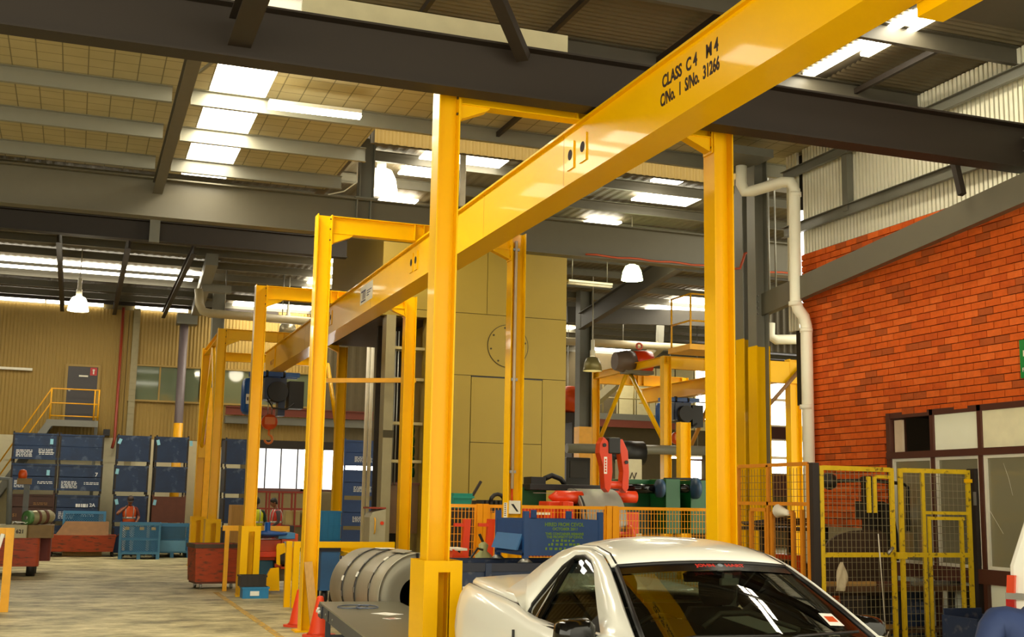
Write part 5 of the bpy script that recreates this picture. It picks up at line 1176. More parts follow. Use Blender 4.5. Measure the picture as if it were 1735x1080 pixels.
# C-hook grab
YH = 19.6
hk = thing('coil_grab', mp_(1037, 790, YH), 'bright red coil lifting grab with two bent plates joined by a spool', 'lifting hook')
def plate(pts, y0, th, nm='side_plate'):
    P_ = [at(px, py, Y=YH) for px, py in pts]; P_ = [Vector((p.x, y0, p.z)) for p in P_]
    return MB().prism(P_, (0, th, 0)).build(nm, REDM, hk, bevel=.008)
plate([(1013, 752), (1019, 741), (1026, 748), (1033, 770), (1034, 800), (1031, 828), (1027, 835), (1021, 828), (1018, 790), (1012, 768)], YH-.1, .2)
plate([(1045, 746), (1051, 745), (1060, 765), (1062, 800), (1061, 828), (1056, 836), (1050, 828), (1052, 800), (1048, 772)], YH-.1, .2)
a = at(1029, 822, Y=YH); b = at(1052, 820, Y=YH); MB().lathe([(.1, 0), (.07, .03), (.07, b.x-a.x-.03), (.1, b.x-a.x)], a, 'x', 16).build('spool', REDM, hk)
a = at(1027, 742, Y=YH); b = at(1047, 770, Y=YH); MB().box(a.x, b.x, YH-.12, YH+.12, b.z, a.z).build('black_yoke', BLACK, hk, bevel=.02)
pm = at(1022, 790, Y=YH); MB().box(pm.x-.03, pm.x+.03, YH-.105, YH-.1, pm.z-.14, pm.z+.16).build('white_label', PAPER, hk)
for k in range(5): MB().box(pm.x-.015, pm.x+.015, YH-.107, YH-.105, pm.z-.11+k*.05, pm.z-.075+k*.05).build('label_mark', REDM, hk)
for px, py in ((1020, 755), (1057, 784)): q = at(px, py, Y=YH); MB().lathe([(.035, -.02), (.035, 0)], (q.x, YH-.1, q.z), 'y', 10).build('pin', BLACK, hk)
# background clutter right: dark cabinets, pipes
def bgbox(px0, px1, py0, py1, Y, dpt, nm, mat, lab, cat, ground=True):
    a = at(px0, py0, Y=Y); b = at(px1, py1, Y=Y); t = thing(nm, ((a.x+b.x)/2, Y, 0), lab, cat)
    MB().box(a.x, b.x, Y, Y+dpt, 0 if ground else b.z, a.z).build('body', mat, t, bevel=.02); return t, a, b
t, a, b = bgbox(960, 1000, 775, 850, 30, .8, 'control_cabinet', M('dark_cabinet', (40, 36, 30), .5), 'dark control cabinet between the beige press and the second gantry', 'cabinet')
MB().box(a.x+.1, b.x-.1, 29.97, 30, a.z-.55, a.z-.1).build('door', M('cabinet_door', (54, 48, 38), .5), t)
t, a, b = bgbox(1062, 1088, 778, 850, 27, .7, 'white_cabinet', M('dim_white', (190, 180, 150), .6), 'whitish cabinet with a zigzag mark seen behind the red coil grab', 'cabinet')
MB().tube([(a.x+.08, 26.98, b.z+.55), (a.x+.14, 26.98, b.z+.7), (a.x+.2, 26.98, b.z+.55), (a.x+.26, 26.98, b.z+.7)], .015, 5).build('zigzag_mark', INK, t)
q0 = at(960, 760, Y=29); q1 = at(1200, 764, Y=29); o = MB().tube([q0, q1], .13, 10).build('service_pipe', STEEL); tag(o, 'grey horizontal service duct behind the red coil grab and second gantry', 'pipe')
q = at(1067, 768, Y=28.5); o = MB().lathe([(.1, -.4), (.32, -.36), (.32, .36), (.1, .4)], q, 'x', 14).box(q.x-.2, q.x+.2, q.y-.2, q.y+.2, 0, q.z-.2).build('dark_motor', BLACK); tag(o, 'dark round motor on a pedestal right of the red coil grab', 'motor')
fluoro(at(1130, 776, Y=38), at(1188, 777, Y=38), 'lit fluorescent fitting low down behind the second gantry', True, .6)
fluoro(at(958, 800, Y=39), at(984, 801, Y=39), 'small lit fluorescent fitting just right of the beige press', True, .5)
for i, (x, Y) in enumerate(((1158, 26.5),)):
    q = at(x, 716, Y=Y); o = MB().ibeam((q.x, Y, 0), (q.x, Y, q.z), .28, .24, .014, .012, up=(1, 0, 0)).build('short_column', YEL); tag(o, 'short yellow column behind the hoist of the second gantry', 'column')
# teal boxes and black chain heap behind the fence (left part)
q0 = at(768, 836, Y=18.5); q1 = at(800, 862, Y=18.5)
t = thing('teal_tote', (q0.x+.2, 18.7, 0), 'teal plastic tote on a stand just right of the nearest left leg', 'box')
MB().loft([[(q0.x+.03, 18.5, q1.z), (q1.x-.03, 18.5, q1.z), (q1.x-.03, 18.85, q1.z), (q0.x+.03, 18.85, q1.z)], [(q0.x, 18.48, q0.z), (q1.x, 18.48, q0.z), (q1.x, 18.87, q0.z), (q0.x, 18.87, q0.z)]]).build('body', M('teal_plastic', (24, 150, 130), .45), t)
MB().box(q0.x-.02, q1.x+.02, 18.46, 18.48, q0.z-.08, q0.z-.04).build('rim', M('teal_plastic', (24, 150, 130)), t)
MB().box(q0.x, q1.x, 18.5, 18.85, 0, q1.z).build('stand', DARKST, t)
q0 = at(812, 858, Y=18.9); q1 = at(852, 844, Y=18.9)
t = thing('black_drive_unit', (q0.x+.3, 19.1, 0), 'black toothed drive unit with lifting lug behind the mesh fence', 'machine')
MB().box(q0.x, q1.x+.15, 18.9, 19.5, 0, q0.z+.03).build('base', M('black_iron', (30, 26, 24), .5), t)
for k in range(7): x = q0.x+.03+k*.08; MB().box(x, x+.04, 18.88, 19.4, q0.z+.03, q0.z+.09+.01*(k % 2)).build('tooth', M('black_iron', (30, 26, 24)), t)
q = at(843, 845, Y=18.9); pts = [(q.x+.12*math.cos(a), 18.9, q.z-.05+.12*math.sin(a)) for a in [PI*k/6 for k in range(7)]]
MB().tube(pts, .035, 6).build('lifting_lug', M('black_iron', (30, 26, 24)), t)
q0 = at(795, 850, Y=19.5); q1 = at(815, 816, Y=19.5); o = MB().bar(q0, q1, .05, .04).build('propped_bar', DARKST); tag(o, 'thin dark bar propped against the beige press near the teal tote', 'bar')
# red floor jacks behind fence and white box
for px, lab in ((788, 'red upright jack post left of two behind the fence, by the white drum'), (829, 'red upright jack post right of two behind the fence, by the white drum')):
    a = at(px+3, 880, Y=17.1); b = at(px-3, 925, Y=17.1); t = thing('jack_post', (a.x, 17.1, 0), lab, 'jack')
    MB().bar((b.x-.03, 17.1, 0), a, .1, .1).build('post', REDM, t); MB().bar((a.x-.2, 17.1, at(px, 890, Y=17.1).z), (a.x, 17.1, at(px, 890, Y=17.1).z), .05, .05).build('handle', REDM, t)
    MB().box(b.x-.25, b.x+.2, 16.95, 17.25, 0, .1).build('foot', REDM, t)
a = at(765, 931, Y=15.6); b = at(792, 958, Y=15.6)
t = thing('red_crate', (a.x+.1, 15.8, 0), 'red sloping box beside the white drum, right of the nearest left leg', 'box')
MB().prism([(a.x-.05, 15.6, 0), (b.x, 15.6, 0), (b.x, 15.6, at(780, 945, Y=15.6).z), (a.x+.02, 15.6, a.z)], (0, .5, 0)).build('body', REDM, t)
MB().box(a.x+.0, b.x, 15.62, 16.1, a.z-.02, a.z+.01).build('white_lid', WHITEP, t)
a = at(790, 952, Y=14.9); b = at(846, 952, Y=14.9); r_ = (b.x-a.x)/2
t = thing('white_drum', (a.x+r_, 14.9+r_, 0), 'white drum with hose and pump on its lid behind the white utility', 'drum')
zt_ = at(815, 950, Y=14.9+r_).z
MB().lathe([(r_*.97, 0), (r_*.97, zt_-.05), (r_, zt_-.05), (r_, zt_), (r_*.9, zt_)], (a.x+r_, 14.9+r_, 0), 'z', 28).build('drum_body', WHITEP, t)
MB().lathe([(r_*1.005, zt_-.1), (r_*1.005, zt_-.07)], (a.x+r_, 14.9+r_, 0), 'z', 28, False).build('drum_band', RUSTD, t)
q = Vector((a.x+r_, 14.9+r_, zt_)); MB().lathe([(.1, 0), (.12, .06), (.05, .12), (.07, .2), (.02, .24)], q+Vector((.08, 0, 0)), 'z', 10).build('pump_head', M('pump_olive', (170, 170, 110), .5), t)
MB().bar(q+Vector((.08, 0, .22)), q+Vector((.02, 0, .34)), .03, .03).build('pump_lever', DARKST, t)
MB().tube([q+Vector((-.18, -.2, -.12)), q+Vector((-.15, -.2, .05)), q+Vector((-.05, -.15, .16)), q+Vector((.05, -.05, .14))], .016, 6).build('hose', BLACK, t)
# dark blue tub bins behind the ute, and the hired stillage on top
a = at(778, 958, Y=12.9); b = at(960, 976, Y=12.9)
NAVYST = M('navy_steel', (30, 50, 84), .5, var=.15, wear=(80, 84, 96), wear_amt=.2)
t = thing('navy_steel_tub', ((a.x+b.x)/2, 13.5, 0), 'long navy steel tub behind the tail of the white utility', 'bin')
x0, x1, zr2 = a.x, b.x+.6, at(850, 958, Y=12.9).z
mb = MB().box(x0, x1, 12.9, 12.94, .1, zr2).box(x0, x1, 14.06, 14.1, .1, zr2).box(x0, x0+.04, 12.94, 14.06, .1, zr2).box(x1-.04, x1, 12.94, 14.06, .1, zr2).box(x0+.04, x1-.04, 12.94, 14.06, .1, .14)
mb.build('tub', NAVYST, t)
MB().box(x0-.03, x1+.03, 12.87, 12.9, zr2-.07, zr2+.02).box(x0-.03, x1+.03, 14.1, 14.13, zr2-.07, zr2+.02).box(x0-.03, x0, 12.87, 14.13, zr2-.07, zr2+.02).build('rim', M('navy_rim_dark', (28, 34, 54), .5), t)
for x in (x0+.3, x0+1.3): MB().box(x, x+.07, 12.86, 12.9, .0, zr2+.02).build('post', NAVYST, t)
for x in (x0+.1, x1-.2): MB().box(x, x+.1, 13.0, 14.0, 0, .1).build('skid', NAVYST, t)
MB().box(x0+.04, x1-.04, 12.94, 14.06, zr2-.1, zr2-.04).build('dark_load', M('dark_scrap_load', (26, 22, 20), .8, var=.3), t)
YS_ = 13.05
a = at(888, 880, Y=YS_); b = at(1020, 938, Y=YS_); zf_ = zr2+.02
W_ = b.x-a.x; zlo = b.z
t = thing('hired_stillage', ((a.x+b.x)/2, YS_+.5, zf_), 'blue steel stillage with green lettering standing on the navy tub', 'stillage')
BLU = M('stillage_royal_blue', (10, 66, 124), .5, var=.15)
MB().box(a.x+.04, b.x-.02, YS_, YS_+.02, zlo, a.z).build('front_panel', BLU, t)
MB().box(a.x+.04, b.x-.02, YS_+.98, YS_+1.0, zlo, a.z).build('back_panel', BLU, t)
MB().box(b.x-.02, b.x, YS_+.02, YS_+.98, zlo, a.z).build('side_panel', BLU, t)
zmid = (zlo+a.z)/2+.02
MB().box(a.x, a.x+.02, YS_+.06, YS_+.94, zmid, a.z-.01).build('side_panel', BLU, t)
MB().prism([(a.x-.0, YS_+.06, zmid), (a.x-.07, YS_+.06, zlo+.03), (a.x-.05, YS_+.06, zlo+.03), (a.x+.02, YS_+.06, zmid)], (0, .88, 0)).build('hanging_flap', M('stillage_lighter_blue', (30, 102, 158), .5, var=.1), t)
MB().box(a.x, b.x, YS_, YS_+1.0, zlo-.03, zlo).build('floor_plate', BLU, t)
for x in (a.x, b.x-.05):
    for y in (YS_-.01, YS_+.95):
        MB().box(x, x+.06, y, y+.06, zf_+.03, a.z+.09).build('corner_post', BLU, t)
        MB().lathe([(.09, 0), (.03, .05)], (x+.03, y+.03, zf_), 'z', 10).build('foot', ZINC, t)
MB().box((a.x+b.x)/2-.03, (a.x+b.x)/2+.03, YS_+.95, YS_+1.0, a.z, a.z+.1).build('stub', BLU, t)
GRN = M('stencil_green', (104, 140, 30), .6)
def stl(px0, px1, py, s, hgt):
    p0 = at(px0, py, Y=YS_-.002); p1 = at(px1, py, Y=YS_-.002)
    text(s, hgt, (p0.x, YS_-.002, p0.z), (1, 0, 0), (0, 0, 1), GRN, t, width=p1.x-p0.x)
stl(923, 989, 892, 'HIRED FROM CEVOL', .06); stl(936, 978, 899, 'OCTOBER 2011', .045); stl(924, 989, 907, 'THIS CONTAINER REMAINS', .04); stl(926, 988, 912.5, 'THE PROPERTY OF CEVOL', .04)
def stl_bars(px0, px1, py, hgt):
    p0 = at(px0, py, Y=YS_-.002); p1 = at(px1, py, Y=YS_-.002); mb = MB(); x = p0.x
    while x < p1.x-.03:
        l = random.uniform(.018, .04); mb.box(x, x+l, YS_-.004, YS_-.001, p0.z, p0.z+hgt*random.uniform(.7, 1)); x += l+random.uniform(.01, .03)
    mb.build('worn_stencil_line', GRN, t)
stl_bars(936, 977, 918.5, .03); stl_bars(929, 989, 925, .03); stl_bars(924, 986, 932.5, .03)
# orange machine under the third frame
YO = 23.4
def op(px, py): return at(px, py, Y=YO)
t = thing('orange_feeder_machine', (op(470, 960).x, YO, 0), 'orange floor machine with a blue dish top between the second and third left legs', 'machine')
def ob(px0, px1, py0, py1, ya, yb, nm, mat, bev=.015):
    a = at(px0, py0, Y=YO+ya); b = at(px1, py1, Y=YO+ya); return MB().box(a.x, b.x, YO+ya, YO+yb, b.z, a.z).build(nm, mat, t, bevel=bev)
ob(440, 500, 915, 950, .1, .7, 'orange_body', ORANGE); ob(436, 470, 935, 945, -.1, .2, 'red_arm', REDM); ob(478, 503, 905, 965, .0, .3, 'orange_upright', ORANGE)
ob(470, 500, 945, 985, .1, .8, 'grey_base', M('dirty_grey_base', (110, 100, 80), .6, var=.2)); ob(448, 470, 940, 985, .3, .9, 'dark_base', M('dark_machine_base', (50, 44, 38), .6)); ob(436, 462, 945, 975, .25, .4, 'blue_plate', BLUEP)
ob(466, 498, 955, 962, .0, .1, 'orange_shelf', ORANGE)
c = op(455, 908); MB().lathe([(.05, 0), (.42, .06), (.44, .1), (.06, .14), (.06, .3)], (c.x, YO+.2, c.z-.05), 'z', 18).build('blue_dish', BLUEB, t)
ob(472, 500, 903, 914, -.05, .5, 'blue_tray', M('sky_blue_tray', (70, 140, 190), .4)); ob(482, 506, 919, 928, -.2, .0, 'grey_blue_pad', M('grey_blue', (120, 140, 170), .5))
c = op(478, 945); MB().lathe([(.05, -.12), (.13, -.1), (.13, .1), (.05, .12)], (c.x, YO-.05, c.z), 'y', 14).build('motor', M('oily_motor', (64, 58, 50), .35, metal=.3), t)
P_ = [op(465, 955), op(465, 925), op(467, 921), op(479, 920), op(481, 935), op(471, 940), op(471, 958)]
MB().prism([(p.x, YO-.25, p.z) for p in P_], (0, .06, 0)).build('yellow_bracket', YEL, t)
P_ = [op(442, 983), op(453, 962), op(467, 960), op(468, 999), op(442, 999)]
MB().prism([(p.x, YO-.4, max(p.z, 0)) for p in P_], (0, .08, 0)).build('yellow_foot_plate', YEL, t)
a = op(378, 893); b = op(493, 893); yy = 23.9
o = thing('yellow_rail_frame', (b.x, yy, 0), 'low yellow rail running behind the third left yellow leg', 'barrier')
a = at(378, 891, Y=yy); b = at(493, 893, Y=yy)
MB().box(a.x, b.x, yy, yy+.08, a.z-.1, a.z).build('top_rail', YEL2, o)
for x in (a.x+.05, b.x-.08): MB().box(x, x+.08, yy, yy+.08, 0, a.z-.1).build('leg', YEL2, o)
MB().box(b.x-.02, b.x+.06, yy-.02, yy+.1, a.z-.12, a.z+.01).build('end_cap', BLACK, o)
# plywood sheet with wrap behind, red rack
a = at(393, 856, Y=30.5); b = at(413, 890, Y=30.5); t = thing('plywood_crate', ((a.x+b.x)/2, 30.6, 0), 'plywood sided crate wrapped in clear film beside the third left leg', 'crate')
MB().box(a.x, b.x+.15, 30.5, 31.1, 0, a.z).build('plywood_side', TIMBER, t); MB().box(b.x-.02, b.x+.12, 30.47, 30.5, .1, a.z-.05).build('film_wrap', PAPER, t)
a = at(435, 832, Y=36); b = at(520, 892, Y=36); t = thing('red_rack', ((a.x+b.x)/2, 36.3, 0), 'red tubular steel rack in front of the roller door behind the two workers', 'rack')
for x in [a.x+(b.x-a.x)*k/4 for k in range(5)]:
    for y in (36, 36.6): MB().box(x-.025, x+.025, y-.025, y+.025, 0, a.z).build('upright', M('rack_red', (150, 50, 34), .5), t)
for k in range(4):
    z = a.z-(a.z)*k/4.0
    for y in (36, 36.6): MB().box(a.x, b.x, y-.02, y+.02, z-.05, z).build('beam', M('rack_red', (150, 50, 34)), t)
for k in range(3): 
    x = a.x+.9+k*.5; MB().box(x, x+.42, 36.05, 36.55, a.z*.5, a.z*.5+.42).build('carton', M('carton_cream', (200, 180, 120), .7), t)
# small grey cabinet by press, blue trolley
a = at(627, 868, Y=22.2); b = at(652, 920, Y=22.2); t = thing('grey_console', ((a.x+b.x)/2, 22.4, 0), 'pale grey operator console with yellow handle beside the press corner post', 'cabinet')
MB().prism([(a.x, 22.2, 0), (b.x, 22.2, 0), (b.x, 22.2, a.z+.06), (a.x+.06, 22.2, a.z), (a.x, 22.2, a.z-.1)], (0, .5, 0)).build('body', M('console_grey', (186, 176, 140), .5), t)
q = at(634, 890, Y=22.2); MB().tube([(q.x, 22.18, q.z-.16), (q.x, 22.13, q.z-.13), (q.x, 22.13, q.z+.1), (q.x, 22.18, q.z+.13)], .014, 6).build('yellow_handle', YEL2, t)
MB().box(a.x-.02, b.x, 22.19, 22.72, a.z+.06, a.z+.09).build('red_lid_edge', REDPIPE, t)
q = at(647, 887, Y=22.2); MB().lathe([(.035, -.02), (.035, 0)], (q.x, 22.2, q.z), 'y', 10).build('red_button', REDM, t)
a = at(545, 925, Y=20.5); b = at(574, 960, Y=20.5); t = thing('blue_trolley', (a.x, 20.8, 0), 'mid-blue sheet trolley behind the yellow hoop barrier, left of the coil', 'trolley')
MB().box(a.x, b.x, 20.5, 21.3, .25, a.z-.1).build('bin_body', M('trolley_blue', (40, 96, 150), .5, var=.15), t); MB().box(a.x-.02, b.x+.02, 20.48, 21.32, a.z-.1, a.z).build('dark_top', M('navy_rim_dark', (28, 34, 54)), t)
for x in (a.x+.08, b.x-.08):
    for y in (20.6, 21.2): MB().lathe([(.12, -.03), (.12, .03)], (x, y, .125), 'x', 10).build('wheel', BLACK, t)
a = at(628, 926, Y=21.2); b = at(658, 945, Y=21.2); t = thing('pale_blue_box', ((a.x+b.x)/2, 20.4, 0), 'pale blue box on a stand showing above the coil under the hoop barrier', 'box')
MB().box(a.x, b.x, 21.2, 21.6, b.z, a.z).build('body', M('pale_blue_box', (110, 170, 200), .5), t); MB().box(a.x+.03, b.x-.03, 21.23, 21.57, 0, b.z).build('stand', DARKST, t)
# ================================================================== CAGE
def mesh_rect(p0, u, v, W, H, n_u, n_v, th=.0024):
    mb = MB(); p0 = Vector(p0); u = Vector(u).normalized(); v = Vector(v).normalized()
    for k in range(1, n_u): a = p0+u*(W*k/n_u); mb.bar(a, a+v*H, th*2, th*2, up=u)
    nn = u.cross(v)*.004
    for k in range(1, n_v): a = p0+v*(H*k/n_v)+nn; mb.bar(a, a+u*W, th*2, th*2, up=v)
    return mb
def frame_bar(p, q, w=.045, m=CAGEY, nm='frame_bar', par=None, d=.03): return MB().bar(p, q, w, d, up=(0, 1, 0) if abs((Vector(q)-Vector(p)).normalized().y) < .9 else (1, 0, 0)).build(nm, m, par)
MESHW = M('cage_wire', (150, 138, 104), .5, metal=.3)
YC = 10.95
L0 = at(1388, 792, Y=YC); L1 = at(1512, 790, Y=YC+.06); R0 = at(1522, 792, Y=YC+.06); R1 = at(1641, 787, Y=YC)
ZC = 2.24
def gate(p0, p1, lab, inner):
    p0 = Vector((p0.x, p0.y, 0)); p1 = Vector((p1.x, p1.y, 0)); u = (p1-p0).normalized(); W = (p1-p0).length; Z = Vector((0, 0, 1))
    t = thing('cage_gate', p0, lab, 'gate')
    P = lambda a, z: p0+u*a+Z*z
    zb, zt, zm = .12, ZC, 1.3
    for a in (0.02, W-.02): frame_bar(P(a, zb), P(a, zt), .05, par=t)
    for z in (zb, zm, zt-.02): frame_bar(P(.045, z), P(W-.045, z), .05, par=t)
    for (a, z0, z1) in inner[0]: frame_bar(P(a*W, z0), P(a*W, z1), .04, par=t)
    for (a0, a1, z) in inner[1]: frame_bar(P(a0*W, z), P(a1*W, z), .035, par=t)
    mesh_rect(P(.045, zb), u, Z, W-.09, zm-zb, int(W/.064), 15).build('wire_mesh', MESHW, t, kind='stuff')
    mesh_rect(P(.045, zm), u, Z, W-.09, zt-zm, int(W/.064), 12).build('wire_mesh', MESHW, t, kind='stuff')
    return t, P, W
g1, P1, W1 = gate(L0, L1, 'yellow mesh cage gate, left leaf, with a pale rag hung on its middle bar', ([(.66, 1.75, 2.14), (.74, 1.75, 2.14)], [(.76, .98, 2.14)]))
g2, P2, W2 = gate(R0, R1, 'yellow mesh cage gate, right leaf, beside the brown window frame', ([(.33, .15, 2.2), (.40, .15, 1.72), (.86, .15, 1.72)], [(.33, .97, 1.76), (.4, .9, 1.70)]))
MB().box(P1(W1-.03, 0).x, P1(W1+.1, 0).x, YC-.02, YC+.06, 1.26, 1.33).build('latch', CAGEY, g1)
MB().tube([P1(W1-.12, 1.31)+Vector((0, -.03, 0)), P1(W1-.05, 1.38)+Vector((0, -.03, 0))], .018, 8).build('latch_handle', ZINC, g1)
MB().box(P2(W2-.1, 0).x, P2(W2-.0, 0).x, YC-.05, YC-.03, 2.1, 2.14).build('yellow_tab', YEL, g2)
pd = at(1382, 800, Y=YC); ps = MB().box(pd.x-.05, pd.x+.03, YC-.02, YC+.08, 0, ZC+.03).build('gate_post', M('dark_gate_post', (44, 34, 28), .6)); tag(ps, 'dark steel gate post between the orange mesh panels and the yellow gates', 'post')
pd = at(1652, 800, Y=YC); ps = MB().box(pd.x-.03, pd.x+.06, YC-.02, YC+.1, 0, ZC+.02).build('gate_post', M('dark_gate_post', (44, 34, 28))); tag(ps, 'dark brown gate post right of the yellow gates, before the brown window', 'post')
MB().box(pd.x-.06, pd.x-.03, YC-.04, YC-.02, 1.85, 2.0).build('hinge', ZINC, ps)
# rag and cord
a = at(1427, 953, Y=YC-.06); gp = []
for j in range(7):
    w_ = .02+.05*math.sin(min(1, j/5)*PI*.6); gp.append([(a.x+w_*(i/4-.5)*2+.012*j*(-.3), YC-.06+.02*math.sin(i*2+j), a.z-j*.05) for i in range(5)])
rg = MB().loft(gp, False, False, True).build('hanging_rag', M('pale_rag', (214, 196, 160), .9), solid=.004); tag(rg, 'pale rag hanging on the middle bar of the left cage gate', 'rag')
q = at(1488, 905, Y=YC-.05); q2 = at(1502, 1085, Y=YC-.05); MB().tube([q, q2, (q2.x+.03, q2.y, .5)], .006, 5).build('cord', WHITEP, g1)
# side panel running back
OC = M('orange_cage_paint', (226, 140, 18), .45, var=.1)
S0 = Vector((at(1376, 795, Y=YC).x, YC+.05, 0)); yb = at(1250, 803, X=S0.x).y; S1 = Vector((S0.x, yb, 0))
sp = thing('cage_side_panel', S0, 'orange-yellow mesh cage panel left of the dark gate post', 'fence')
u = (S1-S0).normalized(); WS = (S1-S0).length; Z = Vector((0, 0, 1)); PS = lambda a, z: S0+u*a+Z*z
ztop = 2.26; zmid = 1.83
am = WS*.55
for a in (0.02, am, WS-.02): MB().bar(PS(a, .1), PS(a, ztop), .04, .04).build('frame_bar', OC, sp)
for z in (.12, zmid, ztop): MB().bar(PS(.04, z), PS(WS-.04, z), .04, .04).build('frame_bar', OC, sp)
for a in (WS*.1, WS*.22, WS*.5, WS*.58, WS*.8): MB().bar(PS(a, .12), PS(a, zmid-.06-.03*(a > WS*.2)), .045, .04).build('inner_bar', OC, sp)
MB().bar(PS(WS*.22, zmid-.09), PS(WS*.48, zmid-.09), .04, .04).bar(PS(WS*.58, zmid-.07), PS(WS*.8, zmid-.07), .04, .04).build('inner_bar', OC, sp)
mesh_rect(PS(.04, .14), u, Z, WS-.08, ztop-.18, int(WS/.07), 27).build('wire_mesh', M('orange_wire', (150, 110, 50), .5), sp, kind='stuff')
q = at(1327, 868, X=S0.x-.03); o = MB().lathe([(.075, -.1), (.035, .06), (.03, .1), (.0, .1)], q, (Vector((1, 0, 0)), Vector((0, 0, 1)), Vector((0, -1, -.1)).normalized()), 16, False).build('white_horn', WHITEP, solid=.006); tag(o, 'small white horn-shaped cup fixed on the orange cage panel', 'horn')
# things in the cage
XB = XW-.01
pl = MB()
for i in range(4):
    for j in range(12):
        y0 = WY+.02+j*.4-(.2 if i % 2 else 0); y1 = y0+.392
        if y0 > YW1-.05: continue
        y0 = max(y0, WY); y1 = min(y1, YW1)
        MB().box(XB-.06, XB+.03, y0, y1, .75+i*.2+.004, .75+(i+1)*.2-.004).build('block', M('pale_block', (170, 158, 120), .85, var=.12), wall_r)
fp_ = thing('fly_press', (at(1470, 900, Y=12.0).x, 12.0, 0), 'dark iron fly press with ball-weighted arm behind the yellow cage gates', 'press')
def cg(px, py, Y=12.0): return at(px, py, Y=Y)
IRON = M('oily_iron', (48, 42, 34), .45, metal=.4)
a = cg(1470, 812); b = cg(1470, 930)
MB().bar((a.x, 12, .95), (a.x, 12, a.z+.02), .11, .12).build('screw_column', IRON, fp_)
MB().tube([cg(1408, 816), cg(1470, 814), cg(1530, 820), cg(1538, 826), cg(1539, 900)], .022, 8).build('swing_arm', IRON, fp_)
c = cg(1405, 816); MB().lathe([(.02, -.1), (.075, -.07), (.1, 0), (.075, .07), (.02, .1)], c, 'z', 14).build('ball_weight', IRON, fp_)
MB().lathe([(.05, -.05), (.09, -.03), (.09, .03), (.05, .05)], cg(1470, 814), 'z', 12).build('hub', IRON, fp_)
MB().box(cg(1458, 860).x, cg(1478, 860).x, 11.9, 12.1, cg(1470, 880).z, cg(1470, 850).z).build('guide_block', IRON, fp_)
pr_ = [cg(*q) for q in ((1484, 850), (1494, 856), (1502, 875), (1508, 905), (1510, 950), (1482, 950))]
MB().prism([(p.x, 11.85, p.z) for p in pr_], (0, .35, 0)).build('frame_casting', IRON, fp_)
MB().box(a.x-.3, a.x+.5, 11.7, 12.3, .85, .95).build('bed', IRON, fp_)
MB().box(a.x-.25, a.x+.45, 11.75, 12.25, 0, .85).build('stand', M('dark_stand', (40, 32, 26), .6), fp_)
ar = [at(*q, Y=11.5) for q in ((1396, 1010), (1396, 932), (1404, 918), (1420, 907), (1440, 901), (1460, 899), (1490, 899), (1500, 905), (1512, 960), (1512, 1010))]
o = MB().prism([(p.x, 11.5, p.z) for p in ar], (0, .03, 0)).build('guard_plate', M('arched_brown_plate', (66, 44, 26), .6, var=.15)); tag(o, 'dark brown plate with an arched top standing behind the left cage gate', 'plate')
wbn = thing('scrap_bench', (at(1450, 1000, Y=11.3).x, 11.3, 0), 'cluttered low bench of timber and metal offcuts inside the yellow cage', 'bench')
xa, xb = at(1395, 1000, Y=11.2).x, at(1640, 1000, Y=11.2).x
MB().box(xa, xb, 11.12, 11.48, .9, .95).build('bench_top', M('brown_bench', (96, 64, 36), .6, var=.2), wbn)
MB().box(xa, xb, 11.12, 11.48, .45, .48).build('lower_shelf', M('brown_bench', (96, 64, 36)), wbn)
for x in (xa, (xa+xb)/2, xb-.06):
    for y in (11.12, 11.42): MB().box(x, x+.06, y, y+.06, 0, .9).build('leg', M('dark_stand', (40, 32, 26)), wbn)
for i, (lab, ln, ang) in enumerate((('long pale timber offcut lying on the bench in the cage', .7, .1), ('short brown timber offcut lying on the bench in the cage, left end', .4, -.3), ('grey steel bar offcut lying across the bench in the cage', .6, .35), ('tan timber batten on the lower shelf of the cage bench', .6, .05), ('dark bent bracket on the right end of the cage bench', .3, .6))):
    x = xa+(.23, .82, 1.31, .6, 1.76)[i]; z = .505 if i == 3 else .974
    o = MB().obox((x+.15, 11.3, z), ((math.cos(ang*.4), math.sin(ang*.4), 0), (-math.sin(ang*.4), math.cos(ang*.4), 0), (0, 0, 1)), (ln/2, .05, .022)).build('offcut', (TIMBER, RUSTD, ZINC, TIMBER, IRON)[i]); tag(o, lab, 'offcut')
q = at(1590, 1040, Y=11.25); t = thing('blue_drum', (q.x, 11.85, 0), 'dark blue drum with faint lettering inside the right half of the cage', 'drum')
MB().lathe([(.27, 0), (.29, .02), (.28, .3), (.29, .32), (.28, .34), (.28, .58), (.29, .6), (.28, .62), (.28, .86), (.29, .88), (.25, .88)], (q.x, 11.85, 0), 'z', 28).build('drum_body', NAVYST, t)
for k in range(2): 
    mb = MB(); x = -.15
    while x < .15: l = random.uniform(.03, .05); mb.obox((q.x+x, 11.85-math.sqrt(.28**2-x*x)-.003, .72-k*.09), ((1, -x/.28, 0), (x/.28, 1, 0), (0, 0, 1)), (l/2, .003, .025)); x += l+.02
    mb.build('faint_lettering', M('faint_grey', (96, 104, 130), .6), t)
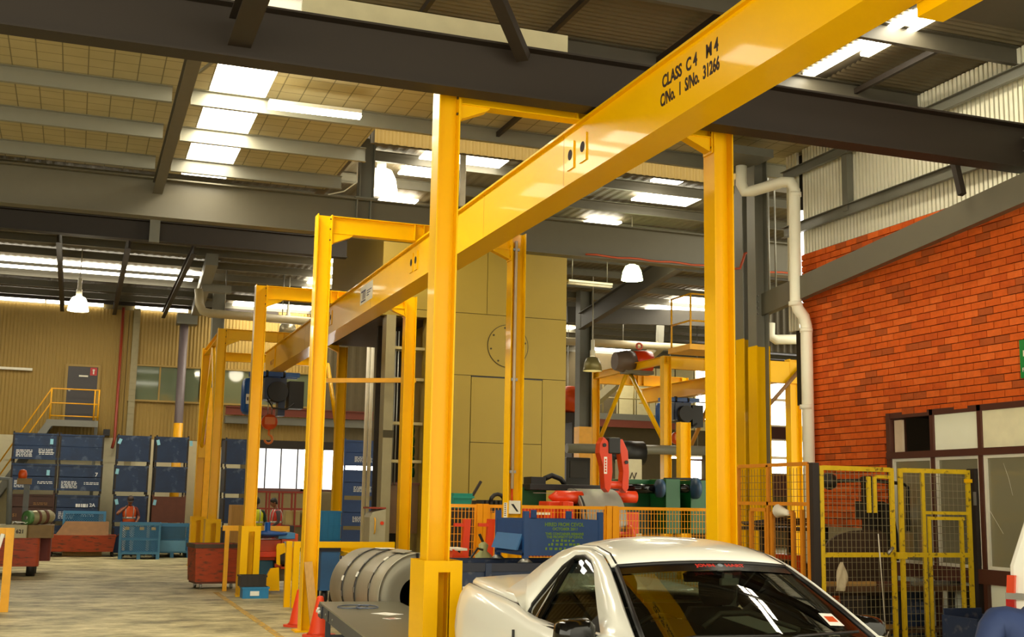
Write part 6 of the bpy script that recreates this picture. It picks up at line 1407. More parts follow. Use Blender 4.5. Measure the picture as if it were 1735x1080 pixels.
# dark clutter behind the left panel
t = thing('scrap_rack', (8.3, 13.2, 0), 'dark rack heaped with rods seen through the orange cage panel', 'rack')
xk = at(1255, 900, Y=13.4).x
for x in (xk, xk+.9):
    for y in (12.9, 13.7): MB().box(x, x+.06, y, y+.06, 0, 1.55).build('upright', IRON, t)
for z in (.3, .9, 1.5): MB().box(xk, xk+.96, 12.9, 13.76, z, z+.04).build('shelf', IRON, t)
for k in range(9): MB().tube([(xk-.05+.02*k, 12.95+.08*k, 1.57+.01*(k % 3)), (xk+1.0-.05*(k % 4), 13.0+.07*k, 1.58+.12*(k % 2)*(k/9))], .015, 6).build('rod', IRON, t)
for k in range(4): MB().box(xk+.08+k*.2, xk+.24+k*.2, 12.95, 13.5, .94, 1.1+.05*(k % 3)).build('tool_box', (RUSTD, IRON, REDM, IRON)[k], t)
for k in range(4): MB().box(xk+.08+k*.2, xk+.24+k*.2, 12.95, 13.5, .34, .6+.05*(k % 3)).build('tool_box', (IRON, NAVYST, RUSTD, IRON)[k], t)
# sign on the bricks
a = at(1727, 577, X=XW-.012); b = at(1735, 641, X=XW-.012); y1 = a.y
sg = thing('first_aid_sign', (XW-.012, y1-.25, b.z), 'green first aid sign with a white cross on the brick wall at the right edge', 'sign')
GS = M('sign_green', (0, 142, 58), .45, var=.03)
zs0, zs1 = b.z, a.z; ws = .30; yc = y1-ws/2
MB().box(XW-.016, XW-.008, y1-ws, y1, zs0, zs1).build('sign_plate', GS, sg)
zc = zs0+(zs1-zs0)*.64; k_ = ws*.33
MB().box(XW-.019, XW-.016, yc-k_, yc+k_, zc-k_*.33, zc+k_*.33).box(XW-.019, XW-.016, yc-k_*.33, yc+k_*.33, zc+k_*.33, zc+k_).box(XW-.019, XW-.016, yc-k_*.33, yc+k_*.33, zc-k_, zc-k_*.33).build('white_cross', WHITEP, sg)
text('FIRST AID', .06, (XW-.017, y1-.03, zs0+.07), (0, -1, 0), (0, 0, 1), WHITEP, sg, width=ws-.06)
# bin with rags at right
q = at(1672, 1062, Y=9.6); t = thing('rag_bin', (q.x, 9.7, 0), 'dark blue open bin holding red and white rags below the brown window', 'bin')
MB().box(q.x-.2, q.x-.18, 9.5, 10.0, .0, q.z+.08).box(q.x+.28, q.x+.3, 9.5, 10.0, 0, q.z+.08).box(q.x-.18, q.x+.28, 9.98, 10.0, 0, q.z+.14).box(q.x-.18, q.x+.28, 9.5, 9.52, 0, q.z-.06).box(q.x-.18, q.x+.28, 9.52, 9.98, 0, .03).build('bin_body', NAVYST, t)
for k, m_ in enumerate((REDM, PAPER, M('tan_rag', (190, 150, 100), .9), REDM)):
    MB().lathe([(.02, -.08), (.09, -.04), (.1, .02), (.05, .08), (.01, .09)], (q.x-.1+k*.09, 9.62+.05*(k % 2), q.z-.08+.02*(k % 3)), 'z', 9).build('rag', m_, t)
MB().box(q.x-.17, q.x+.27, 9.53, 9.97, .03, q.z-.15).build('waste_fill', BLACK, t)
# ================================================================== WHITE UTE
CX, CY, CR = 3.86, 6.963, .0496
ut = thing('utility_car', (CX, CY, 0), 'white two-door utility car with a flat white tray cover parked in the foreground', 'car', None, -CR)
K = 1.016
def U(mb, nm, mat, par=None, **k):
    mb.v = [p*K for p in mb.v]; return mb.build(nm, mat, par or ut, local=True, **k)
# body shell: stations along y (nose negative): y, halfwidth, shoulder z, sill z
ST = [(-2.25, .62, .62, .40), (-2.15, .76, .70, .32), (-1.95, .86, .78, .26), (-1.6, .91, .86, .24), (-1.2, .93, .93, .24), (-.8, .94, .985, .24), (-.3, .945, .99, .24), (.3, .95, .985, .24), (.9, .95, 1.0, .24), (1.3, .955, 1.05, .24), (1.7, .96, 1.075, .24), (2.2, .955, 1.09, .26), (2.6, .93, 1.10, .30), (2.78, .90, 1.095, .36), (2.86, .84, 1.06, .44)]
def ring(y, w, zs, zl, side):
    pr_ = [(.90, zl), (.965, zl+.10), (.985, zl+.22), (1.0, (zl+zs)/2+.02), (.985, zs-.20), (.955, zs-.09), (.915, zs-.03), (.87, zs)]
    return [(side*w*a, y, z) for a, z in pr_]
for s in (-1, 1):
    U(MB().loft([ring(*q, s) for q in ST], False, False, True), 'body_side', CARW, solid=.01)
def cross(q, n=9, crown=.02, w=.87, dz=0):
    y, hw, zs, zl = q; return [(hw*w*(2*i/(n-1)-1), y, zs+dz+crown*(1-(2*i/(n-1)-1)**2)) for i in range(n)]
U(MB().loft([cross(q, crown=.06) for q in ST[:6]], False, False, True), 'bonnet', CARW, solid=.01)
U(MB().loft([cross(q, crown=.03) for q in ST[9:15]], False, False, True), 'tray_deck', M('tray_gap_dark', (70, 40, 30), .6))
tv = [(1.32, .80, 1.075), (1.4, .825, 1.085), (1.7, .832, 1.095), (2.2, .83, 1.115), (2.6, .80, 1.125), (2.76, .76, 1.115), (2.82, .72, 1.09)]
tr = []
for y, w, z in tv:
    tr.append([(-w, y, z-.03), (-w+.005, y, z), (-w+.03, y, z+.025)]+[((w-.1)*(2*i/6-1), y, z+.03+.03*(1-(2*i/6-1)**2)) for i in range(7)]+[(w-.03, y, z+.025), (w-.005, y, z), (w, y, z-.03)])
U(MB().loft(tr, False, False, True), 'tonneau_cover', CARW, solid=.02)
U(MB().loft([[(-.55, y, z-.06), (.55, y, z-.06)] for y, z in ((-2.27, .62), (-2.27, .35))]+[], False, False), 'front_grille', BLACK, solid=.02)
tg = [[(-.82, 2.85, z), (0, 2.9, z), (.82, 2.85, z)] for z in (.42, .7, 1.06)]
U(MB().loft(tg, False, False, True), 'tailgate', CARW, solid=.02)
U(MB().box(-.85, .85, 2.82, 2.95, .36, .56), 'rear_bumper', CARW, bevel=.03); U(MB().box(-.8, .8, -2.32, -2.2, .3, .5), 'front_bumper', CARW, bevel=.03)
for s in (-1, 1):
    U(MB().box(s*.68, s*.80, 2.78, 2.90, .72, .98), 'tail_light', M('tail_red', (180, 20, 14), .2), bevel=.02); U(MB().box(s*.6, s*.8, -2.2, -2.05, .6, .72), 'headlight', M('headlight_clear', (210, 214, 214), .1), bevel=.03)
    for yw in (-1.42, 1.55):
        U(MB().lathe([(.385, -.012), (.385, .012)], (s*.95, yw, .36), 'x', 32), 'wheel_arch', BLACK)
        w_ = U(MB().lathe([(.1, -.1), (.27, -.1), (.33, -.07), (.33, .09), (.27, .1), (.1, .1)], (s*.865, yw, .33), 'x', 28), 'wheel', BLACK)
        U(MB().lathe([(.05, 0), (.24, 0), (.23, s*.012), (.05, s*.02)], (s*.968, yw, .33), 'x', 20), 'alloy_rim', ZINC, w_)
U(MB().box(-.86, .86, -2.1, 2.8, .2, .26), 'underbody', BLACK)
# greenhouse
RAIL = [(-.765, -.74, 1.0), (-.715, -.45, 1.15), (-.665, -.20, 1.27), (-.62, .02, 1.365), (-.59, .20, 1.42), (-.58, .45, 1.455), (-.585, .75, 1.452), (-.605, .98, 1.41), (-.65, 1.18, 1.33), (-.71, 1.38, 1.22), (-.77, 1.58, 1.13), (-.82, 1.72, 1.08)]
GL = [(-.812, -.34, 1.0), (-.76, -.16, 1.14), (-.715, -.0, 1.25), (-.672, .14, 1.345), (-.645, .27, 1.395), (-.632, .43, 1.425), (-.638, .58, 1.415), (-.675, .74, 1.34), (-.735, .90, 1.2), (-.79, 1.04, 1.07), (-.815, 1.06, 1.0), (-.83, .92, .965)]
def mir(p, s): return (p[0]*s*-1, p[1], p[2])
BELT = [(-.835, .3, .985), (-.83, -.1, .99)]
for s in (-1, 1):
    outer = RAIL; inner = GL
    mb = MB(); k = [mir(p, s) for p in outer]; g = [mir(p, s) for p in inner]
    mb.add(k+g, [[i, i+1, 12+i+1, 12+i] for i in range(11)], True)
    # lower edges: sail foot to rear lower glass corner, belt under the glass
    lo = [mir(p, s) for p in ((-.83, 1.72, 1.07), (-.86, 1.3, 1.03), (-.86, .95, .965), (-.855, .3, .965), (-.85, -.34, .975), (-.83, -.74, .985))]
    b = len(mb.v); mb.v += [Vector(p) for p in lo]
    for f in ([11, b, b+1, 22], [22, b+1, b+2, 23], [11, 11, 22]): 
        if len(set(f)) > 2: mb.f.append(list(dict.fromkeys(f))); mb.mi.append(0); mb.smooth.append(True)
    for f in ([23, b+2, b+3], [23, b+3, b+4, 12], [12, b+4, b+5, 0]): mb.f.append(f); mb.mi.append(0); mb.smooth.append(True)
    U(mb, 'side_frame', CARW, solid=.03)
    gz = MB(); gi = [tuple(Vector(p)+Vector((s*-.008, 0, 0))) for p in g]
    c = tuple(sum((Vector(p) for p in gi), Vector())/12); gz.add(gi+[c], [[i, (i+1) % 12, 12] for i in range(12)]); U(gz, 'side_glass', CARG)
    loop = [tuple(Vector(p)+Vector((s*.004, 0, 0))) for p in g]; loop.append(loop[0]); U(MB().tube(loop, .014, 6, False), 'glass_seal', BLACK)
    d0 = Vector(mir((-.648, .60, 1.40), s)); d1 = Vector(mir((-.825, .80, .975), s)); U(MB().bar(d0+Vector((s*.006, 0, 0)), d1+Vector((s*.006, 0, 0)), .05, .012, up=(s, 0, .3)), 'quarter_pillar', BLACKG)
    q = [mir(p, s) for p in ((-.652, .66, 1.385), (-.675, .74, 1.34), (-.735, .90, 1.2), (-.79, 1.04, 1.07), (-.815, 1.06, 1.0), (-.83, .92, .965), (-.822, .84, 1.0))]
    U(MB().add([tuple(Vector(p)+Vector((s*.004, 0, 0))) for p in q], [list(range(len(q)))]), 'quarter_glass', M('quarter_dark_glass', (28, 26, 20), .06, var=.02, coat=1))
    # roof drip moulding
    rr = [tuple(Vector(mir(p, s))+Vector((s*-.035, 0, .028))) for p in RAIL[3:9]]; U(MB().tube(rr, .011, 6), 'roof_moulding', BLACK)
    # mirror
    mx_ = s*.98; my = -.30
    U(MB().loft([[(mx_+s*dx*1.0*sc, my+dy, 1.02+dz*sc) for dx, dz in ((-.10, -.07), (.08, -.075), (.12, -.03), (.11, .05), (.06, .075), (-.08, .085), (-.12, .05), (-.12, -.04))] for dy, sc in ((-.11, .55), (-.07, .9), (0, 1), (.035, 1), (.04, .94))], True, True, True), 'door_mirror', BLACKG)
    U(MB().bar((s*.845, my-.02, .985), (mx_-s*.06, my-.02, 1.0), .06, .05), 'mirror_arm', BLACK)
    U(MB().prism([mir(p, s) for p in ((-.812, -.36, 1.0), (-.77, -.2, 1.12), (-.825, .0, .985))], (s*.012, 0, 0)), 'mirror_gusset', BLACK)
    U(MB().bar((s*.955, .55, .80), (s*.955, .78, .81), .03, .025), 'door_handle', CARW)
    U(MB().box(s*.93, s*.949, 1.02, 1.024, .35, .9), 'door_gap', BLACK)
# roof skin
rf = []
for i, (x, y, z) in enumerate(RAIL[3:9]):
    ex = (0.045, .06, .07, .07, .06, .04)[i]; yo = (-.08, -.05, 0, 0, .02, .03)[i]
    rf.append([(x*(1-2*t/10), y+yo*(1-(1-2*t/10)**2), z+.028+ex*(1-abs(1-2*t/10)**2.2)) for t in range(11)])
U(MB().loft(rf, False, False, True), 'roof', CARW, solid=.02)
rb_ = []
for t in range(11):
    f = 1-2*t/10; rb_.append([(-.605*f, .98+.03*(1-f*f), 1.41+.06*(1-f*f)), (-.66*f, 1.12, 1.22), (-.70*f, 1.18, 1.06)])
U(MB().loft([[r[j] for r in rb_] for j in range(3)], False, False, True), 'rear_glass', CARG)
U(MB().box(-.72, .72, 1.15, 1.21, .95, 1.06), 'rear_bulkhead', M('bulkhead_dark', (30, 28, 26), .7))
# windscreen
ws = []
for (x, y, z) in RAIL[:4]:
    ws.append([((x+.03)*(1-2*t/10), y-.02-(.10+.02*(1.37-z))*(1-(1-2*t/10)**2), z+.012+.03*(1-(1-2*t/10)**2)) for t in range(11)])
U(MB().loft(ws, False, False, True), 'windscreen', CARG)
top = ws[3]; U(MB().tube([Vector(p)+Vector((0, .005, .008)) for p in top], .014, 6), 'windscreen_seal', BLACK)
for s in (0, 10): U(MB().tube([r[s] for r in ws], .016, 6), 'windscreen_seal', BLACK)
# black top band with lettering
w2 = [[Vector(ws[3][t]).lerp(Vector(ws[2][t]), k)+Vector((0, -.004, .004)) for t in range(11)] for k in (0, .42)]
bd = U(MB().loft(w2, False, False, True), 'shade_band', M('shade_band_black', (16, 12, 10), .25))
nrm = (Vector(ws[3][5])-Vector(ws[2][5])).normalized()
REDL = M('banner_red', (222, 40, 22), .5, var=.02)
cpt = Vector(ws[3][5]).lerp(Vector(ws[2][5]), .33)+Vector((0, -.022, .020))
def ut_text(sx0, body, wd):
    o = text(body, .05, (0, 0, 0), (1, 0, 0), (0, nrm.y, nrm.z), REDL, bd, 'banner_lettering', width=wd, local=True, ext=.001)
    for v in o.data.vertices:
        x = v.co.x+sx0; f = x/.6
        v.co = (Vector((x, v.co.y, v.co.z))+cpt+Vector((0, .105*f*f, -.03*f*f)))*K
ut_text(-.135, 'JOHN', .13); ut_text(.065, 'HART', .135)
U(MB().lathe([(.018, 0), (.016, .003)], cpt+nrm*.017+Vector((.03, -.002, 0)), (Vector((1, 0, 0)), nrm, Vector((0, -nrm.z, nrm.y))), 14), 'banner_emblem', M('emblem_grey', (150, 160, 170), .4), bd)
# cowl, dash, wipers
U(MB().loft([[(-.78, -.82, .985), (0, -.98, 1.005), (.78, -.82, .985)], [(-.77, -.70, 1.0), (0, -.86, 1.02), (.77, -.70, 1.0)]], False, False), 'cowl', BLACK, solid=.01)
for x0, x1, z1 in ((-.62, .02, 0), (.0, .62, 0)): U(MB().tube([(x0, -.93+.25*abs(x0), 1.02), (x0+.15, -.93+.16*abs(x0+.2), 1.05), (x1, -.93+.25*abs(x1), 1.055)], .009, 5), 'wiper', BLACK)
DASH = M('dash_black', (26, 24, 22), .7)
U(MB().loft([[(-.76, y, z) for y, z in ((-.78, .98), (-.45, 1.0), (-.28, .95), (-.22, .75), (-.3, .5), (-.78, .5))], [(.76, y, z) for y, z in ((-.78, .98), (-.45, 1.0), (-.28, .95), (-.22, .75), (-.3, .5), (-.78, .5))]]), 'dashboard', DASH)
U(MB().lathe([(.28, 0), (.26, .06), (.16, .1)], (-.37, -.33, .93), (Vector((1, 0, 0)), Vector((0, 0, .6)), Vector((0, 1, 0))), 18), 'instrument_hood', DASH)
sw_ = [(-.37+.185*math.cos(a), -.12-.05*math.sin(a), .93+.17*math.sin(a)) for a in [2*PI*k/24 for k in range(25)]]
sw = U(MB().tube(sw_, .016, 7, False), 'steering_wheel', BLACK); U(MB().lathe([(.06, 0), (.05, .03)], (-.37, -.13, .92), 'y', 12), 'wheel_boss', BLACK, sw)
for a in (0, PI, 1.5*PI): U(MB().bar((-.37, -.12, .92), (-.37+.18*math.cos(a), -.12-.05*math.sin(a), .93+.165*math.sin(a)), .03, .015), 'wheel_spoke', BLACK, sw)
SEAT = M('seat_charcoal', (40, 36, 34), .8)
for x in (-.37, .37):
    se = U(MB().loft([[(x+a*wd, y+.0, z) for a in (-1, -.5, .5, 1)]+[(x+a*wd, y+.11, z) for a in (1, .5, -.5, -1)] for wd, y, z in ((.24, .30, .45), (.25, .42, .8), (.23, .5, 1.0), (.17, .53, 1.08))], True, True, True), 'seat_back', SEAT)
    U(MB().box(x-.24, x+.24, -.12, .42, .36, .5), 'seat_cushion', SEAT, bevel=.04)
    U(MB().loft([[(x+a*wd, .53+dy*.5, z) for a, dy in ((-1, 0), (-.6, -.1), (.6, -.1), (1, 0), (.8, .12), (-.8, .12))] for wd, z in ((.10, 1.1), (.14, 1.15), (.145, 1.24), (.12, 1.3), (.06, 1.32))], True, True, True), 'headrest', SEAT, se)
U(MB().box(-.80, .80, -.6, 1.1, .26, .34), 'cabin_floor', DASH)
for s in (-1, 1): U(MB().box(s*.83, s*.86, -.6, 1.15, .3, .97), 'door_trim', DASH)
U(MB().loft([[(x, y, z-.0) for x in (-.54, .54)] for y, z in ((.05, 1.40), (.45, 1.455), (.9, 1.43))], False, False), 'headlining', M('headlining_grey', (120, 116, 104), .9))
rm = U(MB().loft([[(-.03+dx, -.10, 1.325+dz) for dx, dz in ((-.13, -.03), (.13, -.03), (.14, .02), (.10, .035), (-.10, .035), (-.14, .02))], [(-.03+dx, -.06, 1.325+dz) for dx, dz in ((-.13, -.03), (.13, -.03), (.14, .02), (.10, .035), (-.10, .035), (-.14, .02))]]), 'rear_view_mirror', BLACK)
U(MB().obox((.10, -.16, 1.30), ((1, 0, 0), (0, 1, 0), (0, 0, 1)), (.06, .02, .022)).obox((.09, -.155, 1.335), ((1, 0, 0), (0, 1, 0), (0, 0, 1)), (.03, .02, .02)), 'toll_tag', PAPER, bevel=.008)
# sheet on the dash, sticker
U(MB().add([(-.02, -.30, 1.10), (.18, -.26, 1.10), (.30, -.62, 1.045), (.08, -.68, 1.045)], [(0, 1, 2, 3)]), 'dash_paper', PAPER, solid=.004)
U(MB().tube([(-.16, -.32, 1.04), (-.02, -.28, 1.12), (.20, -.24, 1.12), (.33, -.6, 1.05)], .016, 6), 'dash_strap', M('strap_grey', (130, 124, 112), .5))
U(MB().box(-.44, -.34, -.29, -.285, .985, 1.02), 'cluster_glint', M('cluster_blue', (120, 150, 170), .3))
st0 = Vector(ws[0][9]).lerp(Vector(ws[1][9]), .35)+Vector((0, -.006, .004)); st1 = Vector(ws[0][9]).lerp(Vector(ws[1][9]), .75)+Vector((0, -.006, .004))
dxs = (Vector(ws[0][8])-Vector(ws[0][9]))*.75
stk = U(MB().add([st0, st0+dxs, st1+dxs*.9, st1], [(0, 1, 2, 3)]), 'registration_sticker', PAPER, solid=.001)
s0 = st0.lerp(st1, .3)+dxs*.15+Vector((0, -.002, .001)); s1 = st0.lerp(st1, .75)+dxs*.15+Vector((0, -.002, .001))
U(MB().add([s0, s0+dxs*.65, s1+dxs*.62, s1], [(0, 1, 2, 3)]), 'sticker_orange', ORANGE, stk, solid=.001)
# ================================================================== WHITE VAN at the right edge
q = at(1706, 975, Y=7.85); ang = math.radians(-62)
vn = thing('van', (q.x, q.y, 0), 'white van with red tail lights at the right edge beside the brown window', 'car', None, ang)
# local: +x runs forward along the van, the visible side is y<0
VS = [(0, .0, .35, 1.0), (.02, .0, .9, 1.0)]
prof = [(.06, .36), (.0, .55), (.0, 1.36), (.05, 1.5), (.14, 1.75), (.22, 1.95), (.4, 2.0), (2.9, 2.02), (3.4, 1.85), (3.95, 1.2), (4.45, 1.0), (4.55, .6), (4.5, .36)]
rings = [[(x+ix, y, z-iz) for x, z in prof] for y, ix, iz in ((.0, .0, .0), (1.66, .0, .0))]
mb = MB().prism([(x, .04, z) for x, z in prof], (0, 1.6, 0)); mb.build('body', CARW, vn, local=True, bevel=.04)
MB().box(.0, 4.5, .02, 1.66, .36, .5).build('bumper_strip', M('bumper_grey', (150, 146, 136), .5), vn, local=True)
MB().prism([(.30, .03, 1.22), (1.5, .03, 1.22), (1.5, .03, 1.72), (.42, .03, 1.72)], (0, .02, 0)).build('side_window', M('van_glass', (40, 44, 40), .08, coat=1), vn, local=True)
MB().tube([(.30, .03, 1.22), (1.5, .03, 1.22), (1.5, .03, 1.72), (.42, .03, 1.72), (.30, .03, 1.22)], .025, 6).build('window_seal', BROWNF, vn, local=True)
tz = q.z
MB().prism([(-.012, .0, tz-.14), (.05, .0, tz-.14), (.06, .0, tz), (.0, .0, tz)], (0, .1, 0)).build('tail_light', M('tail_orange', (230, 70, 20), .25), vn, local=True)
MB().box(-.018, .05, .0, .1, tz-.3, tz-.19).build('tail_light', M('tail_red', (180, 20, 14)), vn, local=True)
MB().box(-.02, .6, .0, .1, tz-.19, tz-.14).build('trim_strip', M('bumper_grey', (150, 146, 136)), vn, local=True)
MB().prism([(3.0, .03, 1.22), (3.9, .03, 1.22), (3.45, .03, 1.75), (3.0, .03, 1.75)], (0, .02, 0)).build('front_window', M('van_glass', (40, 44, 40)), vn, local=True)
for x in (.85, 3.6):
    for y in (.12, 1.56): MB().lathe([(.1, -.1), (.26, -.1), (.32, -.07), (.32, .07), (.26, .1), (.1, .1)], (x, y, .32), 'y', 22).build('wheel', BLACK, vn, local=True)
# ================================================================== PEOPLE
def person(name, loc, rz, lab, J, mats, vest=None, trousers=0, hair=HAIR, cap=None, sleeve=True, headturn=0, headtilt=0):
    """J: joint positions in local metres (front towards -Y). One skinned body surface, coloured by region."""
    t = thing(name, loc, lab, 'person', None, rz)
    base = dict(pelvis=(0, 0, .95), waist=(0, 0, 1.08), chest=(0, .01, 1.28), neck0=(0, .0, 1.46), neck=(0, -.01, 1.54), top=(0, -.02, 1.60),
                lsh=(.19, 0, 1.42), lel=(.25, .03, 1.14), lwr=(.25, -.06, .90), rsh=(-.19, 0, 1.42), rel=(-.25, .03, 1.14), rwr=(-.25, -.06, .90),
                lhip=(.10, 0, .90), lkn=(.11, -.02, .50), lan=(.11, .02, .09), ltoe=(.12, -.16, .04), rhip=(-.10, 0, .90), rkn=(-.11, -.02, .50), ran=(-.11, .02, .09), rtoe=(-.12, -.16, .04))
    base.update(J)
    order = list(base); idx = {k: i for i, k in enumerate(order)}
    rad = dict(pelvis=(.155, .11), waist=(.14, .105), chest=(.165, .115), neck0=(.075, .07), neck=(.055, .055), top=(.06, .06), lsh=(.07, .07), lel=(.048, .048), lwr=(.032, .034), lhip=(.09, .09), lkn=(.062, .062), lan=(.042, .045), ltoe=(.045, .04))
    for k in list(rad):
        if k[0] == 'l' : rad['r'+k[1:]] = rad[k]
    E_ = [('pelvis', 'waist'), ('waist', 'chest'), ('chest', 'neck0'), ('neck0', 'neck'), ('neck', 'top'), ('chest', 'lsh'), ('lsh', 'lel'), ('lel', 'lwr'), ('chest', 'rsh'), ('rsh', 'rel'), ('rel', 'rwr'),
          ('pelvis', 'lhip'), ('lhip', 'lkn'), ('lkn', 'lan'), ('lan', 'ltoe'), ('pelvis', 'rhip'), ('rhip', 'rkn'), ('rkn', 'ran'), ('ran', 'rtoe')]
    V = [Vector(base[k]) for k in order]; R = [rad[k] for k in order]; EE = [(idx[a], idx[b]) for a, b in E_]
    # hands: palm and five fingers on each wrist
    for s in ('l', 'r'):
        w = Vector(base[s+'wr']); d = (w-Vector(base[s+'el'])).normalized(); sg = 1 if s == 'l' else -1
        side = Vector((0, -1, 0)); side = (side-d*side.dot(d)).normalized(); pn = d.cross(side).normalized()*sg
        k0 = len(V); V.append(w+d*.06); R.append((.036, .02)); EE.append((idx[s+'wr'], k0))
        for f in range(4):
            o = side*(.027-.018*f); L = (.078, .088, .082, .064)[f]
            a = len(V); V.append(w+d*.09+o); R.append((.0105, .0105)); EE.append((k0, a))
            V.append(w+d*(.09+L*.5)+o+pn*.012); R.append((.0095, .0095)); EE.append((a, a+1))
            V.append(w+d*(.09+L*.8)+o+pn*.04); R.append((.008, .008)); EE.append((a+1, a+2))
        a = len(V); V.append(w+d*.055+side*.045+pn*.012); R.append((.012, .012)); EE.append((k0, a)); V.append(w+d*.09+side*.06+pn*.03); R.append((.010, .010)); EE.append((a, a+1))
    me = bpy.data.meshes.new('body_skeleton'); me.from_pydata([tuple(v) for v in V], EE, []); ob = bpy.data.objects.new('body_skeleton', me); COL.objects.link(ob)
    sk = ob.modifiers.new('skin', 'SKIN'); sk.use_smooth_shade = True
    for i, r in enumerate(R): me.skin_vertices[0].data[i].radius = r
    me.skin_vertices[0].data[idx['pelvis']].use_root = True
    ss = ob.modifiers.new('sub', 'SUBSURF'); ss.levels = 1; ss.render_levels = 1
    bm_ = bpy.data.meshes.new_from_object(ob.evaluated_get(bpy.context.evaluated_depsgraph_get())); bpy.data.objects.remove(ob); bpy.data.meshes.remove(me)
    # head, joined into the same mesh
    hd = MB(); top = Vector(base['top']); up = (top-Vector(base['neck0'])).normalized(); up = (up+Vector((0, 0, 1))).normalized()
    Rz = Matrix.Rotation(headturn, 3, 'Z') @ Matrix.Rotation(headtilt, 3, 'X'); hc = top+Rz @ Vector((0, -.015, .075))
    hp = []
    for j in range(11):
        ph = PI*j/10; z = -math.cos(ph)*.118; r = math.sin(ph); ring_ = []
        for i in range(14):
            a = 2*PI*i/14; x = math.sin(a)*r*.076; y = -math.cos(a)*r*.096
            if z < -.02: x *= 1+.9*z; y = y*(1+.6*z)-.012*(y < 0)
            ring_.append(hc+Rz @ Vector((x, y, z)))
        hp.append(ring_)
    hd.loft(hp, True, True, True)
    nz = [(0, -.098, .015), (-.014, -.096, -.03), (.014, -.096, -.03), (0, -.122, -.026), (0, -.1, -.04)]
    hd.add([hc+Rz @ Vector(p) for p in nz], [(0, 1, 3), (0, 3, 2), (1, 4, 3), (3, 4, 2)], True)
    for sx in (-1, 1):
        hd.lathe([(.008, -.006), (.026, 0), (.02, .012), (.004, .014)], hc+Rz @ Vector((sx*.076, .0, -.008)), (Rz @ Vector((0, 1, 0)), Rz @ Vector((0, 0, 1)), Rz @ Vector((sx, .25, 0))), 8)
    n0 = len(bm_.polygons)
    ms = [v.co.copy() for v in bm_.vertices]; fs = [list(p.vertices) for p in bm_.polygons]; bpy.data.meshes.remove(bm_)
    mb = MB(); mb.add(ms, fs, True); k = len(mb.v); mb.v += hd.v
    for f in hd.f: mb.f.append([i+k for i in f]); mb.mi.append(0); mb.smooth.append(True)
    # materials: 0 skin, 1 top, 2 trousers, 3 shoes
    el = {s: Vector(base[s+'el']) for s in 'lr'}; wr = {s: Vector(base[s+'wr']) for s in 'lr'}; sh = {s: Vector(base[s+'sh']) for s in 'lr'}
    nk = Vector(base['neck0'])
    for i, f in enumerate(mb.f):
        c = sum((mb.v[j] for j in f), Vector())/len(f)
        if i >= n0: mb.mi[i] = 0; continue
        m_ = 1
        if c.z < .1: m_ = 3
        elif c.z < Vector(base['pelvis']).z+.06 and abs(c.x) < .21 and (c-Vector(base['pelvis'])).length < .95: m_ = 2
        if c.z > nk.z+.03 and (c-nk).length < .2 and abs(c.x-nk.x) < .09: m_ = 0
        for s in 'lr':
            dw = (c-wr[s]).length; de = (c-el[s]).length
            ax = (wr[s]-el[s]); tt_ = (c-el[s]).dot(ax)/ax.length_squared; off = (c-(el[s]+ax*tt_)).length
            if off < .075 and tt_ > (.95 if sleeve else .05) and tt_ < 1.9: m_ = 0
            elif off < .075 and 0 < tt_ <= 1: m_ = 1
        mb.mi[i] = m_
    b = mb.build('body', [SKIN]+mats, t, local=True)
    # eyes and mouth
    for sx in (-1, 1): MB().lathe([(.001, -.006), (.010, 0), (.001, .006)], hc+Rz @ Vector((sx*.031, -.088, .012)), 'y', 8).build('eye', M('eye_dark', (24, 18, 16), .2), t, local=True)
    MB().obox(hc+Rz @ Vector((0, -.093, -.055)), (Rz @ Vector((1, 0, 0)), Rz @ Vector((0, 1, 0)), Rz @ Vector((0, 0, 1))), (.022, .004, .004)).build('mouth', M('lip_brown', (112, 54, 46), .5), t, local=True)
    hr = MB(); hp2 = []
    for j in range(4, 11):
        ph = PI*j/10; z = -math.cos(ph)*.128+.008; r = math.sin(ph); ring_ = []
        for i in range(16):
            a = 2*PI*i/16; fr = max(0, math.cos(a)); x = math.sin(a)*r*.088; y = -math.cos(a)*r*.104+.008
            zz = z+ (.055*fr if j < 7 else 0); zz = zz-(.03*max(0, -math.cos(a)) if j < 6 else 0)
            ring_.append(hc+Rz @ Vector((x, y, zz)))
        hp2.append(ring_)
    hr.loft(hp2, True, True, True).build('hair', hair, t, local=True)
    if cap:
        cp_ = MB(); hp3 = [[hc+Rz @ Vector((math.sin(2*PI*i/16)*.094*r, -math.cos(2*PI*i/16)*.112*r+.004, z)) for i in range(16)] for r, z in ((1, .045), (.98, .08), (.75, .125), (.3, .145))]
        cp_.loft(hp3, True, True, True); cp_.obox(hc+Rz @ Vector((0, -.14, .05)), (Rz @ Vector((1, 0, 0)), Rz @ Vector((0, 1, -.15)), Rz @ Vector((0, .15, 1))), (.07, .06, .006)); cp_.build('cap', cap, t, local=True)
    if vest:
        vm, = vest if isinstance(vest, tuple) else (vest,)
        C0, C1, C2, C3 = (Vector(base[k]) for k in ('pelvis', 'waist', 'chest', 'neck0'))
        def rg(c, a, b_): return [c+Vector((a*math.cos(2*PI*i/20), b_*math.sin(2*PI*i/20), 0)) for i in range(20)]
        rr = [rg(C0-Vector((0, 0, .02)), .19, .145), rg(C1, .178, .138), rg(C2, .20, .15), rg(C2.lerp(C3, .55), .205, .13), rg(C2.lerp(C3, .85), .17, .10), rg(C3+Vector((0, 0, .01)), .09, .085)]
        v_ = MB().loft(rr, True, False, True).build('hi_vis_vest', vm, t, local=True, solid=.006)
        for z, A in ((.45, 0),):
            ct = C1.lerp(C2, .25); MB().loft([rg(ct-Vector((0, 0, .025)), .188, .149), rg(ct+Vector((0, 0, .025)), .192, .151)], True, False, True).build('reflective_band', REFL, v_, local=True, solid=.004)
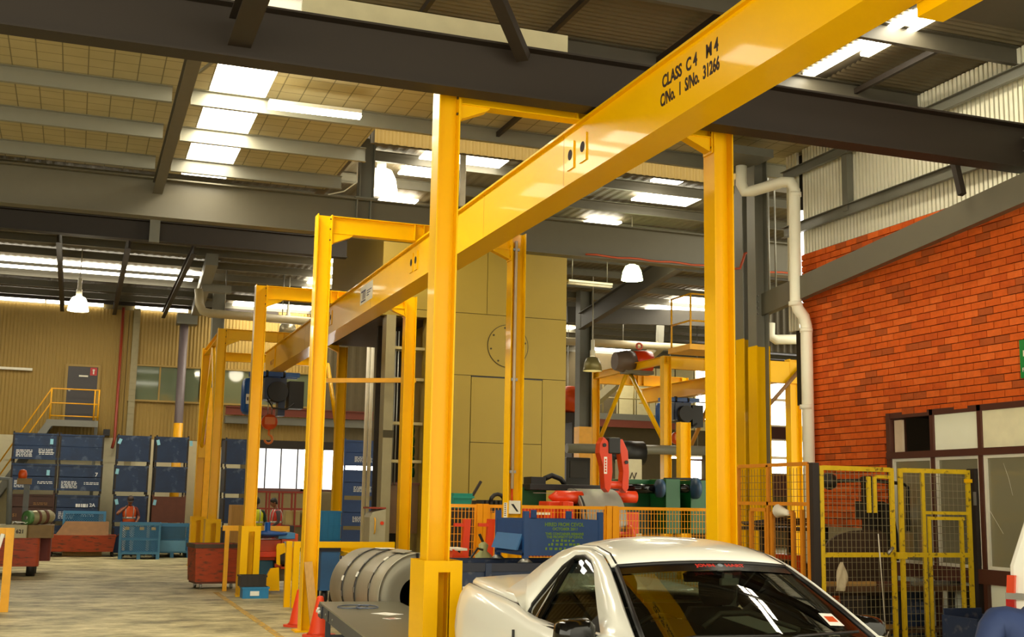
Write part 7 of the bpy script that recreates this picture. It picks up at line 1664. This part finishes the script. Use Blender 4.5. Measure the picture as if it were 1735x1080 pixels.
        for sx in (-1, 1):
            for sy in (-1, 1):
                MB().tube([C1.lerp(C2, .3)+Vector((sx*.10, sy*.135, 0)), C2+Vector((sx*.11, sy*.138, 0)), C2.lerp(C3, .6)+Vector((sx*.11, sy*.118, .0)), C2.lerp(C3, .85)+Vector((sx*.10, sy*.07, .04))], .014, 4).build('shoulder_tape', REFL, v_, local=True)
    return t
SHOE = M('dark_boot', (34, 28, 24), .6); PANTS = M('dark_work_trousers', (38, 40, 54), .8); WPANTS = M('white_trousers', (226, 220, 205), .8)
# worker leaning over blue crate, arm raised to the face
p = at(218, 890, Y=37.25)
person('person', (p.x, 37.25, 0), .0, 'person in an orange hi-vis top with one arm raised, behind the blue mesh crate',
       dict(rsh=(-.20, -.03, 1.40), rel=(-.36, -.16, 1.22), rwr=(-.13, -.20, 1.42), lel=(.27, -.02, 1.15), lwr=(.2, -.22, 1.0), neck=(0, -.05, 1.52), top=(0, -.08, 1.57)),
       [M('dark_red_top', (110, 40, 26), .8), WPANTS, SHOE], vest=HIVO, sleeve=False, cap=M('dark_cap', (60, 44, 34), .7), headtilt=.45)
p = at(438, 870, Y=33)
person('person', (p.x-.06, 33, 0), PI*.95, 'person in a yellow hi-vis vest half hidden by the third left yellow leg', {}, [M('dark_green_top', (30, 60, 48), .8), PANTS, SHOE], vest=HIVY)
p = at(468, 870, Y=33.5)
person('person', (p.x, 33.5, 0), -PI*.45, 'person in a red hi-vis vest over a grey sleeve, in profile facing left', dict(lel=(.25, .0, 1.14), lwr=(.22, -.2, 1.0), rel=(-.25, .0, 1.14), rwr=(-.2, -.2, 1.0), neck=(0, -.03, 1.53), top=(0, -.06, 1.585)), [GREYC, M('red_overalls', (170, 40, 34), .8), SHOE], vest=HIVR, headtilt=.12)
# foreground shoulder
d_ = FW.copy(); d_.z = 0
pt = at(1770, 1062, Z=1.38)
person('person', (pt.x, pt.y, 0), PI-.35, 'person in a navy shirt, only a shoulder showing in the bottom right corner', dict(neck0=(-.05, -.02, 1.45), neck=(-.11, -.05, 1.52), top=(-.17, -.09, 1.56)), [NAVY, NAVY, SHOE], headtilt=.3)
